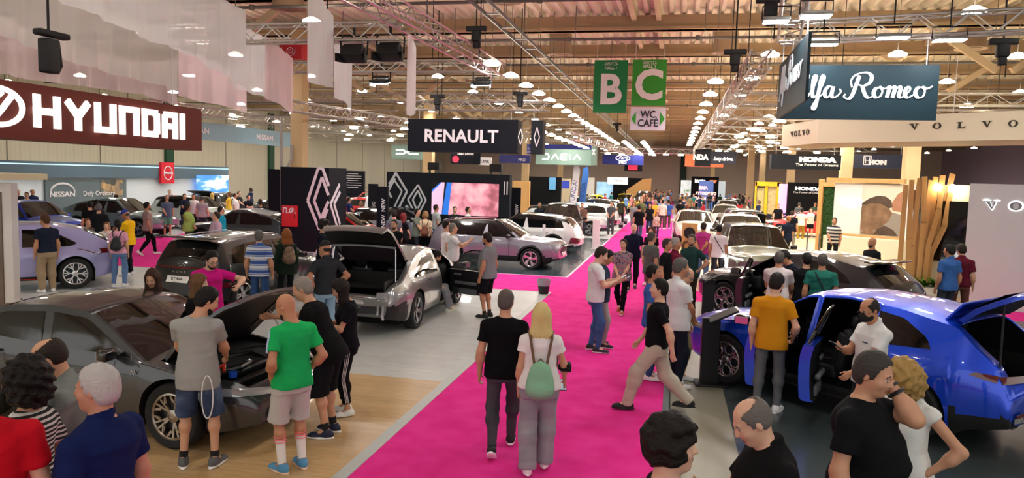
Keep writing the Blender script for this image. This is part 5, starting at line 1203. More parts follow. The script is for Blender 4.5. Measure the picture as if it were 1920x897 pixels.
def curtain(path, zt, zb, m, lab, fold=.09, nf=3.2, seed=0, grp=None):
    """path: floor line; zt, zb: heights of top and hem along it"""
    P_ = [Vector((p[0], p[1])) for p in path]; L_ = [0]
    for a_, c_ in zip(P_, P_[1:]): L_.append(L_[-1] + (c_ - a_).length)
    n = int(L_[-1] / .06) + 2; vs = []; rows = 7; rr = np.random.RandomState(seed); ph = rr.rand(4) * 6
    for i in range(n + 1):
        s_ = L_[-1] * i / n; k = max(j for j in range(len(L_) - 1) if L_[j] <= s_ + 1e-6); t = (s_ - L_[k]) / (L_[k + 1] - L_[k]); p = P_[k].lerp(P_[k + 1], t); d = (P_[k + 1] - P_[k]).normalized(); nn = Vector((-d.y, d.x)); f = s_ / L_[-1]
        a_ = fold * (sin(s_ * nf * 2.3 + ph[0]) + .5 * sin(s_ * nf * 5.1 + ph[1]) + .3 * sin(s_ * nf * 9.7 + ph[2])); zt_ = _lerp(zt, f); zb_ = _lerp(zb, f)
        for j in range(rows + 1): g = j / rows; q = p + nn * a_ * (.45 + .55 * g); vs.append((q.x, q.y, zt_ + (zb_ - zt_) * g))
    fs = [(i * (rows + 1) + j, (i + 1) * (rows + 1) + j, (i + 1) * (rows + 1) + j + 1, i * (rows + 1) + j + 1) for i in range(n) for j in range(rows)]
    me = bpy.data.meshes.new('sheer_curtain'); me.from_pydata(vs, [], fs); o = link('sheer_curtain', me, None, m, smooth=True); tag(o, lab, 'curtain', grp); return o
def cpath(pxs, X=None, Y=None):
    out = []; zs = []
    for px, pt, pb in pxs:
        a_ = atX(px, pt, X) if X is not None else atY(px, pt, Y); c_ = atX(px, pb, X) if X is not None else atY(px, pb, Y); out.append((a_.x, a_.y)); zs.append((a_.z, c_.z))
    n = len(zs); L_ = [0]
    for a_, c_ in zip(out, out[1:]): L_.append(L_[-1] + hypot(c_[0] - a_[0], c_[1] - a_[1]))
    return out, [(l / L_[-1], z[0]) for l, z in zip(L_, zs)], [(l / L_[-1], z[1]) for l, z in zip(L_, zs)]
for args in ((dict(X=-8.2), [(-20, -60, 60), (130, -30, 115), (215, 30, 140), (300, 55, 160), (334, 75, 172)], SHEER2, 'grey sheer curtain sheet hanging lowest behind the brown sign, left', 1),
             (dict(X=-9.6), [(-20, 20, 135), (60, 60, 150), (180, 95, 165), (270, 120, 178), (335, 110, 200)], SHEER3, 'rose sheer curtain sheet just above the brown sign', 2),
             (dict(X=-7.2), [(60, -60, -20), (120, -60, 5), (200, -50, 38), (285, -40, 78), (340, -30, 96), (400, -10, 130), (460, 20, 165)], SHEER, 'large white sheer curtain sheet sweeping across the top left', 3),
             (dict(Y=15.5), [(335, 90, 180), (380, 105, 192), (420, 125, 198), (462, 130, 213)], SHEER3, 'rose sheer curtain sheet right of the brown sign', 4),
             (dict(X=-8.6), [(440, 30, 165), (470, 55, 175), (498, 72, 182)], SHEER, 'white sheer curtain sheet left of the red hose sign', 5),
             (dict(Y=13.4), [(498, 68, 185), (522, 88, 195), (550, 110, 214)], SHEER3, 'pale sheer curtain sheet ending at the red hose sign', 6),
             (dict(X=-6.4), [(577, -60, 150), (590, -20, 158), (625, 30, 165)], SHEER, 'tall white curtain strip hanging in front of the silver truss', 7),
             (dict(X=-7.0), [(625, 60, 182), (645, 100, 190), (661, 120, 218)], SHEER, 'white curtain strip beside the left black spotlight', 8),
             (dict(Y=13.0), [(764, 65, 215), (772, 66, 218), (780, 90, 213)], SHEER, 'narrow white curtain strip right of the black spotlights', 9)):
    kw, pp, m, lab, sd = args; pa, zt, zb = cpath(pp, **kw); curtain(pa, zt, zb, m, lab, seed=sd, fold=.05 if sd < 7 else .03, nf=4)
# red hose reel sign
p = atY(552, 98, 22.5); r = empty('hose_reel_sign', p); tag(r, 'red box sign with a white spiral on the column', 'sign'); MB().box((0, 0, 0), (.78, .5, .52)).build('box', mat('fire_red', '#c41424', .35), r)
b = MB(); b.tube([((.02 + .014 * t_) * cos(t_ * 1.2), -.26, (.02 + .014 * t_) * sin(t_ * 1.2)) for t_ in np.arange(0, 11, .4)], .012, 5); b.tube([(-.31, -.26, .12), (-.31, -.26, -.1)], .012, 5); b.build('spiral_emblem', WM, r)
# hose cabinet pipes beside the column
b = MB(); b.tube([(0, 0, 0), (0, 0, 3.4)], .05, 8); b.tube([(.25, 0, .3), (.25, 0, 1.6), (.4, 0, 1.9), (.4, 0, 2.4)], .05, 8); b.tube([(.4, 0, .2), (.35, 0, 1.2), (.5, 0, 1.5)], .04, 8)
tag(b.build('riser_pipe', mat('pipe_pale', '#a8a09a', .5), None, (-13.95, 24.2, 1.5), smooth=True), 'pale riser pipes climbing beside the beige column', 'pipe')
# ------------------------------------------------------------------ far signs and booths (placed by sight line at their own distance)
def farboard(name, lab, x0, y0, x1, y1, Y, m, th=.3, txt=None, cat='sign', cables=2, floor=False, top=5.6):
    a_ = atY(x0, y0, Y); c_ = atY(x1, y1, Y); a2 = atY(x0, y1, Y)
    r, L, H_ = board(name, lab, (a_.x, Y), (c_.x, Y), .012 if floor else (c_.z + a2.z) / 2, a_.z, th, m, cat=cat, cables=0 if floor else cables, top=top)
    for t_ in txt or (): onb(r, 'lettering', t_[0], L * t_[1], H_ * t_[2], H_ * t_[3], t_[4], sx=t_[5] if len(t_) > 5 else 1, bold=t_[6] if len(t_) > 6 else 0)
    return r, L, H_
MINT = mat('mint_board', '#84a093', .55); BLUE = mat('royal_blue', '#26308a', .5)
r, L, H_ = farboard('hanging_sign', 'pale green hanging sign with wide white angular letters', 1005, 279, 1108, 309, 45, MINT, 1.2, top=5.1)
s_ = H_ * .36; x0 = L * .12; zb_ = H_ * .32; g_ = L * .165
bars(r, 'lettering', [((x0, zb_ + s_), (x0 + g_ * .6, zb_ + s_)), ((x0 + g_ * .6, zb_ + s_), (x0 + g_ * .75, zb_ + s_ / 2)), ((x0 + g_ * .75, zb_ + s_ / 2), (x0 + g_ * .6, zb_)), ((x0 + g_ * .6, zb_), (x0, zb_)),
    ((x0 + g_, zb_), (x0 + g_ * 1.4, zb_ + s_)), ((x0 + g_ * 1.4, zb_ + s_), (x0 + g_ * 1.8, zb_)), ((x0 + g_ * 2.7, zb_ + s_), (x0 + g_ * 2.1, zb_ + s_)), ((x0 + g_ * 2.1, zb_ + s_), (x0 + g_ * 2., zb_ + s_ / 2)), ((x0 + g_ * 2., zb_ + s_ / 2), (x0 + g_ * 2.1, zb_)), ((x0 + g_ * 2.1, zb_), (x0 + g_ * 2.7, zb_)), ((x0 + g_ * 2.1, zb_ + s_ / 2), (x0 + g_ * 2.65, zb_ + s_ / 2)),
    ((x0 + g_ * 3.05, zb_), (x0 + g_ * 3.05, zb_ + s_)), ((x0 + g_ * 3.4, zb_), (x0 + g_ * 3.8, zb_ + s_)), ((x0 + g_ * 3.8, zb_ + s_), (x0 + g_ * 4.2, zb_))], .09, WL, .02)
r, L, H_ = farboard('hanging_sign', 'grey green end panel of the pale green sign', 1109, 272, 1118, 310, 44.6, mat('mint_dark', '#6f867a', .6), .5, cables=0)
bars(r, 'lettering', [((.08, .95), (.22, .65)), ((.22, .95), (.08, .65))], .06, WM)
r, L, H_ = farboard('hanging_sign', 'pale green hanging sign with a white linked emblem, left of centre', 734, 271, 790, 299, 48, MINT, .8, cables=1)
bars(r, 'linked_emblem', [((L * .15, .62), (L * .4, .62)), ((L * .4, .62), (L * .62, .38)), ((L * .62, .38), (L * .9, .38)), ((L * .15, .38), (L * .4, .38)), ((L * .4, .38), (L * .62, .62)), ((L * .62, .62), (L * .85, .62))], .11, WL)
r, L, H_ = farboard('hanging_sign', 'blue hanging sign with a white oval over the far aisle', 1130, 290, 1206, 309, 80, BLUE, .5, txt=(('PRO', .5, .22, .34, WL, 1.2, .02),), top=6)
b = MB(); b.tube([(L / 2 + .75 * cos(t_), -.05, H_ * .68 + .30 * sin(t_)) for t_ in [2 * pi * i / 20 for i in range(20)]], .05, 5, True); b.build('oval_emblem', WL, r); text('lettering', 'Ford', .5, WL, r, (L / 2, -.03, H_ * .68), (pi / 2, 0, 0), .01, shear=.4)
farboard('hanging_sign', 'black hanging sign with a red square below the blue one', 1171, 309, 1204, 321, 82, NAVY, .3); r, L, H_ = farboard('hanging_sign', 'small red hanging square on the black far sign', 1178, 310, 1195, 319, 81.6, mat('sign_red', '#d8243a', .5, emit=.6), .1, cables=0)
farboard('hanging_sign', 'long violet blue hanging band behind the pale green sign', 988, 270, 1110, 290, 58, BLUE, .4, txt=(('Ο ΣΟΥ', .08, .5, .3, WM), ('CARNON', .08, .2, .25, WM)))
farboard('hanging_sign', 'navy hanging sign with three white letters right of the black sign', 936, 290, 993, 306, 52, mat('navy2', '#2a2a6a', .5), .3, txt=(('PRO', .75, .4, .5, WM),))
r, L, H_ = farboard('hanging_sign', 'black banner with white words and a red disc under the letter sign', 845, 284, 900, 308, 46, NAVY, .1, txt=(('TEST DRIVE', .5, .84, .3, WM, .9, .012),)); MB().cyl((.35, -.02, H_ * .38), (.35, .0, H_ * .38), .22, n=20).build('red_disc', mat('sign_red', '#d8243a', .5, emit=.6), r)
farboard('hanging_sign', 'white banner with grey capital letters beside the black banner', 899, 295, 921, 310, 47, WM, .1, txt=(('UVIK', .5, .45, .6, mat('ink', '#23222c', .6), .8),), cables=0)
# far right signs
r, L, H_ = farboard('hanging_sign', 'dark hanging sign box with cream serif letters over the aisle right', 1304, 279, 1332, 312, 52, CHAR, 1.2, txt=(('NDA', .35, .5, .42, mat('cream_letter', '#e8dcc4', .5, emit=.5), .9, .03),), top=5.6)
farboard('hanging_sign', 'black hanging sign with white lower case words', 1333, 284, 1380, 308, 60, mat('ink_navy', '#12162a', .5), .4, txt=(('.buy.drive.', .5, .42, .42, WL, .9, .012),), top=5.6)
farboard('hanging_sign', 'orange hanging band behind the dark signs', 1285, 290, 1356, 313, 66, mat('orange_band', '#e8663c', .6, emit=.25), .4, top=6)
farboard('hanging_sign', 'black hanging sign with cream serif letters and a small motto', 1447, 289, 1576, 318, 38, CHAR, .8, txt=(('HONDA', .66, .66, .42, mat('cream_letter', '#e8dcc4', .5, emit=.5), 1.45, .03), ('The Power of Dreams', .66, .32, .24, mat('cream_letter', '#e8dcc4', .5, emit=.5), 1.25)), top=5.6)
r, L, H_ = farboard('hanging_sign', 'dark blue hanging sign with a framed white emblem', 1594, 289, 1698, 316, 46, mat('dusk_blue', '#22263c', .4), .4, txt=(('HON', .5, .42, .42, WM, 1.2, .03),), top=5.6)
bars(r, 'framed_emblem', [((L * .285, .28), (L * .275, .62)), ((L * .345, .28), (L * .355, .62)), ((L * .28, .45), (L * .35, .45)), ((L * .25, .2), (L * .25, .7)), ((L * .38, .2), (L * .38, .7)), ((L * .25, .2), (L * .38, .2)), ((L * .25, .7), (L * .38, .7))], .045, WM)
farboard('stand_wall', 'black stand wall with white serif letters at the far right', 1478, 342, 1536, 400, 56, mat('wall_black', '#121214', .7, spec=.1), .3, txt=(('HONDA', .62, .86, .11, WL, 1.4, .02), ('The Power of Dreams', .62, .77, .06, WM, 1.2)), cat='stand wall', floor=True)
farboard('stand_wall', 'lit pink stand wall strip left of the black stand wall', 1462, 345, 1475, 400, 57, mat('pink_panel', '#e08ad0', .5, emit=.7), .2, cat='stand wall', floor=True)
r, L, H_ = farboard('stand_portal', 'yellow portal frame of a far booth with photo panels', 1416, 341, 1460, 400, 60, mat('booth_navy', '#1e2236', .6), .3, cat='stand wall', floor=True)
YEL = mat('frame_yellow', '#e8b818', .5); b = MB(); b.box((L / 2, -.2, H_ - .15), (L, .3, .34)); b.box((L - .12, -.2, H_ / 2), (.3, .3, H_)); b.box((L * .45, -.15, H_ / 2), (.2, .2, H_)); b.box((.05, -.2, H_ / 2), (.12, .3, H_)); b.build('frame', YEL, r)
MB().box((L * .24, -.03, H_ * .55), (L * .3, .04, H_ * .6)).build('photo_panel', ramp_mat('tree_photo', 'noise', ['#5a6a5a', '#c9c080', '#8a8a80'], tscale=3), r); MB().box((L * .70, -.03, H_ * .55), (L * .34, .04, H_ * .7)).build('photo_panel', ramp_mat('tree_photo2', 'noise', ['#6a6a50', '#d8c890', '#50545a'], tscale=3), r)
r, L, H_ = farboard('far_booth', 'black far booth with white and orange letters above a blue screen', 1297, 331, 1345, 395, 88, mat('wall_black', '#121214', .7, spec=.1), 1., txt=(('insta', .32, .86, .17, WL, 1.1, .03), ('car', .78, .86, .17, mat('orange_letter', '#e86a3a', .5, emit=.8), 1.1, .03)), cat='booth', floor=True)
farboard('advert_screen', 'blue advert screen with pale pink words in front of the far booth', 1311, 339, 1337, 366, 84, mat('advert_blue', '#4a5a8c', .5, emit=.5), .2, txt=(('ΕΝΑ', .3, .74, .15, mat('pink_letter', '#ffb0a0', .5, emit=.8), 1., .02), ('ΑΥΤΟΚΙΝΗΤΟ', .5, .54, .13, mat('pink_letter', '#ffb0a0', .5, emit=.8), .85, .02), ('ΓΙΑ ΟΛΟΥΣ', .4, .36, .13, mat('pink_letter', '#ffb0a0', .5, emit=.8), 1., .02)), cat='screen', floor=True)
farboard('photo_board', 'white board with a green car photo left of the far booth', 1277, 338, 1296, 372, 90, ramp_mat('car_photo', 'noise', ['#dfe6e4', '#c8d0cc', '#5a8a3a'], tscale=1.4, pos=[.4, .6, .66], emit=.25), .1, cat='display board', floor=True); farboard('photo_board', 'white board right of the far booth', 1345, 340, 1359, 372, 90, mat('pale_board', '#c8d2d4', .5, emit=.2), .1, cat='display board', floor=True)
r, L, H_ = farboard('far_booth', 'far booth wall with a white rounded oval sign on black', 1150, 333, 1219, 395, 84, mat('wall_black', '#121214', .7, spec=.1), 1., cat='booth', floor=True)
MB().rbox((L * .12, -.12, H_ * .88), (2.3, .2, .8), .09).build('oval_sign_board', WL, r); text('lettering', 'Ford', .5, mat('ink', '#23222c', .6), r, (L * .12, -.23, H_ * .9), (pi / 2, 0, 0), .01, shear=.35)
shape(r, 'wood_panel', [[(L, .0), (L, H_), (L * .78, H_ * .98), (L * .35, H_ * .55), (L * .35, 0)]], ramp_mat('booth_wood', 'wave', ['#c99a5c', '#b88a4c'], tscale=4, direction='X'), .05)
farboard('far_booth', 'far booth wall with a light sky screen', 1119, 341, 1150, 395, 85, ramp_mat('sky_screen', 'noise', ['#3a5a78', '#8fb4cc', '#c8dce6'], tscale=.7, emit=.4), .4, cat='booth', floor=True)
farboard('stand_wall', 'wooden stand wall behind the left rows of cars', 961, 339, 991, 400, 40, WOOD, .3, cat='stand wall', floor=True); farboard('stand_wall', 'black stand wall right of the wooden one', 992, 331, 1050, 400, 42, mat('wall_black', '#121214', .7, spec=.1), .3, cat='stand wall', floor=True)
farboard('advert_screen', 'small screen on the black stand wall', 1030, 333, 1041, 356, 41.8, mat('advert_teal', '#4a7a9a', .5, emit=.4), .1, cat='screen', cables=0); farboard('advert_screen', 'small blue screen right of the black wall', 1054, 339, 1067, 354, 50, mat('advert_navy', '#24307a', .5, emit=.5), .1, cat='screen', cables=0)
farboard('stand_wall', 'cream stand wall with lit posters', 1051, 335, 1068, 395, 52, mat('cream_wall', '#b8a888', .6), .3, cat='stand wall', floor=True); farboard('stand_wall', 'white far stand wall behind the feather flags', 1092, 333, 1112, 395, 70, mat('stand_white', '#d9d8d3', .6), .3, cat='stand wall', floor=True)
def feather(px, py0, py1, Y, m, lab, txt):
    a_ = atY(px, py0, Y); h_ = a_.z; b = MB(); r = empty('feather_flag', (a_.x, Y, 0)); tag(r, lab, 'flag')
    w_ = .62; b.prism([(-.0, .6), (w_ * .7, .6), (w_ * 1.1, h_ * .9), (w_ * .9, h_), (w_ * .45, h_ * .96), (.22, h_ * .8)], lambda p: (p[0], -.015, p[1]), lambda p: (p[0], .015, p[1])).build('flag_cloth', m, r); MB().cyl((-.02, 0, 0), (.2, 0, h_ * .8), .02, n=6).build('pole', DARK, r); MB().box((0, 0, .02), (.5, .5, .04)).build('base', DARK, r)
    text('lettering', txt, .42, mat('flag_ink', '#2a3a78', .6), r, (w_ * .5, -.03, h_ * .5), (pi / 2, -pi / 2 + .12, 0), .005)
feather(1068, 308, 392, 46, WM, 'tall white feather flag with blue letters beside the far cars', 'HYUNDAI'); feather(1086, 312, 392, 50, mat('flag_blue', '#2f66b0', .6), 'tall blue feather flag behind the white one', 'OMODA')
farboard('stand_wall', 'plain black stand wall behind the diamond tower', 503, 317, 527, 395, 30, NAVY, .3, cat='stand wall', floor=True)
r, L, H_ = farboard('info_board', 'black board with small white text lines behind the diamond tower', 642, 320, 681, 395, 50, NAVY, .3, cat='display board', floor=True); b = MB()
for k in range(7): b.box((L * .5, -.01, H_ * (.93 - .055 * k)), (L * (.8 if k % 3 else .5), .01, .035))
b.build('text_lines', WM, r)
# slim black totems
for (px, py0, py1, Y, lab, tx) in ((718, 350, 440, 24.5, 'slim black totem with the word NEW in front of the video wall', 'NEW  NEW'), (700, 345, 440, 29.2, 'grey slim totem with white lines left of the black one', 'ΝΕΟ'), (968, 352, 430, 31, 'slim black totem right of the video wall', 'NEW')):
    a_ = atY(px, py0, Y); r = empty('info_totem', (a_.x, Y, 0)); tag(r, lab, 'totem'); MB().rbox((0, 0, a_.z / 2), (.42, .12, a_.z), .01).build('body', NAVY if Y != 29.2 else CHAR, r); MB().rbox((0, 0, .02), (.7, .5, .04), .01).build('base', NAVY, r)
    text('lettering', tx, .2, WM, r, (.06, -.07, a_.z * .62), (pi / 2, -pi / 2, 0), .003, bold=.004)
# ------------------------------------------------------------------ cars: specifications
def base_spec(kind, **k):
    if kind == 'suv': d = dict(L=4.4, W=1.84, H=1.58, wb=2.66, fo=.86, clad=.42, R=.345); hood, cowl, roof, tail = 1.0, 1.2, 1.95, 'suv'
    elif kind == 'bigsuv': d = dict(L=4.95, W=1.96, H=1.74, wb=2.95, fo=.9, clad=.38, R=.38); hood, cowl, roof, tail = 1.1, 1.25, 2.05, 'suv'
    elif kind == 'hatch': d = dict(L=4.1, W=1.78, H=1.45, wb=2.58, fo=.83, R=.32, clad=0); hood, cowl, roof, tail = .90, 1.1, 1.9, 'hatch'
    elif kind == 'fast': d = dict(L=4.6, W=1.88, H=1.6, wb=2.78, fo=.86, R=.36, clad=.38); hood, cowl, roof, tail = .98, 1.2, 2.0, 'fast'
    else: d = dict(L=4.9, W=1.92, H=1.9, wb=3.0, fo=.9, R=.34, clad=0); hood, cowl, roof, tail = 1.15, 1.0, 1.7, 'van'
    k = dict(k); hood = k.pop('hood', hood); cowl = k.pop('cowl', cowl); roof = k.pop('roof', roof); tail = k.pop('tail', tail)
    d.update(k); L, H = d['L'], d['H']; b = hood - .02
    d['top'] = [('f', 0, hood - .24), ('f', .05, hood - .12), ('f', .25, hood - .05)] + prof_suv(H, L, hood, cowl, roof, tail)[3:]
    d['belt'] = k.get('beltp') or [('r', 0, b - .06), ('r', .5, b + .02), ('f', 1.3, b - .02), ('f', .4, b - .09), ('f', 0, b - .22)]
    xn = d['wb'] / 2 + d['fo']; xt = xn - L
    d['win'] = k.get('winp') or windows(xn, xt, L, H, b, xn - cowl - .12, xt + (.55 if tail != 'fast' else .75), tilt_f=(roof - cowl) * .88, top_=H - (.15 if H < 1.7 else .17))
    d['ws'] = (xn - cowl - .02, xn - roof + .03); d['rw'] = {'suv': (xt + .11, xt + .40), 'hatch': (xt + .17, xt + .48), 'fast': (xt + .42, xt + .98), 'van': (xt + .06, xt + .14)}[tail]
    hz = b - .14; d['handles'] = ((xn - cowl - 1.2, hz), (xn - cowl - 2.05, hz + .02)); d['seams'] = (((xn - cowl - .38, .3), (xn - cowl - .38, b)), ((xn - cowl - 1.32, .3), (xn - cowl - 1.32, b)), ((xt + .95, .75), (xt + .95, b)))
    return d
def std_lamps(C, kind='a', plate=''):
    sp = C['spec']; h = sp['top'][3][1]; w_ = sp['W'] / 2
    if kind == 'bar':
        lampset(C, front=[(w_ * .50, h - .22), (w_ * .88, h - .20), (w_ * .88, h - .12), (w_ * .5, h - .13)], rear=[(w_ * .45, h - .18), (w_ * .9, h - .2), (w_ * .9, h - .08), (w_ * .45, h - .12)], bar=[(-w_ * .5, h - .15), (w_ * .5, h - .15), (w_ * .5, h - .12), (-w_ * .5, h - .12)], grille=[(-.6, .34), (.6, .34), (.5, .5), (-.5, .5)], plate_r=(.55, plate), plate_f=(.45, plate))
    else:
        lampset(C, front=[(w_ * .50, h - .30), (w_ * .9, h - .26), (w_ * .92, h - .12), (w_ * .52, h - .18)], rear=[(w_ * .55, h - .22), (w_ * .92, h - .26), (w_ * .92, h - .02), (w_ * .62, h - .06)], grille=[(-.55, .38), (.55, .38), (.42, h - .2), (-.42, h - .2)], plate_r=(.68, plate), plate_f=(.42, plate))
def place_car(name, lab, wheel, sd, heading, spec, front=True, lamps='a', group=None, plate=''):
    """wheel: floor point under the outer face of a wheel; sd 'L'/'R'; front: front wheel or rear"""
    h = radians(heading); f = Vector((cos(h), sin(h), 0)); l = Vector((-sin(h), cos(h), 0)); W_ = spec['W'] / 2 - .02
    p = Vector((wheel[0], wheel[1], 0)) - f * (spec['wb'] / 2 * (1 if front else -1)) - l * (W_ * (1 if sd == 'L' else -1))
    C = car(name, lab, (p.x, p.y), heading, spec, group)
    if lamps: std_lamps(C, lamps, plate)
    C['root'].location.z = .012
    return C
def panel_from(C, groups_unused=None): pass
def seat(parent, x, y, z, m, tilt=-.22):
    b = MB(); b.rbox((x, y, z + .12), (.5, .48, .16), .06); R = Matrix.Rotation(tilt, 3, 'Y'); b.rbox(Vector((x - .24, y, z + .12)) + R @ Vector((0, 0, .33)), (.14, .46, .62), .06, R); b.rbox(Vector((x - .24, y, z + .12)) + R @ Vector((0, 0, .74)), (.10, .26, .18), .05, R)
    for q in (-1, 1): b.rbox(Vector((x - .19, y + q * .2, z + .12)) + R @ Vector((0, 0, .33)), (.12, .08, .5), .035, R); b.rbox((x, y + q * .21, z + .17), (.46, .07, .12), .035)
    return b.build('seat', m, parent, smooth=True)
def cabin(C, x0, x1, steer=1, floor=.32):
    root = C['root']; w_ = C['hw'] - .16; t = INT(); b = MB(); b.box(((x0 + x1) / 2, 0, floor), (x1 - x0, 2 * w_, .05)); b.build('cabin_floor', t, root)
    for x in (x1 - 1.0, x1 - 1.9):
        for y in (-.38, .38): seat(root, x, y, floor + .05, mat('seat_leather', '#202226', .5))
    b = MB(); b.rbox((x1 - .25, 0, .82), (.45, 2 * w_ - .02, .34), .1); b.rbox((x1 - .9, 0, floor + .22), (.9, .22, .32), .05); b.rbox((x1 - .48, -.02, .98), (.03, .32, .18), .01); b.build('dashboard', t, root, smooth=True)
    b = MB(); c = Vector((x1 - .52, steer * .38, .86)); R = Matrix.Rotation(-1.15, 3, 'Y')
    b.tube([c + R @ Vector((.18 * cos(a), .18 * sin(a), 0)) for a in [i * pi / 12 for i in range(24)]], .016, 8, True); b.rbox(c, (.12, .14, .05), .02, R)
    for a in (0, 2.2, 4.1): b.cyl(c, c + R @ Vector((.17 * cos(a + pi / 2), .17 * sin(a + pi / 2), 0)), .014)
    b.build('steering_wheel', GLOSSB(), root, smooth=True)
def lid(C, name, pts, hinge, ang, m, m2, th=.035, w_=None, glass=None):
    """opened bonnet or tailgate: loft of (x, z, half width) stations, turned about the hinge (x, z)"""
    root = C['root']; e = empty('lid', (0, 0, 0)); bpy.data.objects.remove(e); hx, hz = hinge; R = Matrix.Rotation(ang, 3, 'Y')
    def put(p): q = R @ Vector((p[0] - hx, p[1], p[2] - hz)); return (q.x + hx, q.y, q.z + hz)
    N_ = 8; b = MB(); rows = []
    for s_, off in ((0, 0), (1, th)):
        vs = []
        for x, z, w2 in pts:
            for k in range(2 * N_ + 1):
                t = (k - N_) / N_; vs.append(put((x, w2 * t, z - off - .05 * abs(t) ** 2.4)))
        rows.append(vs)
    M_ = 2 * N_ + 1; n = len(pts); F_ = [(i * M_ + k, (i + 1) * M_ + k, (i + 1) * M_ + k + 1, i * M_ + k + 1) for i in range(n - 1) for k in range(M_ - 1)]
    b.add(rows[0], F_); b.mi = 1; b.add(rows[1], [f[::-1] for f in F_]); b.mi = 0
    # edges
    base = len(rows[0]); loop = [k for k in range(M_)] + [i * M_ + M_ - 1 for i in range(1, n)] + [(n - 1) * M_ + k for k in range(M_ - 2, -1, -1)] + [i * M_ for i in range(n - 2, 0, -1)]
    b.f += [(loop[i], loop[(i + 1) % len(loop)], base + loop[(i + 1) % len(loop)], base + loop[i]) for i in range(len(loop))]; b.m += [0] * len(loop)
    o = b.build(name, [m, m2], root, smooth=35)
    return o, put
# ---- big grey saloon with open bonnet, front left
wheelp = at(322, 846); SPA = dict(L=4.68, W=1.83, H=1.44, wb=2.70, fo=.88, R=.355, paint='#3f4245', metal=.55, clad=0, wheel='star', rim='#a59c90', crown=.05, tumble=.40, detail=2, bowf=.16,
    hood_open=1, sill=.2, roofcol=None)
LA, HA = SPA['L'], SPA['H']; xnA = SPA['wb'] / 2 + SPA['fo']; xtA = xnA - LA
SPA['top'] = [('f', 0, .62), ('f', .06, .70), ('f', .3, .80), ('f', 1.0, .93), ('f', 1.25, .97), ('f', 1.75, 1.22), ('f', 2.15, 1.39), ('f', 2.7, 1.435), ('f', 3.2, 1.40), ('f', 3.7, 1.28), ('r', .45, 1.10), ('r', .08, 1.06), ('r', 0, .95)]
SPA['belt'] = [('r', 0, .86), ('r', .6, .98), ('f', 2.4, .93), ('f', 1.3, .88), ('f', .5, .76), ('f', 0, .58)]
SPA['win'] = [[(xnA - 1.45, .93), (xnA - 2.15, 1.28), (xnA - 2.62, 1.31), (xnA - 2.58, .97)], [(xnA - 2.66, .97), (xnA - 2.72, 1.31), (xnA - 3.3, 1.27), (xnA - 3.75, 1.12), (xnA - 3.8, 1.04)]]
SPA['ws'] = (xnA - 1.24, xnA - 2.10); SPA['rw'] = (xtA + .5, xtA + 1.3); SPA['handles'] = ((xnA - 2.4, .80), (xnA - 3.3, .84)); SPA['seams'] = (((xnA - 1.62, .28), (xnA - 1.62, .88)), ((xnA - 2.62, .28), (xnA - 2.62, .92))); SPA['hood_x'] = (xnA - 1.16, xnA - .16)
CA = place_car('car', 'dark grey car with its bonnet open at the front left, people leaning over it', wheelp, 'R', -4, SPA, lamps=None)
lampset(CA, front=[(.42, .60), (.86, .62), (.86, .70), (.42, .66)], grille=[(-.62, .30), (.62, .30), (.5, .46), (-.5, .46)])
pl = MB(); pl.rbox((xnA + .20, .0, .47), (.02, .52, .12), .005).build('number_plate', PLATE(), CA['root']); text('plate_text', 'i30', .10, mat('plate_ink', '#1a1a1a', .6), CA['root'], (xnA + .213, .0, .47), (pi / 2, 0, pi / 2), .002)
text('fender_letter', 'N', .07, CHROME(), CA['root'], (xnA - 1.35, -.925, .79), (pi / 2, 0, 0), .003, shear=.3)
text('roof_reflection_letters', '', .1, WM, CA['root']) if False else None
b = MB(); b.rbox((xnA - .66, 0, .50), (.98, 1.36, .3), .05); b.build('engine_bay', mat('bay_black', '#0c0d0e', .6), CA['root'], smooth=True)
b = MB(); b.rbox((xnA - .70, .0, .72), (.55, .62, .14), .04); b.rbox((xnA - .38, .42, .70), (.26, .34, .16), .03); b.rbox((xnA - .95, -.45, .72), (.2, .26, .14), .03); b.tube([(xnA - .5, -.1, .8), (xnA - .4, -.4, .82), (xnA - .6, -.58, .76)], .035, 8); b.tube([(xnA - .95, .3, .78), (xnA - .8, .55, .8), (xnA - .4, .6, .74)], .028, 8); b.tube([(xnA - .9, -.1, .80), (xnA - .7, .2, .82), (xnA - .45, .1, .80)], .02, 8); b.rbox((xnA - .28, -.05, .70), (.10, 1.2, .08), .02)
b.build('engine', mat('engine_black', '#17191b', .28, coat=.4), CA['root'], smooth=True)
b = MB(); b.cyl((xnA - .4, -.52, .74), (xnA - .4, -.52, .80), .045, n=12); b.build('blue_cap', mat('cap_blue', '#1d55c8', .4), CA['root']); b = MB(); b.tube([(xnA - .6, -.56, .8), (xnA - .52, -.5, .86), (xnA - .45, -.6, .82)], .018, 6); b.build('red_hose', mat('hose_red', '#b82a1a', .5), CA['root'])
hp = [(xnA - 1.16, .955, .72), (xnA - .95, .94, .74), (xnA - .7, .91, .73), (xnA - .45, .87, .70), (xnA - .25, .81, .66), (xnA - .12, .74, .60)]
o, put = lid(CA, 'bonnet', hp, (xnA - 1.16, .95), -radians(50), CA['paint'], mat('bay_black', '#0c0d0e', .6), .045)
b = MB(); b.tube([put((x, s_ * w_ * .8, z - .07)) for s_ in (-1,) for x, z, w_ in hp[1:-1]] , .02, 6); b.tube([put((x, w_ * .8, z - .07)) for x, z, w_ in hp[1:-1]], .02, 6); b.tube([put((xnA - .22, -.5, .74)), put((xnA - .2, 0, .76)), put((xnA - .22, .5, .74))], .02, 6); b.build('underside_ribs', mat('rib_black', '#1b1d1f', .3, coat=.4), o, smooth=True)
b = MB(); b.cyl((xnA - .3, .6, .66), put((xnA - .62, .58, .84)), .008, n=6); b.build('prop_rod', CHROME(), CA['root'])
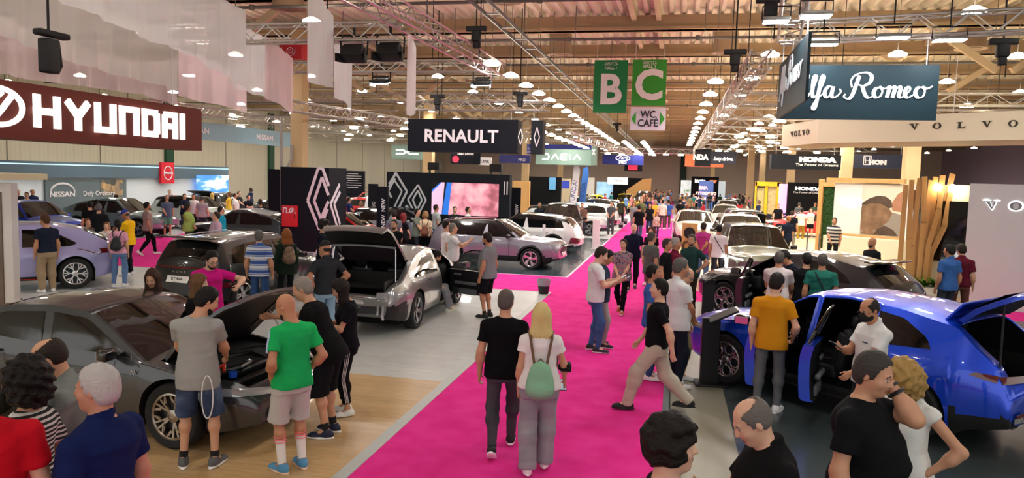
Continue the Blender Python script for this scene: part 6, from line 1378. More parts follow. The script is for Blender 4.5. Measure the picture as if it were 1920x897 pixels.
# ---- silver streamliner with open boot and doors
wheelp = at(783, 617); SPB = dict(L=4.86, W=1.88, H=1.49, wb=2.95, fo=.86, R=.36, paint='#8f9090', metal=.65, clad=0, wheel='blade', rim='#8a8c90', crown=.06, tumble=.44, bowr=.16, tail_open=1, sill=.24, rear_clad=.60,
    doors=(('door_R', .10, 1.02, 0),), hmat=GLOSSB())
xnB = SPB['wb'] / 2 + SPB['fo']; xtB = xnB - SPB['L']
SPB['top'] = [('f', 0, .66), ('f', .06, .74), ('f', .3, .84), ('f', .9, .96), ('f', 1.8, 1.36), ('f', 2.25, 1.47), ('f', 2.7, 1.49), ('f', 3.3, 1.43), ('f', 3.9, 1.26), ('r', .5, 1.06), ('r', .2, .98), ('r', .06, .9), ('r', 0, .72)]
SPB['belt'] = [('r', 0, .68), ('r', .3, .84), ('r', .8, .95), ('f', 2.4, .90), ('f', 1.2, .88), ('f', .5, .8), ('f', 0, .62)]
SPB['win'] = [[(xnB - 1.3, .92), (xnB - 1.95, 1.30), (xnB - 2.35, 1.36), (xnB - 2.35, .95)], [(xnB - 2.4, .95), (xnB - 2.4, 1.36), (xnB - 2.9, 1.34), (xnB - 3.5, 1.17), (xnB - 3.95, .99)]]
SPB['ws'] = (xnB - .98, xnB - 1.85); SPB['tail_x'] = (xtB + .03, xtB + 1.25); SPB['handles'] = ((xnB - 3.05, .86),); SPB['seams'] = (((xnB - 2.36, .3), (xnB - 2.36, .92)), ((xnB - 3.1, .45), (xnB - 3.3, .92)))
CB_ = place_car('car', 'silver streamlined car with boot lid and front door open, on the pale floor', wheelp, 'R', 91.5, SPB, front=False, lamps=None)
BR = CB_['root']; cabin(CB_, -1.1, 1.15, 1)
MB().rbox((xtB + .62, 0, .55), (1.0, 1.2, .04), .01).build('boot_floor', mat('bay_black', '#0c0d0e', .6), BR)
b = MB()
for s_ in (-1, 1): b.box((xtB + .6, s_ * .62, .78), (1.16, .02, .5))
b.box((xtB + 1.16, 0, .8), (.02, 1.3, .5)); b.box((xtB + .08, 0, .66), (.02, 1.24, .24)); b.build('boot_lining', mat('bay_black', '#0c0d0e', .6), BR)
hp = [(xtB + 1.25, 1.28, .62), (xtB + .95, 1.17, .66), (xtB + .65, 1.07, .68), (xtB + .4, 1.01, .68), (xtB + .2, .98, .66), (xtB + .06, .93, .62), (xtB + .02, .80, .58)]
o, put = lid(CB_, 'boot_lid', hp, (xtB + 1.3, 1.3), radians(50), CB_['paint'], mat('bay_black', '#0c0d0e', .6), .06)
g = MB(); q = [put((xtB + 1.18, y, 1.185)) for y in (-.5, .5)] + [put((xtB + .62, y, 1.0)) for y in (.52, -.52)]; g.add(q, [(0, 1, 2, 3)]); q = [put((xtB + 1.2, y, 1.10)) for y in (-.52, .52)] + [put((xtB + .62, y, .945)) for y in (.58, -.58)]; g.add(q, [(0, 1, 2, 3)]); g.build('rear_glass', mat('rear_screen', '#3a3238', .08, coat=1.), o); MB().tube([put((xtB + .60, y, .95 - .03 * (abs(y) / .6) ** 2)) for y in np.linspace(-.62, .62, 9)], .022, 6).build('inner_trim', mat('trim_grey', '#8b8f92', .5), o)
b = MB()
for s_ in (-1, 1): b.cyl((xtB + .5, s_ * .66, .92), put((xtB + .6, s_ * .6, 1.02)), .012, n=6)
b.build('gas_strut', CHROME(), BR)
p_ = CB_['patch']
for sd in (-1, 1):
    p_('tail_lamp', [(sd * .50, .73), (sd * .92, .72), (sd * .90, .84), (sd * .50, .83)], 'B', LAMPW(), .014, nc=8, nr=4)
    for k in range(2): p_('bumper_fin', [(sd * (.52 + k * .09), .28), (sd * (.555 + k * .09), .28), (sd * (.555 + k * .09), .60), (sd * (.52 + k * .09), .60)], 'B', mat('fin_silver', '#b5b6b8', .3, metal=.7), .035, nc=2, nr=4, th=.03)
p_('number_plate', [(-.26, .62), (.26, .62), (.26, .72), (-.26, .72)], 'B', PLATE(), .02, nc=4, nr=2)
p_('rear_diffuser', [(-.64, .31), (.64, .31), (.64, .58), (-.64, .58)], 'B', mat('diffuser_grey', '#2c2e31', .5), .008, nc=16, nr=4)
p_('sunroof', [(-.2, -.45), (-.2, .45), (.75, .45), (.75, -.45)], 'T', GLASS(), .008, nc=6, nr=6)
def open_door(C, side, hinge_x, length, ang, zb, zt_belt, glasspts, lining='#101216', mirror=True, name='door', hdl=True):
    """door leaf built shut, then turned about its front edge"""
    s_ = 1 if side == 'L' else -1; yb = C['sec'](hinge_x)[4][0]; d = empty(name, (hinge_x, s_ * (yb - .02), 0), -ang * s_ if True else 0); d.parent = C['root']
    out = MB(); n = 8
    # skin: x from 0 to -length
    def sk(o, y0):
        vs = []
        for i in range(n + 1):
            x = -length * i / n; sc = C['sec'](hinge_x + x); body_rows = sc[1:1 + 9]
            for y, z in body_rows:
                z2 = min(max(z, zb + .0), zt_belt); vs.append((x, s_ * (y - yb + .02 - y0), z2))
        return vs
    a = sk(out, 0); b_ = sk(out, .13); F_ = [(i * 9 + k, (i + 1) * 9 + k, (i + 1) * 9 + k + 1, i * 9 + k + 1) for i in range(n) for k in range(8)]
    out.add(a, F_); out.mi = 1; out.add(b_, [f[::-1] for f in F_]); base = len(a); out.mi = 0
    lp = list(range(9)) + [i * 9 + 8 for i in range(1, n + 1)] + [n * 9 + k for k in range(7, -1, -1)] + [i * 9 for i in range(n - 1, 0, -1)]
    out.f += [(lp[i], lp[(i + 1) % len(lp)], base + lp[(i + 1) % len(lp)], base + lp[i]) for i in range(len(lp))]; out.m += [0] * len(lp)
    lin = mat('door_lining' + lining, lining, .6); panel = out.build('door_panel', [C['paint'], lin], d, smooth=35)
    def gy(z): return s_ * (-.06 - (z - zt_belt) * .42)
    pts = [Vector((x, gy(z), z)) for x, z in glasspts]; MB().tube(pts, .022, 6, True).build('window_frame', GLOSSB(), d, smooth=True)
    g = MB(); g.add(pts, [tuple(range(len(pts)))]).add([p + Vector((0, -s_ * .006, 0)) for p in pts], [tuple(range(len(pts)))[::-1]]); g.build('window_glass', mat('pale_glass', '#5f6b6b', .03, trans=.0, alpha=.42, coat=1.), d)
    t = MB(); t.rbox((-length * .5, s_ * (-.17), .60), (length * .62, .07, .07), .03); t.rbox((-length * .55, s_ * (-.15), .42), (length * .5, .05, .14), .03); t.rbox((-length * .25, s_ * (-.15), .78), (.2, .03, .05), .01); t.build('armrest', mat('armrest_grey', '#5d6166', .5), d, smooth=True)
    t = MB(); t.lathe([(0, 0), (.09, 0), (.095, .02), (0, .03)], c=(-.22, s_ * -.16, .42), axis='Y', n=16); t.build('door_speaker', mat('speaker_grey', '#3a3d42', .4, metal=.5), d)
    if mirror:
        m_ = MB(); m_.rbox((-.22, s_ * .17, zt_belt + .08), (.13, .22, .14), .05); m_.cyl((-.2, s_ * 0, zt_belt - .02), (-.2, s_ * .12, zt_belt + .04), .025); mo = m_.build('mirror', GLOSSB(), d, smooth=True); MB().rbox((-.287, s_ * .17, zt_belt + .08), (.008, .17, .10), .003).build('mirror_glass', CHROME(), mo)
    return d
open_door(CB_, 'R', 1.02, .98, radians(68), .36, .88, [(-.02, .90), (-.5, 1.28), (-.75, 1.36), (-.98, 1.36), (-.98, .92)])
# ---- black small suv seen from the rear
SPK = base_spec('suv', L=4.35, W=1.83, H=1.57, paint='#2b2d2e', metal=.5, wheel='double', rim='#c8cacc', rail=1, detail=2, clad=.42, hood=.98)
hK = 84; hr = radians(hK); f_ = Vector((cos(hr), sin(hr), 0)); pk = Vector((-9.72, 12.95, 0)) + f_ * (4.35 - (2.66 / 2 + .86))
CK = car('car', 'charcoal suv with a white number plate seen from behind, left', (pk.x, pk.y), hK, SPK); CK['root'].location.z = .012
p_ = CK['patch']; p_('light_bar', [(-.78, .93), (.78, .93), (.78, .96), (-.78, .96)], 'B', REDL(), .012, nc=16, nr=2)
xtK = CK['xt']; lampset(CK, rear=[(.72, .56), (.9, .54), (.9, .66), (.74, .66)]); p_('number_plate', [(-.27, .66), (.27, .66), (.27, .78), (-.27, .78)], 'B', PLATE(), .02, nc=4, nr=2)
def rear_x(C, z): h_, n_, _, _ = C['bvh'].ray_cast(Vector((-5, 0, z)), Vector((1, 0, 0))); return h_.x
text('plate_text', 'KONA', .10, mat('plate_ink', '#1a1a1a', .6), CK['root'], (rear_x(CK, .72) - .026, 0, .72), (pi / 2, 0, -pi / 2), .002); text('badge_letters', 'K O N A', .05, CHROME(), CK['root'], (rear_x(CK, .86) - .008, .0, .865), (pi / 2, 0, -pi / 2), .002, sx=1.8)
b = MB(); xx = rear_x(CK, 1.0) - .01; b.tube([(xx, .085 * cos(t_), .99 + .05 * sin(t_)) for t_ in [2 * pi * i / 16 for i in range(16)]], .006, 6, True); b.tube([(xx, .04, .96), (xx, .02, 1.02)], .007, 6); b.tube([(xx, -.02, .96), (xx, -.04, 1.02)], .007, 6); b.tube([(xx, .03, .985), (xx, -.03, .995)], .007, 6); b.build('oval_emblem', CHROME(), CK['root'])
b = MB(); b.rbox((xtK + .30, 0, 1.545), (.34, 1.22, .04), .015); b.build('roof_spoiler', GLOSSB(), CK['root'], smooth=True)
p_('rear_wiper', [(-.25, 1.10), (.12, 1.12), (.12, 1.135), (-.25, 1.115)], 'B', BLACKP(), .02, nc=4, nr=1)
# ---- lilac crossover at the left edge
SPL = dict(L=4.72, W=1.94, H=1.585, wb=3.0, fo=.85, R=.37, paint='#a3a0d2', metal=.35, clad=.30, wheel='snow', rim='#d0d2d4', crown=.05, sill=.24, detail=2)
xnL = 1.5 + .85; xtL = xnL - 4.72
SPL['top'] = [('f', 0, .82), ('f', .1, .92), ('f', .8, 1.0), ('f', 1.1, 1.05), ('f', 1.9, 1.5), ('f', 2.5, 1.58), ('f', 3.4, 1.56), ('r', .7, 1.44), ('r', .12, 1.12), ('r', .03, .96), ('r', 0, .7)]
SPL['belt'] = [('r', 0, .9), ('r', .5, 1.0), ('f', 1.3, .98), ('f', 0, .78)]
SPL['win'] = [[(xnL - 1.4, 1.0), (xnL - 2.1, 1.40), (xnL - 2.75, 1.43), (xnL - 2.75, 1.02)], [(xnL - 2.8, 1.02), (xnL - 2.8, 1.43), (xnL - 3.35, 1.41), (xnL - 3.9, 1.10), (xnL - 3.8, 1.03)]]
SPL['ws'] = (xnL - 1.12, xnL - 1.95); SPL['rw'] = (xtL + .17, xtL + .66)
CL = place_car('car', 'lilac crossover with black lower edge and silver spoked wheels, left edge', Vector((-13.9, 14.7, 0)), 'L', 226, SPL, front=False, lamps=None)
lampset(CL, rear=[(.45, .86), (.93, .84), (.93, .96), (.45, .95)]); CL['patch']('red_line', [(-1.1, .27), (1.1, .27), (1.1, .285), (-1.1, .285)], 'L', mat('accent_red', '#d03020', .4), .02, nc=10, nr=1)
# ---- blue suv with open doors and tailgate
SPT = dict(L=4.53, W=1.84, H=1.60, wb=2.64, fo=.90, R=.375, paint='#0f48de', metal=.55, clad=0, wheel='dial', rim='#a7a9ac', crown=.06, tumble=.40, sill=.26, detail=2, tail_open=1, rear_clad=.50, doors=(('door_L', .02, .80, 0), ('door_L2', -.80, -.06, 1)))
xnT = 1.32 + .90; xtT = xnT - 4.53
SPT['top'] = [('f', 0, .76), ('f', .06, .86), ('f', .3, .95), ('f', 1.0, 1.06), ('f', 1.3, 1.10), ('f', 2.05, 1.54), ('f', 2.6, 1.60), ('f', 3.3, 1.57), ('r', .6, 1.46), ('r', .10, 1.08), ('r', .03, .92), ('r', 0, .72)]
SPT['belt'] = [('r', 0, .86), ('r', .35, 1.0), ('r', 1.2, 1.02), ('f', 1.4, .98), ('f', .5, .88), ('f', 0, .72)]
SPT['win'] = [[(xnT - 1.5, 1.03), (xnT - 2.1, 1.42), (xnT - 2.7, 1.46), (xnT - 2.7, 1.04)], [(xnT - 2.8, 1.04), (xnT - 2.8, 1.45), (xnT - 3.25, 1.42), (xnT - 3.65, 1.22), (xnT - 3.75, 1.10)]]
SPT['ws'] = (xnT - 1.32, xnT - 2.0); SPT['tail_x'] = (xtT + .05, xtT + .62); SPT['handles'] = (); SPT['seams'] = ()
CT = place_car('car', 'bright blue suv with doors and tailgate open, front right of the hall', at(1356, 722), 'L', 137.5, SPT, lamps=None)
TR = CT['root']; cabin(CT, -1.3, 1.0, 1); MB().rbox((xtT + .55, 0, .62), (1.0, 1.3, .04), .01).build('boot_floor', mat('bay_black', '#0c0d0e', .6), TR)
b = MB()
for s_ in (-1, 1): b.box((xtT + .55, s_ * .64, .80), (.85, .02, .36))
b.box((xtT + .98, 0, .82), (.02, 1.28, .4)); b.build('boot_lining', mat('bay_black', '#0c0d0e', .6), TR)
lampset(CT, front=[(.5, .70), (.88, .74), (.88, .82), (.5, .78)])
for sd in (-1, 1): CT['patch']('tail_lamp', [(sd * .40, .87), (sd * .74, .87), (sd * .74, .95), (sd * .40, .94)], 'B', REDL(), .015, nc=10, nr=4); CT['patch']('tail_lamp_side', [(xtT + .10, .88), (xtT + .36, .93), (xtT + .30, .965), (xtT + .10, .955)], 'L' if sd > 0 else 'R', REDL(), .012, nc=8, nr=3)
CT['patch']('rear_skirt', [(-.64, .33), (.64, .33), (.64, .50), (-.64, .50)], 'B', GLOSSB(), .015, nc=14, nr=3)
CT['patch']('side_window', [(-.84, 1.07), (-.84, 1.45), (-1.15, 1.41), (-1.45, 1.24), (-1.52, 1.12)], 'L', GLASS(), .006)
b = MB()
for s_ in (-.55, .55): b.cyl((xtT - .02, s_, .40), (xtT + .2, s_, .40), .045, n=14)
b.build('exhaust_tip', CHROME(), TR); CT['patch']('rear_reflector', [(.40, .50), (.62, .50), (.62, .54), (.40, .54)], 'B', REDL(), .03, nc=4, nr=1)
hp = [(xtT + .66, 1.47, .60), (xtT + .45, 1.36, .64), (xtT + .25, 1.20, .68), (xtT + .10, 1.07, .70), (xtT + .03, .95, .68), (xtT + .0, .84, .62)]
o, put = lid(CT, 'tailgate', hp, (xtT + .68, 1.48), radians(68), CT['paint'], mat('bay_black', '#0c0d0e', .6), .07)
g = MB(); q = [put((xtT + .55, y, 1.425)) for y in (-.52, .52)] + [put((xtT + .16, y, 1.135)) for y in (.58, -.58)]; g.add(q, [(0, 1, 2, 3)]); g.build('rear_glass', GLASS(), o)
b = MB(); q = put((xtT + .72, 0, 1.5)); b.rbox(put((xtT + .60, 0, 1.50)), (.3, 1.15, .03), .012, Matrix.Rotation(radians(50), 3, 'Y')); b.build('roof_spoiler', CT['paint'], o, smooth=True)
b = MB()
for s_ in (-1, 1): b.cyl((xtT + .12, s_ * .68, .95), put((xtT + .2, s_ * .62, 1.1)), .013, n=6)
b.build('gas_strut', DARK, TR)
dfl = open_door(CT, 'L', .80, .80, radians(62), .32, 1.0, [(-.06, 1.02), (-.42, 1.36), (-.7, 1.44), (-.8, 1.44), (-.8, 1.04)])
drl = open_door(CT, 'L', -.06, .76, radians(66), .32, 1.02, [(-.02, 1.04), (-.02, 1.44), (-.42, 1.42), (-.74, 1.20), (-.76, 1.06)], mirror=False)
# ---- dark suv behind the blue one
SPD = dict(SPT); SPD.update(paint='#2c2a2c', doors=(('door_L', .02, .80, 0),), tail_open=0, detail=2, metal=.5); SPD['rw'] = (xtT + .14, xtT + .52); SPD['handles'] = ((xnT - 3.2, .92),)
CD = place_car('car', 'dark grey suv with an open front door, behind the blue one', at(1356, 592), 'L', 139, SPD, lamps=None)
cabin(CD, -1.3, 1.0, 1); lampset(CD, front=[(.5, .70), (.88, .74), (.88, .82), (.5, .78)], rear=[(.42, .84), (.95, .82), (.95, .95), (.42, .92)])
open_door(CD, 'L', .80, .80, radians(66), .32, 1.0, [(-.06, 1.02), (-.42, 1.36), (-.7, 1.44), (-.8, 1.44), (-.8, 1.04)])
b = MB(); b.rbox((xtT + .48, 0, 1.515), (.36, 1.2, .03), .012); b.build('roof_spoiler', GLOSSB(), CD['root'], smooth=True)
# ---- sage suv facing the viewer
SPV = base_spec('bigsuv', paint='#7d8172', metal=.5, wheel='double', roofcol='#141516', detail=2, clad=.3, hood=1.08, L=4.95, W=1.98, H=1.74)
pv = Vector((2.42, 23.45, 0)); CV = car('car', 'sage green suv facing the viewer with a black roof and lit headlamps', (pv.x, pv.y), -88, SPV); CV['root'].location.z = .012
for sd in (-1, 1):
    CV['patch']('headlamp', [(sd * .55, .84), (sd * .95, .88), (sd * .95, .92), (sd * .55, .87)], 'F', DRL(), .014, nc=6, nr=2); CV['patch']('lamp_strip', [(sd * .92, .45), (sd * .97, .45), (sd * .97, .85), (sd * .92, .85)], 'F', DRL(), .014, nc=2, nr=6)
CV['patch']('front_panel', [(-.9, .36), (.9, .36), (.9, .80), (-.9, .80)], 'F', mat('front_grey', '#77797c', .4), .006, nc=12, nr=4)
SPV2 = base_spec('bigsuv', paint='#e3dfd2', metal=.1, wheel='double', rail=2, L=4.95, W=1.95, H=1.76, detail=2)
CV2 = car('car', 'cream white suv with black roof rails, behind the sage green one', (2.55, 29.8), -89, SPV2); std_lamps(CV2); CV2['root'].location.z = .012
# ---- grey-lilac suv on the slate floor
SPS = base_spec('suv', paint='#85858f', metal=.5, roofcol='#17181a', wheel='blade', rim='#c8b8c0', L=4.41, W=1.80, H=1.575, clad=.40, rail=2, detail=2)
CS = place_car('car', 'grey compact suv with a black roof and pink tinted wheels on the slate floor', at(993, 507), 'R', -3, SPS, lamps=None)
lampset(CS, front=[(.42, .80), (.82, .82), (.82, .89), (.44, .86)], grille=[(-.42, .55), (.42, .55), (.42, .82), (-.42, .82)], plate_f=(.50, '')); 
for sd in (-1, 1): CS['patch']('lamp_strip', [(sd * .70, .50), (sd * .73, .50), (sd * .80, .68), (sd * .775, .68)], 'F', LAMPW(), .012, nc=4, nr=4)
SPR = base_spec('suv', paint='#dcdcda', metal=.1, roofcol='#121314', wheel='blade', L=4.47, W=1.86, H=1.57, clad=.36, detail=2, tail='hatch')
CR_ = place_car('car', 'white crossover with a black roof behind the grey compact suv', (-4.5, 27.9), 'L', 178, SPR, front=False, lamps='a')
# remaining cars: (label, x, y, heading, spec, lamps)
OTHERS = [
 ('dark people carrier facing the viewer between white cars', -5.0, 33.6, -84, base_spec('van', paint='#1d1e22', wheel='double', H=1.85), 'a'),
 ('red hatchback beside the slim black totem', -12.4, 26.1, 2, base_spec('hatch', paint='#c41222', metal=.2, wheel='double', detail=2), 'a'),
 ('blue car at the left behind the lilac crossover', -23.6, 22.9, -8, base_spec('fast', paint='#1246c8', metal=.4, L=4.5, roofcol=None), 'a'),
 ('grey green suv on the far left white stand', -23.3, 27.2, 4, base_spec('fast', paint='#7f9396', metal=.4, L=4.6, H=1.62), 'a'),
 ('silver white suv with a door open on the far left stand', -22.8, 31.6, -6, base_spec('suv', paint='#c3ccc8', metal=.4, H=1.62, roofcol='#202224'), 'a'),
 ('dark grey suv nearest the teal sign stand, left of the black tower', -15.3, 24.3, 178, base_spec('fast', paint='#4a5056', metal=.5, H=1.55, L=4.5), 'a'),
 ('black car with open tailgate by the white far left wall', -25.8, 38.2, 95, base_spec('suv', paint='#1c1d20', metal=.4), 'a'),
 ('dark car on the far left white stand', -20.5, 36.4, 5, base_spec('hatch', paint='#2e3238', metal=.5), 'a'),
 ('red car with open bonnet far left', -22.5, 46.5, 20, base_spec('suv', paint='#c0261c', metal=.2), 'a'),
 ('second red car, lower one beside the sky poster', -18.6, 42.3, 5, base_spec('hatch', paint='#b81e1c', metal=.2), 'a'),
 ('yellow car with open tailgate far left behind the black tower', -20.2, 56.5, 10, base_spec('suv', paint='#d8d020', metal=.1), 'a'),
 ('white van like car behind the black tower', -13.6, 37.0, 20, base_spec('van', paint='#d5dade', metal=.1), 'a'),
 ('grey car with a raised bonnet behind the red hatchback', -11.6, 33.2, -60, base_spec('suv', paint='#7d8a94', metal=.4), 'a'),
 ('silver car behind the grey compact suv, near the video wall', -11.0, 28.75, 0, base_spec('suv', paint='#9aa7b4', metal=.4, roofcol='#1a1b1d'), 'a'),
 ('pale hatchback at the start of the far left row', -5.6, 38.6, 5, base_spec('suv', paint='#cdd3d2', metal=.2, roofcol='#202224', wheel='double'), 'a'),
 ('light grey suv in the far left row, second', -5.3, 42.8, 175, base_spec('suv', paint='#b9c2c2', metal=.3, wheel='double'), 'a'),
 ('silver car in the far left row, third', -5.6, 47.4, 3, base_spec('hatch', paint='#a9b4bc', metal=.3), 'a'),
 ('white car in the far left row, fourth', -5.6, 52.2, 178, base_spec('suv', paint='#d9dcdc', metal=.1, roofcol='#202224'), 'a'),
 ('dark car in the far left row, fifth', -6.4, 57.0, 3, base_spec('suv', paint='#3a4248', metal=.3), 'a'),
 ('white car with its tailgate up beside the wooden stand wall', -9.9, 44.5, 120, base_spec('suv', paint='#dfe3e2', metal=.1), 'a'),
 ('yellow sports suv with its tailgate up', -6.4, 64.5, 0, base_spec('fast', paint='#dcc81a', metal=.1), 'a'),
 ('yellow car with open bonnet facing the viewer', -4.3, 68.5, -88, base_spec('suv', paint='#d8b812', metal=.1), 'a'),
 ('dark pickup behind the yellow cars', -2.9, 74.5, -90, base_spec('van', paint='#22262a', metal=.3), 'a'),
 ('black car with an open bonnet in the right row, third', 3.3, 36.0, -88, base_spec('bigsuv', paint='#2b2d2b', metal=.4), 'a'),
 ('olive car in the right row, fourth', 3.6, 42.0, -90, base_spec('suv', paint='#777a66', metal=.4), 'a'),
 ('pale car in the right row, fifth', 3.2, 48.0, -92, base_spec('suv', paint='#c5c7bc', metal=.3), 'a'),
 ('black car in the right row, sixth', 3.6, 54.2, -92, base_spec('hatch', paint='#1f2124', metal=.4), 'a'),
 ('silver car in the right row, seventh', 4.2, 60.5, -90, base_spec('suv', paint='#a6aaa8', metal=.4), 'a'),
 ('grey car in the right row, eighth', 5.0, 67.0, -90, base_spec('suv', paint='#5c6064', metal=.4), 'a'),
 ('dark car far right of the aisle beside the row', 9.4, 57.5, 180, base_spec('hatch', paint='#26282c', metal=.4), 'a'),
 ('dark car at the end of the right rows', 10.0, 68.5, 178, base_spec('suv', paint='#34363a', metal=.4), 'a'),
 ('red car below the yellow portal frame', 7.4, 45.0, 175, base_spec('hatch', paint='#c2141e', metal=.2), 'a'),
 ('white car with an open door left of the cream suv', .98, 37.2, -88, base_spec('suv', paint='#d6d8d0', metal=.1), None)]
for lab, x, y, hd, sp, lm in OTHERS:
    sp['detail'] = sp['detail'] if sp.get('detail') == 2 and y < 30 else 1
    C = car('car', lab, (x, y), hd, sp); C['root'].location.z = .012
    if lm: std_lamps(C, lm)
    if 'tailgate' in lab or 'open bonnet' in lab or 'raised bonnet' in lab:
        xt_, xn_ = C['xt'], C['xn']; H_ = sp['H']
        if 'tailgate' in lab:
            hp = [(xt_ + .40, H_ - .1, .6), (xt_ + .25, H_ - .32, .66), (xt_ + .1, H_ - .56, .7), (xt_ + .02, .85, .68)]; lid(C, 'tailgate', hp, (xt_ + .42, H_ - .08), radians(75), C['paint'], BLACKP(), .07)
        else:
            hp = [(xn_ - 1.15, 1.02, .68), (xn_ - .7, 1.0, .7), (xn_ - .3, .94, .68), (xn_ - .1, .84, .6)]; lid(C, 'bonnet', hp, (xn_ - 1.15, 1.02), -radians(48), C['paint'], BLACKP(), .05)
# things standing beside the cars
r = empty('info_lectern', at(1332, 724).xy.to_3d()); r.rotation_euler = (0, 0, .12); tag(r, 'black info stand with a slanted top before the blue suv', 'info stand'); r.location.z = .012
MB().rbox((0, .05, .015), (.46, .36, .03), .008).build('base', mat('lectern_black', '#0c0c0e', .5), r); MB().rbox((-.02, .08, .50), (.26, .10, .98), .01).build('post', mat('lectern_black', '#0c0c0e', .5), r)
MB().rbox((.12, .0, 1.05), (.44, .36, .03), .008, Matrix.Rotation(-.45, 3, 'Y')).build('slanted_top', mat('lectern_black', '#0c0c0e', .5), r); MB().rbox((.24, -.02, 1.12), (.22, .28, .006), .002, Matrix.Rotation(-.45, 3, 'Y')).build('info_card', WM, r)
p = at(1325, 616); r = empty('info_lectern', (p.x, p.y, .012)); tag(r, 'second black info stand, beside the dark grey suv', 'info stand'); MB().rbox((0, 0, .5), (.24, .1, 1.), .01).build('post', mat('lectern_black', '#0c0c0e', .5), r); MB().rbox((0, 0, .015), (.4, .34, .03), .008).build('base', mat('lectern_black', '#0c0c0e', .5), r); MB().rbox((.08, 0, 1.04), (.4, .34, .03), .008, Matrix.Rotation(-.45, 3, 'Y')).build('slanted_top', mat('lectern_black', '#0c0c0e', .5), r)
def bucket(x, y, lab, s_=1.):
    r = MB().lathe([(0, 0), (.10 * s_, 0), (.13 * s_, .24 * s_), (.135 * s_, .25 * s_), (.12 * s_, .25 * s_), (.09 * s_, .02), (0, .02)], n=24).build('waste_bin', mat('bin_black', '#1a1b1e', .5), None, (x, y, .012), smooth=True); tag(r, lab, 'bin')
    MB().lathe([(.126 * s_, .17 * s_), (.14 * s_, .25 * s_), (.145 * s_, .30 * s_), (.138 * s_, .30 * s_), (.12 * s_, .2 * s_)], n=24).build('bag_rim', mat('bag_grey', '#a8a8b2', .4, alpha=.8), r, smooth=True)
p = at(1019, 552); bucket(p.x, p.y, 'black waste bin with a pale bag on the corner of the pale floor', 1.25); p = at(1164, 428); bucket(p.x, p.y, 'black waste bin at the aisle edge, nearer of the far pair', 1.2); p = at(1172, 421); bucket(p.x, p.y, 'black waste bin at the aisle edge, farther of the far pair', 1.2)
r = empty('wheel_display', (.55, 24.6, .012), -.1); p = at(1290, 500); r.location = (p.x, p.y, .012); tag(r, 'light wooden display board carrying two black wheel rims', 'display board'); HB = 1.52
MB().rbox((0, 0, HB / 2), (.52, .12, HB), .01).build('board', WOOD, r); MB().lathe([(0, -.02), (.19, -.02), (.2, 0), (.19, .02), (0, .02)], c=(.0, -.09, 1.18), axis='Y', n=28).build('black_wheel', DARK, r)
b = MB()
for s_ in (.17, .12): b.tube([(-.06 + s_ * cos(t_), -.1, .72 + s_ * sin(t_)) for t_ in [i * pi / 12 for i in range(24)]], .015, 6, True)
b.build('black_ring', DARK, r)
for k, (px, py) in enumerate(((1512, 476), (1534, 484))):
    p = at(px, py); r = empty('barrier_post', (p.x, p.y, .012)); tag(r, ('dark belt barrier post, left one' if k == 0 else 'dark belt barrier post, right one') + ' by the cream counter', 'barrier post'); MB().cyl((0, 0, 0), (0, 0, .98), .03).build('post', mat('post_grey', '#5a5c60', .4, metal=.5), r, smooth=True); MB().lathe([(0, 0), (.17, 0), (.16, .03), (.03, .05)], n=20).build('base', DARK, r)
for px, py, Y, lab in ((425, 392, 25, 'white price stand beside the dark grey suv, left'), (1118, 425, 31, 'white price stand beside the dark people carrier'), (1020, 430, 26.5, 'slim white price stand before the white crossover')):
    a_ = atY(px, py, Y); r = empty('price_stand', (a_.x, Y, .012)); tag(r, lab, 'info stand'); MB().rbox((0, 0, .62), (.30 if px != 1020 else .1, .05, 1.24), .01).build('panel', WM, r); MB().rbox((0, 0, .01), (.36, .28, .02), .005).build('base', WM, r)
# ------------------------------------------------------------------ people
GZ = .012
def theta(p): return degrees(atan2(-p[0], p[1]))
PPL = {}
def who(key, px, py, h, phi, label, on_floor=False, **k):
    """px, py: top of the head in the photograph (or the feet when feet=True); phi: 0 = seen from behind, 90 = facing right, 180 = facing the viewer"""
    p = at(px, py, 0 if on_floor else h + GZ); dist = p.xy.length
    if 'vox' not in k: k['vox'] = .0085 if dist < 9.5 else (.0105 if dist < 16 else (.0135 if dist < 24 else .018))
    k.setdefault('hands', dist < 34); k.setdefault('seed', len(PPL) + 3)
    i = person((p.x, p.y, GZ), theta(p) - phi, label, h=h, **k); PPL[key] = i; return i
def phone(i, side, label, m=None, off=(0, .0, 0), tilt=.6):
    sgn = 1 if side == 'R' else -1; a = [q for q in i['A'] if q[0] == sgn][0]; sgn, sh, el, wr, curl, spec = a; d = (wr - el).normalized(); w_ = wpt(i, wr + d * .10 + Vector((-sgn * .02, .02, .02)) + Vector(off)); fz = i['root'].rotation_euler[2]
    o = MB().rbox((0, 0, 0), (.075, .15, .009), .004).build('phone', mat('phone_black', '#101114', .25, coat=1.), None, w_, (tilt, 0, fz)); tag(o, label, 'phone'); MB().box((0, 0, .005), (.066, .138, .001)).build('screen', mat('phone_screen', '#8fa6b8', .2, emit=.25), o); return o
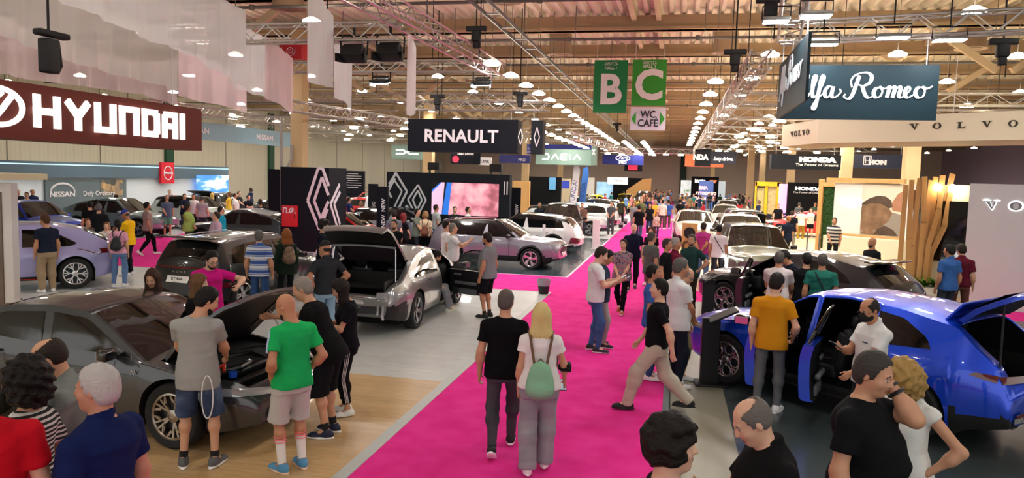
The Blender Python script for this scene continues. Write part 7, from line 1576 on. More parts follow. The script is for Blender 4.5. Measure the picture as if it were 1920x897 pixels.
def backpack(i, label, col, s_=1., z=.30, m=None, strapcol='#5a3a22'):
    T = i['T']; rt = i['root']; Rr = i['Rt']; F = Field(); F.ell((0, 0, -.02), (.13 * s_, .075 * s_, .16 * s_), k=.05); F.ell((0, -.02, -.10 * s_), (.135 * s_, .08 * s_, .09 * s_), k=.06); F.ell((0, .01, .10 * s_), (.09 * s_, .05 * s_, .08 * s_), k=.05); F.ell((0, -.07 * s_, -.09 * s_), (.09 * s_, .045 * s_, .07 * s_), k=.02)
    loc = wpt(i, T(0, -.22, z)); me = mesh_field(F, .01, 'backpack'); o = link('backpack', me, None, m or mat('bag', col, .6, bump=.2, bscale=60), loc, (0, 0, rt.rotation_euler[2])); tag(o, label, 'backpack')
    inv = lambda p: Matrix.Rotation(-rt.rotation_euler[2], 3, 'Z') @ (wpt(i, p) - loc); b = MB()
    for q in (-1, 1): b.tube([inv(T(q * .06, -.19, z + .14)), inv(T(q * .11, -.13, .51)), inv(T(q * .12, -.02, .553)), inv(T(q * .13, .10, .47)), inv(T(q * .145, .135, .36)), inv(T(q * .18, .03, .22)), inv(T(q * .10, -.17, z - .12))], .013 * max(1, s_), 6)
    b.tube([inv(T(-.03, -.18, z + .17)), inv(T(0, -.19, z + .21)), inv(T(.03, -.18, z + .17))], .008, 6); b.build('shoulder_strap', mat('strap', strapcol, .6), o, smooth=True); return o
def strap(i, a, b_, col='#15161a', w_=.012):
    T = i['T']; m = MB(); pts = []
    for t in np.linspace(0, 1, 9): x = a[0] + (b_[0] - a[0]) * t; z = a[1] + (b_[1] - a[1]) * t; pts.append(T(x, -.158 - .012 * sin(pi * t), z))
    m.tube(pts, w_, 6).build('bag_strap', mat('strap', col, .6), i['root'], smooth=True)
STR = lambda n, c, s_, pos=None, d='Z': ramp_mat(n, 'wave', c, tscale=s_, direction=d, rough=.85, interp='CONSTANT', pos=pos)
FLO = lambda n, c, s_=22: ramp_mat(n, 'noise', c, tscale=s_, rough=.85, interp='CONSTANT', pos=[i / len(c) * .5 + .3 for i in range(len(c))])
# nearest row, cut by the lower edge
who('f1', 1260, 788, 1.86, 78, 'person with wavy black hair and black t-shirt, at the bottom centre, in profile', hair=('wavy', '#17120f'), top=('tee', '#121214'), head=(-6, 0), skin='c')
i = who('f2', 1448, 738, 1.83, 248, 'balding person in black polo shirt looking down at a phone, bottom right', hair=('balding', '#6a6460'), top=('polo', '#141416'), RA='phone', LA='phone', head=(0, 34), fat=.35, skin='c'); phone(i, 'R', 'dark phone held by the balding person at the bottom', off=(0, .03, .02))
i = who('f3', 1626, 658, 1.94, 105, 'heavy person in black t-shirt with a phone at the ear, bottom right', hair=('short', '#3c3936'), top=('tee', '#141619', -.14), bottom=('long', '#1a1b1e'), LA=((.10, .09, .65), (.15, .8, -1.4), .8), fat=.85, head=(-8, 16), skin='a'); phone(i, 'L', 'phone held to the ear of the person in the black t-shirt', tilt=1.3)
b = MB(); A_ = [q for q in i['A'] if q[0] == -1][0]; c = A_[2].lerp(A_[3], .86); d_ = (A_[3] - A_[2]).normalized(); u = d_.orthogonal().normalized(); v = d_.cross(u)
b.tube([c + (u * cos(t) + v * sin(t)) * .036 for t in [k * pi / 8 for k in range(16)]], .010, 6, True); c2 = A_[2].lerp(A_[3], .68); b.tube([c2 + (u * cos(t) + v * sin(t)) * .041 for t in [k * pi / 8 for k in range(16)]], .012, 6, True); b.build('wristband', mat('watch_black', '#15171c', .4), i['root'], smooth=True)
who('f4', 1706, 668, 1.80, 212, 'curly blond person in white sleeveless top with a hand on the hip', sex='f', hair=('curly', '#a88850'), top=('tee', '#dfe2df', -.05, .12), bottom=('long', '#3c4230'), LA='hip', RA='front', head=(14, 40), fat=.35, skin='a')
who('f5', 48, 684, 1.74, 318, 'person with big black curly hair and black and white striped top, bottom left', sex='f', hair=('curly', '#14100f'), top=('tee', STR('striped_bw', ['#17171a', '#d6d4d0'], 10, [0, .55])), bottom=('long', '#1c1c20'), fat=.4, skin='a')
who('f6', 172, 622, 1.86, 285, 'balding person in grey polo bending toward the grey car, bottom left', hair=('balding', '#2a211c'), top=('polo', '#7a807c'), lean=18, head=(8, 16), LA='lowfwd', RA='lowfwd', fat=.4)
who('f7', 186, 688, 1.86, 312, 'white haired person in navy polo shirt seen from behind, bottom left', hair=('short', '#b4b0ae'), top=('polo', '#15204e', -.12), bottom=('long', '#2a2c33'), fat=.65, skin='#c08a70', head=(14, 4))
p = at(-34, 796, 1.60); i = person((p.x, p.y, GZ), theta(p) - 5, 'person in a red t-shirt cut off by the left picture edge', h=1.92, hair=('short', '#2a211c'), top=('tee', '#c01424'), fat=.4, vox=.009, skin='c'); PPL['f8'] = i
# around the grey car
i = who('g1', 372, 878, 1.83, 14, 'bearded person in grey t-shirt and denim shorts, back to the viewer, beside the grey car', hair=('short', '#14100e'), top=('tee', '#9b9c9a', -.14), bottom=('shorts', ramp_mat('denim_wash', 'noise', ['#16213c', '#2c4062', '#5d7594'], tscale=3.2, rough=.85, pos=[.35, .55, .72]), 1.0), shoes='#5b5a5c', socks=('#17181a', .16), head=(-62, 28), LA='lowfwd', RA='lowfwd', beard='#14100e', legs='stand', feet=(((.15, .0, .085), 18), ((-.14, .02, .085), 14)), vox=.0085, on_floor=True)
b = MB(); T = i['T']; b.tube([T(.13 + .05 * sin(a_) * (1 + .0 * a_), -.175 - .012 * sin(a_ / 2), -.17 + .20 * cos(a_ / 1.0) - .02) if a_ < 6.2 else T(.13 + .035 * sin(a_), -.175, -.37 + .03 * cos(a_)) for a_ in np.linspace(0, 6.1, 22)], .006, 6, True); b.build('white_cable', mat('cable_white', '#d8d8d8', .5), i['root'], smooth=True)
i = person((at(548, 884).x, at(548, 884).y, GZ), theta(at(548, 884)) - 332, 'bald person in bright green t-shirt and pale shorts beside the grey car', h=1.79, hair=('bald', '#222222'), top=('tee', '#1fae5c', -.08), bottom=('shorts', '#b9b8b4', 1.0), shoes='#4f8fb8', sole='#e8c4a8', socks=(mat('sock_white', '#e4e0dd', .9), .72), LA='pocket', RA='pocket', head=(24, 24), beard='#2a201a', skin='b', vox=.0085, seed=5); PPL['g2'] = i
for sgn, hj, kn, ank, fa, pit in i['L']:
    b = MB(); 
    for t_ in (.50, .56, .62): c = ank.lerp(kn, t_ + .02); b.lathe([(.0575, -.006), (.060, 0), (.0575, .006)], c=c, n=20)
    b.build('sock_stripe', mat('sock_pink', '#ef7a80', .8), i['root'])
b = MB(); A_ = [q for q in i['A'] if q[0] == -1][0]; b.tube([A_[1] + Vector((-.055, -.0, .035)), A_[1].lerp(A_[2], .35) + Vector((-.066, 0, 0)), A_[1].lerp(A_[2], .62) + Vector((-.062, 0, 0))], .010, 8); b.build('sleeve_tape', mat('tape_lilac', '#b9c0ea', .7), i['root'], smooth=True)
p = at(618, 818); i = person((p.x, p.y, GZ), theta(p) - 292, 'person in black t-shirt and black shorts holding up the car bonnet', h=1.86, hair=('crop', '#8a837c'), top=('tee', '#121214', -.12), bottom=('shorts', '#17181b', 1.12), shoes='#1c2440', socks=('#1c1c20', .2), lean=26, head=(10, 10), RA=((.12, .62, .60), (.3, -.3, -1), .15), LA='lowfwd', vox=.0085, fat=.25, seed=6); PPL['g3'] = i
p = at(650, 778); i = person((p.x, p.y, GZ), theta(p) - 262, 'long haired person in black top and black striped joggers using a phone', h=1.70, sex='f', hair=('long', '#1e1512'), top=('tee', '#15161b', -.04), bottom=('jogger', '#121317', .80), shoes='#e6e9e6', LA='phone', RA='phone', head=(0, 30), vox=.0085, seed=7); PPL['g4'] = i
phone(i, 'L', 'phone held by the long haired person in black')
for sgn, hj, kn, ank, fa, pit in i['L']:
    b = MB()
    for k in (-1, 0, 1):
        o_ = Vector((sgn * .0, .016 * k, 0)); b.tube([hj + Vector((sgn * .085, 0, .02)) + o_ * 1.4, hj.lerp(kn, .5) + Vector((sgn * .098, 0, 0)) + o_ * 1.3, kn + Vector((sgn * .083, 0, 0)) + o_, kn.lerp(ank, .4) + Vector((sgn * .082, 0, 0)) + o_, kn.lerp(ank, .75) + Vector((sgn * .07, 0, 0)) + o_], .005, 5)
    b.build('side_stripe', WM, i['root'], smooth=True)
b = MB(); A_ = [q for q in i['A'] if q[0] == -1][0]; c = A_[2].lerp(A_[3], .9); d_ = (A_[3] - A_[2]).normalized(); u = d_.orthogonal().normalized(); v = d_.cross(u); b.tube([c + (u * cos(t) + v * sin(t)) * .03 for t in [k * pi / 8 for k in range(16)]], .009, 6, True); b.build('wrist_watch', mat('watch_black', '#15171c', .4), i['root'], smooth=True)
i = who('h1', 392, 467, 1.80, 172, 'bearded person with glasses in magenta t-shirt behind the grey car', hair=('short', '#14100e'), top=('tee', '#cf1c86'), LA=((.34, .26, .30), (1, 0, -.2), .5), head=(14, 30), beard='#17120f', glasses=True, skin='c')
text('shirt_lettering', 'CALVIN KLEIN', .05, mat('shirt_ink', '#7a1048', .7), i['root'], (0, .165, 1.29), (pi / 2, 0, pi), .002)
who('h2', 290, 502, 1.66, 195, 'brown haired person in dark top with bare shoulders, looking down before the white plate', sex='f', hair=('long', '#3a251a'), top=('vest', '#2a1c1a'), head=(-8, 26), skin='a')
who('h3', 368, 515, 1.66, 105, 'person with long light brown hair and black top behind the windscreen', sex='f', hair=('long', '#6a4a30'), top=('tee', '#141416'), head=(0, 12), skin='c')
who('h4', 486, 433, 1.74, 15, 'person in blue and white broad striped polo shirt, seen from behind', hair=('short', '#5a5654'), top=('polo', STR('striped_blue', ['#2c4f96', '#c9ccd0', '#3f63a4', '#c9ccd0'], 1.7, [0, .3, .5, .8])), bottom=('long', '#35507c'), fat=.3, skin='b')
i = who('h5', 537, 430, 1.72, 345, 'person with long auburn hair and dark green jacket wearing a patterned backpack', sex='f', hair=('long', '#8a4f26'), top=('jacket', '#1f2b22', -.16), bottom=('slim', '#1c1e22')); backpack(i, 'small brown leopard patterned backpack on the auburn haired person', '#6a5040', 1.0, .28, ramp_mat('leopard', 'voronoi', ['#2c2018', '#8a6c54', '#5a4434'], tscale=30, rough=.7), '#3a2a20')
i = who('h6', 612, 453, 1.78, 335, 'person in dark grey polo and black cap with light blue jeans, seen from behind', hair=('cap', '#17181b'), top=('polo', '#2e3136', -.06), bottom=('long', '#8fb0c8'), RA='hip', LA='hip', fat=.3, head=(20, 8), skin='b')
who('h7', 606, 413, 1.84, 95, 'tall person with dark curly hair and navy t-shirt before the diamond tower', hair=('wavy', '#1a1412'), top=('tee', '#181b28'), head=(0, 5))
i = who('h8', 740, 412, 1.80, 215, 'broad person in black t-shirt with a small white figure print, behind the open boot lid', hair=('crop', '#2a211c'), top=('tee', '#121316'), head=(10, 8), fat=.45, beard='#2a201a', LA='crossed', RA='crossed')
bars_ = MB(); bars_.add([(-.012, .178, 1.31), (.012, .178, 1.31), (.03, .18, 1.25), (.0, .18, 1.275), (-.03, .18, 1.25)], [(0, 1, 2, 3), (0, 3, 4)]).build('shirt_print', WM, i['root'])
# sitting in the silver car
q = at(800, 520, .55); q = BR.matrix_world if False else None
hB = radians(91.5); ax = BR.location; sx, sy = .28, -.52; wx = ax.x + cos(hB) * sx - sin(hB) * sy; wy = ax.y + sin(hB) * sx + cos(hB) * sy
i = person((wx, wy, GZ), degrees(hB) - 90 - 72, 'bearded person sitting sideways in the silver car with one foot on the floor', h=1.74, hip=.56, feet=(((.08, .50, .085), 0), ((-.12, .56, .12), 0)), hair=('short', '#17120f'), top=('tee', '#3a3f48'), bottom=('long', '#8c8f94'), shoes='#d9d6c4', lean=14, head=(20, 28), beard='#17120f', LA='lowfwd', RA='lowfwd', vox=.0105, seed=9); PPL['sit'] = i
who('h9', 917, 437, 1.79, 300, 'bearded person in grey t-shirt and black shorts beside the open front door', hair=('short', '#1c1613'), top=('tee', '#7d8084', -.1), bottom=('shorts', '#141519', .98), shoes='#17181c', sole='#2a2a2c', socks=('#17181c', .15), head=(4, 14), beard='#17120f', fat=.4, skin='b', vox=.0105)
who('h10', 850, 420, 1.76, 88, 'grey haired person in white t-shirt gesturing with one hand by the open door', hair=('crop', '#7a736c'), top=('tee', '#dedede'), bottom=('long', '#23252c'), RA='point', LA='chest', fat=.15, vox=.0115)
who('h11', 838, 414, 1.78, 80, 'dark haired person in white t-shirt standing just behind the gesturing one', hair=('short', '#1c1613'), top=('tee', '#e2dede'), bottom=('long', '#1e2026'), vox=.0125)
# the aisle
p = at(940, 848); i = person((p.x, p.y, GZ), theta(p) - 4, 'person in black t-shirt and dark grey jeans walking away down the magenta carpet', h=1.80, hair=('crop', '#5a534e'), top=('tee', '#0f1012', -.08, .6), bottom=('slim', ramp_mat('faded_black_denim', 'noise', ['#26252b', '#3c3a42', '#55525c'], tscale=3, rough=.85), .98), shoes='#1a1a1e', legs='walk', fat=.3, head=(-12, 4), vox=.0085, seed=4, LA='down', RA='down', skin='a'); PPL['c1'] = i
p = at(1006, 886); i = person((p.x, p.y, GZ), theta(p) + 2, 'long blond haired person in white top and wide grey jeans on the magenta carpet', h=1.72, sex='f', hair=('long', '#d2bf82'), top=('loose', '#e9e6e6', -.03, .42), bottom=('wide', ramp_mat('grey_denim', 'noise', ['#77787e', '#8e9096', '#9b9ca2'], tscale=4, rough=.9)), shoes='#e8e4e4', RA=((.27, .20, -.02), (.6, -1, 0), .5), vox=.0085, seed=11, feet=(((.08, .10, .085), 4), ((-.10, -.10, .085), 4))); PPL['c2'] = i
backpack(i, 'mint green leather backpack worn by the blond person', '#7fb492', 1.02, .10, None, '#6a4a34'); phone(i, 'R', 'phone in the hand of the blond person')
b = MB(); A_ = [q for q in i['A'] if q[0] == 1][0]; c = A_[2].lerp(A_[3], .12); d_ = (A_[3] - A_[2]).normalized(); u = d_.orthogonal().normalized(); v = d_.cross(u)
b.tube([c + (u * cos(t) + v * sin(t)) * .045 for t in [k * pi / 8 for k in range(16)]], .02, 6, True); b.rbox(c + Vector((.05, 0, 0)), (.05, .14, .09), .02); b.build('arm_face_mask', mat('mask', '#101012', .8), i['root'], smooth=True)
p = at(1112, 660); i = person((p.x, p.y, GZ), theta(p) - 84, 'person in white t-shirt and blue jeans looking at a phone on the carpet', h=1.84, hair=('short', '#2a1e17'), top=('tee', '#dcdbdb', -.08), bottom=('slim', ramp_mat('blue_denim', 'noise', ['#1c3a66', '#335a8c', '#4d77a6'], tscale=4, rough=.85)), shoes='#222326', sole='#e8e8e8', LA='phone', RA='phone', head=(-4, 26), vox=.0095, seed=13, legs='relax', skin='c'); PPL['c3'] = i; phone(i, 'R', 'phone held by the person in white t-shirt and blue jeans')
i = who('c4', 1131, 466, 1.76, 92, 'person in blue grey t-shirt and grey joggers beside the white t-shirt one', hair=('short', '#14100e'), top=('tee', '#2f3a4a', -.1), bottom=('jogger', '#9a9893'), shoes='#17181c', LA='phone', RA='phone', head=(-10, 30), skin='b', legs='relax'); phone(i, 'R', 'phone held by the person in the blue grey t-shirt')
who('c5', 1169, 447, 1.68, 190, 'person in patterned grey blouse and black trousers walking toward the viewer', sex='f', hair=('bun', '#3c2a22'), top=('loose', FLO('floral_grey', ['#3a3444', '#8a7f8c', '#b06a70', '#4a5a6a']), -.12), bottom=('slim', '#121316'), shoes='#c05a3a', RA='front', LA='front', legs='walk', fat=.2, skin='c')
who('c6', 1189, 418, 1.82, 182, 'bald bearded person in navy polo walking toward the viewer', hair=('bald', '#888888'), top=('polo', '#161a2c', -.06), bottom=('long', '#171922'), beard='#9a9590', shoes='#1a1a1c', legs='walk', skin='c', fat=.2)
who('c7', 1222, 426, 1.66, 195, 'auburn haired person in black top behind the group on the carpet', sex='f', hair=('bob', '#5a2f1e'), top=('tee', '#17171a'), bottom=('slim', '#1c1d22'), skin='c')
p = at(1226, 772); i = person((p.x, p.y, GZ), theta(p) - 272, 'person in black t-shirt and beige cargo trousers striding to the left', h=1.78, hair=('short', '#15110f'), top=('tee', '#141416', -.02), bottom=('cargo', '#bdb3a2'), shoes='#17181a', sole='#202022', LA='swb', RA='swf', head=(6, 2), vox=.0085, seed=14, skin='c', hip=.865, feet=(((.05, -.42, .16), 0), ((-.07, .34, .085), 0))); PPL['c8'] = i
p = at(1262, 728); i = person((p.x, p.y, GZ), theta(p) - 62, 'tall grey haired person in white polo shirt and navy trousers at the carpet edge', h=1.88, hair=('short', '#5c5855'), top=('polo', '#dcdde0', -.12), bottom=('long', '#1d2130'), shoes='#d8d8da', LA='front', RA='front', head=(-6, 10), fat=.3, vox=.0095, seed=15, skin='b'); PPL['c9'] = i
who('c10', 1280, 498, 1.74, 122, 'person with glasses and pale striped shirt with a green lanyard behind the white polo', hair=('balding', '#7a7672'), top=('polo', '#b8bdb2', -.1), bottom=('long', '#8a7a5c'), glasses=True, head=(0, 30))
who('c11', 1226, 498, 1.72, 92, 'dark haired person in blue shirt behind the striding person', hair=('short', '#1a1513'), top=('tee', '#3d62a8', -.1), bottom=('long', '#3a4a78'), skin='b')
who('c12', 1223, 436, 1.80, 55, 'person in olive grey t-shirt seen from the side, left of the group by the aisle', hair=('crop', '#4a4a44'), top=('tee', '#5e6660', -.1), bottom=('long', '#7a7466'), fat=.15)
who('c13', 1252, 449, 1.76, 110, 'smiling person in black t-shirt inside the group by the aisle', hair=('short', '#3c3632'), top=('tee', '#141517'), fat=.3, skin='b')
who('c14', 1268, 447, 1.78, 95, 'white haired person in maroon polo shirt inside the group by the aisle', hair=('short', '#a8a29c'), top=('polo', '#6c1c34'), fat=.35, skin='b')
p = at(1290, 592); i = person((p.x, p.y, GZ), theta(p) - 205, 'bearded person in dark green polo with a hand on the hip, facing the group', h=1.80, hair=('short', '#4a423c'), top=('polo', '#264440', -.06), bottom=('long', '#33281f'), shoes='#1c1c1e', LA='hip', beard='#2a2420', vox=.0105, seed=16, head=(12, 4)); PPL['c15'] = i
who('c16', 1320, 418, 1.76, 22, 'person in purple pink t-shirt with hands behind the back, near the wheel display', hair=('short', '#2c2522'), top=('tee', '#a8367c'), bottom=('long', '#5a6f9c'), LA='behind', RA='behind', fat=.2, skin='b')
i = who('c17', 1349, 422, 1.76, 4, 'person in white and grey two tone t-shirt with a shoulder strap, seen from behind', hair=('short', '#15110f'), top=('tee', ramp_mat('two_tone', 'wave', ['#8d8590', '#8d8590', '#dcd9da', '#dcd9da'], tscale=.16, direction='Z', rough=.85, interp='CONSTANT', pos=[0, .2, .5, .8])), bottom=('long', '#2c2c32'), skin='b'); strap(i, (-.12, .50), (.16, .05))
# right front group
p = at(1438, 775); i = person((p.x, p.y, GZ), theta(p) - 4, 'person in mustard t-shirt and grey jeans seen from behind beside the blue suv', h=1.84, hair=('short', '#1c1613'), top=('tee', '#d08c1c', -.1), bottom=('slim', '#6b6e72'), head=(-22, 16), beard='#1c1613', vox=.0085, seed=17, skin='c', legs='relax', LA='down', RA=((.24, .16, .02), (.5, -1, 0), .4)); PPL['m1'] = i
A_ = [q for q in i['A'] if q[0] == -1][0]; w_ = wpt(i, A_[3] + Vector((-.01, .03, -.09))); o = MB().lathe([(0, -.11), (.03, -.11), (.032, -.04), (.028, -.02), (.032, .0), (.032, .05), (.014, .085), (.014, .10), (0, .10)], n=16).build('water_bottle', mat('bottle_plastic', '#c8dce4', .08, alpha=.5, coat=1.), None, w_, (.3, 0, 0), smooth=True); tag(o, 'clear water bottle in the hand of the mustard t-shirt person', 'bottle'); MB().cyl((0, 0, .095), (0, 0, .115), .017).build('cap', WM, o)
i = who('m2', 1642, 557, 1.80, 232, 'person with black face mask and white polo shirt with a phone beside the blue suv', hair=('balding', '#2c2724'), top=('polo', '#d9dcdc', -.1), bottom=('long', '#23262e'), mask=True, glasses=True, RA='phone', LA='lowfwd', head=(6, 24), vox=.0085, skin='b'); phone(i, 'R', 'phone held by the masked person')
text('pocket_lettering', '', .1, WM, i['root']) if False else MB().rbox(i['T'](-.085, .155, .36), (.075, .01, .014), .003).build('chest_pocket', mat('pocket_navy', '#39405a', .7), i['root'])
who('m3', 1462, 473, 1.76, 8, 'person in pale pink shirt seen from behind at the dark suv door', hair=('short', '#4c4642'), top=('shirt', '#c4b6b4', -.1, .7), bottom=('long', '#4a5a6a'), fat=.3, LA='lowfwd', RA='lowfwd', skin='b')
who('m4', 1490, 466, 1.78, 250, 'dark haired person in navy t-shirt leaning at the dark suv door, looking down', hair=('short', '#14100e'), top=('tee', '#141724'), head=(0, 30), lean=8, RA='lowfwd', skin='b')
who('m5', 1513, 475, 1.74, 345, 'person in black t-shirt between the pink shirt and the teal shirt ones', hair=('short', '#14110f'), top=('tee', '#151517'), bottom=('long', '#7f96a4'), LA='front', RA='front', fat=.3)
i = who('m6', 1543, 477, 1.76, 2, 'balding person in teal t-shirt with a dark shoulder strap, seen from behind', hair=('short', '#4a4440'), top=('tee', '#256659'), bottom=('long', '#33363c'), fat=.5, skin='b'); strap(i, (-.10, .52), (.13, .10))
who('r1', 1565, 409, 1.80, 190, 'person in navy, white and red striped polo before the cream counter', hair=('short', '#3a332e'), top=('polo', ramp_mat('striped_navy_white', 'wave', ['#1d2130', '#1d2130', '#d9d5cf', '#d9d5cf'], tscale=2.6, rough=.85, interp='CONSTANT', pos=[0, .2, .5, .75], direction='Z'), -.1), bottom=('long', '#22242a'), RA='front', skin='b', vox=.014)
who('r2', 1636, 446, 1.76, 225, 'bald bearded person in dark t-shirt behind the dark suv', hair=('bald', '#222222'), top=('tee', '#1f2226'), beard='#3a2f2a', skin='b')
who('r3', 1783, 460, 1.80, 318, 'person in blue polo shirt at the right, seen from behind with head turned left', hair=('short', '#1f1a17'), top=('polo', '#3a62a0', -.1), bottom=('long', '#3a3d44'), head=(25, 6), skin='b', fat=.2)
who('r4', 1806, 458, 1.80, 5, 'person in maroon polo shirt right of the blue polo one', hair=('short', '#2a1e17'), top=('polo', '#5c1a2a', -.06), bottom=('long', '#6a4038'), head=(35, 12), legs='relax')
# left middle ground
who('l1', 86, 403, 1.80, 338, 'person in navy t-shirt and beige cargo trousers beside the lilac car', hair=('short', '#4a2c1c'), top=('tee', '#1e2434', -.02), bottom=('cargo', '#9c866c'), head=(28, 8), skin='b')
i = who('l2', 222, 412, 1.66, 18, 'person in pink t-shirt and blue jeans with a small black backpack', sex='f', hair=('pony', '#17120f'), top=('tee', '#e0a0b8', -.04), bottom=('long', '#5f7ba4'), head=(30, 20), shoes='#d8d4d0', legs='relax'); backpack(i, 'small black backpack worn by the pink t-shirt person', '#15161c', .9, .22, None, '#15161c')
who('l3', 240, 393, 1.80, 300, 'person in yellow t-shirt and blue cap left of the carpet crossing', hair=('cap', '#24308a'), top=('tee', '#e8b41c', -.1), bottom=('long', '#1c1d22'), head=(8, 24), fat=.3, skin='d', LA='phone', RA='lowfwd')
who('l4', 199, 418, 1.40, 175, 'child in flower patterned shirt behind the lilac car', hair=('short', '#6a4a2c'), top=('tee', FLO('floral_white', ['#e8e0d8', '#e8e0d8', '#a86a5a', '#4a4a44']), -.06), child=True, skin='c', bottom=('shorts', '#5a6a7a'))
who('l5', 164, 411, 1.42, 150, 'child with short brown hair close behind the lilac car', hair=('short', '#6a3e24'), top=('tee', '#5a4a48'), child=True)
who('l6', 185, 383, 1.78, 10, 'grey haired person in black shirt seen from behind, left', hair=('short', '#5c5a5a'), top=('tee', '#1b1d22', -.12), bottom=('long', '#22242a'), fat=.5)
who('l7', 168, 378, 1.76, 345, 'person in black t-shirt left of the grey haired one', hair=('short', '#1a1512'), top=('tee', '#131416'))
who('l8', 181, 375, 1.78, 5, 'person with dark hair behind the grey haired one, left', hair=('short', '#1a1512'), top=('tee', '#3a3a3c'))
who('l9', 219, 366, 1.70, 85, 'long haired person in peach blouse beside the far silver suv', sex='f', hair=('long', '#3a2418'), top=('tee', '#c89a84'), bottom=('long', '#4a5a7a'))
who('l10', 276, 378, 1.80, 78, 'bearded person in beige t-shirt and black trousers walking right on the far carpet', hair=('short', '#17120f'), top=('tee', '#a08c84', -.1), bottom=('slim', '#131417'), legs='walk', beard='#17120f', skin='b')
who('l11', 313, 366, 1.78, 175, 'person in grey blue t-shirt and green shorts on the white stand', hair=('crop', '#9a948c'), top=('tee', '#5a6c84', -.1), bottom=('shorts', '#5f9a80', .95), RA='front')
who('l12', 352, 383, 1.70, 112, 'person in lime green shirt left of the dark grey suv', hair=('bob', '#2a2420'), top=('loose', '#9cb860', -.14), bottom=('long', '#4a5a40'), fat=.6, RA='front', LA='front', skin='b', sex='f')
who('l13', 405, 398, 1.72, 262, 'dark haired person in lilac shirt bending before the dark grey suv', hair=('short', '#2a1e17'), top=('loose', '#b394a8'), fat=.3)
who('l14', 415, 388, 1.72, 100, 'person in cyan top right of the lilac shirt one', hair=('short', '#1c1613'), top=('tee', '#22a0b8'))
who('l15', 488, 374, 1.80, 350, 'person in black t-shirt and grey jeans seen from behind, left of the black tower', hair=('short', '#3a2e28'), top=('tee', '#141517', -.1), bottom=('long', '#50545a'), LA=((.42, .2, .2), (1, -.5, 0), .3), skin='b', fat=.2)
who('l16', 513, 361, 1.78, 8, 'person in turquoise t-shirt and blue jeans left of the black tower', hair=('short', '#2a221c'), top=('tee', '#1fa898', -.1), bottom=('long', '#3c5a84'))
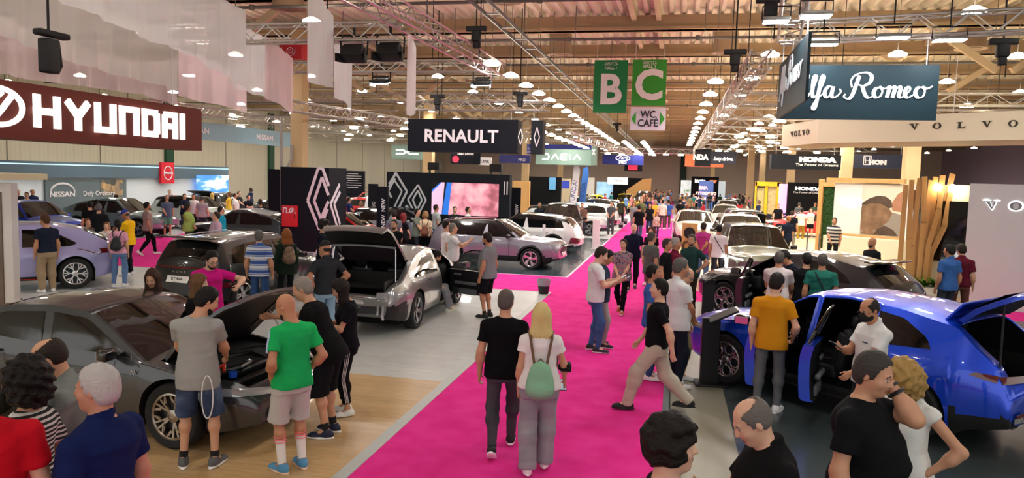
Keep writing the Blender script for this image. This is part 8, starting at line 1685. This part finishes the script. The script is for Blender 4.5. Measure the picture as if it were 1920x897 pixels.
MID = [ # px, py, h, phi, label, sex, hair, top colour, bottom colour, arms
 (346, 364, 1.76, 165, 'person in navy polo with arms folded on the far left stand', 'm', ('short', '#2a221c'), '#1e2438', '#3a3c44', 'crossed'),
 (363, 364, 1.74, 200, 'person in white t-shirt on the far left stand', 'm', ('short', '#3a2e26'), '#dedad8', '#23252b', 'down'),
 (379, 368, 1.74, 20, 'grey haired person in pale checked shirt on the far left stand', 'm', ('short', '#5a5652'), '#b4b0b4', '#3a3c44', 'down'),
 (398, 362, 1.70, 15, 'blond person in black dress on the far left stand', 'f', ('long', '#c8a25c'), '#15161a', '#15161a', 'down'),
 (318, 356, 1.76, 160, 'grey haired person in light blue shirt on the far left stand', 'm', ('short', '#a8a29a'), '#5c8cc0', '#3a4a5a', 'down'),
 (441, 363, 1.74, 100, 'person in white t-shirt before the red cars, left', 'm', ('short', '#3a2a20'), '#e0dedc', '#3a3c44', 'down'),
 (466, 366, 1.74, 150, 'person in black t-shirt before the red cars, right', 'm', ('short', '#2a2019'), '#1a1b20', '#3a3c44', 'crossed'),
 (34, 355, 1.78, 165, 'balding person in dark jacket by the far left wall', 'm', ('balding', '#5a4a40'), '#22242c', '#22242c', 'down'),
 (50, 361, 1.76, 185, 'person in white shirt by the far left wall', 'm', ('short', '#4a3a30'), '#d8d6d8', '#22242c', 'down'),
 (61, 355, 1.80, 150, 'person in navy suit by the far left wall', 'm', ('balding', '#6a5a50'), '#1f2a4a', '#1f2a4a', 'down'),
 (739, 395, 1.78, 10, 'person in grey t-shirt before the video wall, left', 'm', ('short', '#1c1613'), '#5c6268', '#2c2e34', 'down'),
 (757, 400, 1.68, 60, 'red haired person in black top before the video wall', 'f', ('long', '#6c1c20'), '#141418', '#17181c', 'front'),
 (783, 392, 1.78, 115, 'bearded person in green grey t-shirt before the video wall', 'm', ('short', '#1c1613'), '#6a7468', '#2c2e34', 'lowfwd'),
 (818, 384, 1.80, 70, 'person in pale grey t-shirt below the lit screen', 'm', ('short', '#1f1915'), '#aeb8b8', '#3a3c44', 'down'),
 (853, 388, 1.76, 170, 'bearded person in black jacket below the lit screen', 'm', ('short', '#1f1915'), '#26282e', '#22242a', 'down'),
 (878, 388, 1.78, 100, 'person in white t-shirt below the lit screen, right', 'm', ('crop', '#2a221c'), '#e0dfdd', '#2c2e34', 'down'),
 (655, 370, 1.76, 100, 'person in dark blue shirt behind the red hatchback', 'm', ('short', '#1f1915'), '#1f2c5c', '#22242a', 'lowfwd'),
 (677, 378, 1.72, 190, 'grey haired person in purple top behind the red hatchback', 'm', ('crop', '#8a8680'), '#6a2c5c', '#22242a', 'down'),
 (731, 371, 1.78, 20, 'person in blue shirt right of the black totem', 'm', ('short', '#2a221c'), '#226a9c', '#22242a', 'down'),
 (1199, 384, 1.80, 8, 'person in black t-shirt and jeans walking away down the aisle', 'm', ('short', '#15110f'), '#131417', '#3a4a66', 'down'),
 (1219, 382, 1.70, 178, 'long brown haired person in dark cardigan in the aisle', 'f', ('long', '#5a3420'), '#17181c', '#2a3448', 'down'),
 (1232, 398, 1.35, 182, 'child in pale cardigan walking in the aisle', 'f', ('long', '#6a3e26'), '#c8b4ac', '#2a3048', 'front'),
 (1243, 375, 1.80, 10, 'person in white t-shirt and brown trousers in the aisle', 'm', ('short', '#1c1613'), '#ddd4cc', '#5a4a44', 'down'),
 (1254, 375, 1.80, 350, 'person in blue shirt and brown trousers in the aisle', 'm', ('short', '#1c1613'), '#3a55a0', '#5a4a48', 'down'),
 (1147, 378, 1.82, 200, 'person in grey suit standing at the aisle edge', 'm', ('short', '#3a3430'), '#4a4c50', '#4a4c50', 'front'),
 (1165, 372, 1.78, 15, 'person in dark camouflage top by the far bins', 'm', ('short', '#2a221c'), '#3a3c30', '#2a2c28', 'down'),
 (1184, 365, 1.78, 95, 'person in pink shirt by the yellow cars', 'm', ('short', '#3a2a20'), '#d88c90', '#8a8478', 'down'),
 (1204, 367, 1.76, 175, 'bald person in olive t-shirt in the aisle', 'm', ('bald', '#222222'), '#6a5e34', '#3a3c34', 'down'),
 (1217, 370, 1.74, 170, 'person in navy polo in the far aisle', 'm', ('short', '#3a2a20'), '#1f2a5a', '#2a2c34', 'down'),
 (1276, 374, 1.82, 12, 'person in black shirt at the right edge of the aisle', 'm', ('short', '#15110f'), '#1a1b1e', '#1a1b1e', 'down'),
 (1294, 367, 1.80, 20, 'person in khaki t-shirt at the right edge of the aisle', 'm', ('short', '#3a2c20'), '#7a6a4c', '#3a3c34', 'down'),
 (1290, 385, 1.60, 5, 'person in salmon t-shirt at the right edge of the aisle', 'm', ('short', '#7a3a24'), '#d06a60', '#8a3a3a', 'down'),
 (1007, 366, 1.70, 100, 'long haired person in black left of the white open car', 'f', ('long', '#1c1613'), '#17181c', '#17181c', 'down'),
 (1012, 380, 1.76, 190, 'person with short hair in dark suit in the far left row', 'm', ('short', '#2a2420'), '#2a2e38', '#2a2e38', 'down'),
 (1076, 382, 1.74, 185, 'grey haired person above the white cars of the left row', 'm', ('crop', '#8a837c'), '#8a8a90', '#3a3c44', 'down'),
 (1092, 381, 1.74, 170, 'dark haired person above the dark people carrier', 'm', ('short', '#3a2e26'), '#6a5048', '#3a3c44', 'down'),
 (970, 370, 1.76, 10, 'person in white shirt by the wooden wall', 'm', ('short', '#2a2420'), '#a8b4b8', '#5a7aa0', 'down'),
 (979, 368, 1.78, 10, 'person in denim blue by the wooden wall', 'm', ('short', '#3a3430'), '#5a7080', '#4a5a70', 'down'),
 (1460, 383, 1.76, 170, 'person in black t-shirt right of the cream suv', 'm', ('short', '#6a4a34'), '#17181a', '#22242a', 'down'),
 (1478, 405, 1.78, 320, 'ginger person in navy polo holding a bag right of the sage suv', 'm', ('crop', '#a86a44'), '#1c2434', '#2c2e34', 'down'),
 (1486, 396, 1.76, 10, 'dark haired person in black behind the navy polo one', 'm', ('short', '#3a2418'), '#1a1b20', '#8a8478', 'down'),
 (1504, 391, 1.72, 10, 'person in white shirt and khaki trousers by the barrier posts', 'm', ('short', '#1c1613'), '#d6d0c8', '#9a7c2c', 'down'),
 (1521, 391, 1.66, 175, 'person in white top and black shorts by the barrier posts', 'f', ('long', '#6a4a34'), '#dcd4cc', '#17181a', 'front'),
 (1499, 380, 1.80, 10, 'person in grey suit before the black stand wall', 'm', ('short', '#4a4540'), '#5a5e60', '#5a5e60', 'down'),
 (1540, 383, 1.80, 265, 'person in cream shirt and dark trousers beside the timber portal', 'm', ('short', '#2a2420'), '#ddd6c6', '#1c1c20', 'down'),
 (1479, 372, 1.76, 175, 'person with dark hair in black and red before the black stand wall', 'f', ('long', '#1c1613'), '#1a1a1e', '#a8241c', 'down'),
 (1514, 374, 1.76, 185, 'bald person in dark top before the black stand wall', 'm', ('bald', '#222222'), '#33343a', '#22242a', 'down'),
 (1762, 410, 1.82, 280, 'person in dark suit half hidden behind the timber lattice', 'm', ('short', '#1c1613'), '#15161c', '#15161c', 'down'),
 (1397, 385, 1.62, 60, 'person in olive green t-shirt between the right rows', 'm', ('short', '#4a3a20'), '#5c6a30', '#3a3c44', 'lowfwd'),
 (1430, 368, 1.80, 10, 'person in grey t-shirt by the yellow portal frame', 'm', ('crop', '#6a4a3a'), '#6a6a72', '#3a3c44', 'down')]
for k, (px, py, h, phi, lab, sx_, hr_, tc, bc, arm) in enumerate(MID):
    who('mid%d' % k, px, py, h, phi, lab, sex=sx_, hair=hr_, top=('tee' if k % 3 else 'polo', tc), bottom=('shorts' if 'shorts' in lab else 'long', bc), RA=arm, LA=arm if arm in ('crossed', 'front') else 'down', legs='walk' if 'walk' in lab else ('relax' if k % 2 else 'stand'), child=h < 1.5, fat=(.0, .2, .4)[k % 3], skin='abca'[k % 4])
# woman with the cream top and brown backpack before the video wall
i = who('bk', 798, 397, 1.70, 5, 'light haired person in cream top and black skirt with a brown backpack', sex='f', hair=('bob', '#8a6a44'), top=('tee', '#cfbf9c', -.04), bottom=('wide', '#141518')); backpack(i, 'brown leather backpack on the person in the cream top', '#6a3c28', 1., .16, None, '#5a3220')
# ---- the crowd far down the hall: a few figures, copied with their own clothes
PROTO = []
for k, (sx_, hr_, arm, lg, fat_) in enumerate((('m', 'short', 'down', 'stand', 0), ('m', 'crop', 'crossed', 'relax', .3), ('f', 'long', 'down', 'walk', 0), ('m', 'short', 'lowfwd', 'walk', .4), ('f', 'bob', 'phone', 'stand', .1), ('m', 'balding', 'pocket', 'relax', .5))):
    p = person((0, 0, GZ), 0, 'x', h=1.75 if sx_ == 'm' else 1.66, sex=sx_, hair=(hr_, '#2a201a'), RA=arm, LA=arm, legs=lg, fat=fat_, vox=.024, hands=False, seed=k)['root']; PROTO.append(p)
TOPS = [('white', '#dcdad8'), ('black', '#17181b'), ('navy', '#1f2a4c'), ('grey', '#75787c'), ('red', '#a8222c'), ('light blue', '#6a92c0'), ('beige', '#b49c80'), ('olive', '#5a6038'), ('pink', '#d07c94'), ('teal', '#2a7a78'), ('dark green', '#24402c'), ('yellow', '#d8b030')]
BOTS = [('dark trousers', '#22242a'), ('blue jeans', '#3c567c'), ('beige trousers', '#97836a'), ('grey trousers', '#5c5e62'), ('black trousers', '#131418')]
HAIRS = ['#1c1613', '#3a2a20', '#5a4030', '#8a847c', '#6a4a2c']
rr = random.Random(11); first = [True] * len(PROTO); SPOTS = []
zones = [('in the far aisle', -2.6, -.4, 42, 104, 46), ('beside the yellow cars', -9.5, -3.4, 58, 76, 12), ('among the far right cars', .6, 9.5, 46, 96, 44), ('behind the black stand tower', -21, -12.5, 46, 84, 34), ('by the red cars on the far left', -29, -20, 33, 52, 12), ('between the far left stands', -17, -8, 60, 100, 24), ('on the far right stands', 9, 14, 44, 80, 12)]
taken = [(C_[1], C_[2]) for C_ in OTHERS] + [(i_['root'].location.x, i_['root'].location.y) for i_ in PPL.values()]
for zn, x0, x1, y0, y1, n in zones:
    c = 0; t_ = 0
    while c < n and t_ < 4000:
        t_ += 1; x = rr.uniform(x0, x1); y = rr.uniform(y0, y1)
        if any((abs(x - a_) < .5 and abs(y - b_) < .5) for a_, b_ in SPOTS_) if (SPOTS_ := [q[:2] for q in SPOTS]) else False: continue
        if any(abs(x - o_[1]) < (1.25 if abs(abs(o_[3]) - 90) < 30 or abs(o_[3] - 95) < 6 else 2.6) and abs(y - o_[2]) < (2.6 if abs(abs(o_[3]) - 90) < 30 else 1.3) for o_ in OTHERS): continue
        if any(abs(x - a_) < .6 and abs(y - b_) < .6 for a_, b_ in ((-13.4, 66), (-13.4, 87), (7.9, 44.5), (9.6, 66), (9.6, 87), (4.6, 95), (7.2, 75), (-15.5, 45))): continue
        if any(hypot(x - a_, y - b_) < .6 for a_, b_ in taken[len(OTHERS):]): continue
        SPOTS.append((x, y, zn)); c += 1
for n_, (x, y, zn) in enumerate(SPOTS):
    k = rr.randrange(len(PROTO)); o = PROTO[k] if first[k] else copy_tree(PROTO[k]); first[k] = False
    tn, tc = rr.choice(TOPS); bn, bc = rr.choice(BOTS); hc = rr.choice(HAIRS); sk = rr.choice(list(SKIN.values()))
    o.location = (x, y, GZ); o.rotation_euler = (0, 0, rr.uniform(0, 6.28)); s_ = rr.uniform(.93, 1.05); o.scale = (s_, s_, s_)
    for q in [o] + list(o.children):
        nm = q.name.split('.')[0]
        m = {'person': mat('skin', sk, .5), 't_shirt': mat('fabric', tc, .85), 'trousers': mat('cloth', bc, .85), 'hair': mat('hair', hc, .6)}.get(nm)
        if m is not None and len(q.material_slots): sl = q.material_slots[0]; sl.link = 'OBJECT'; sl.material = m
    tag(o, 'distant person in %s top and %s, %s' % (tn, bn, zn), 'person', 'distant visitors ' + zn)
for k, f_ in enumerate(first):
    if f_:
        for ch in list(PROTO[k].children): bpy.data.objects.remove(ch)
        bpy.data.objects.remove(PROTO[k])
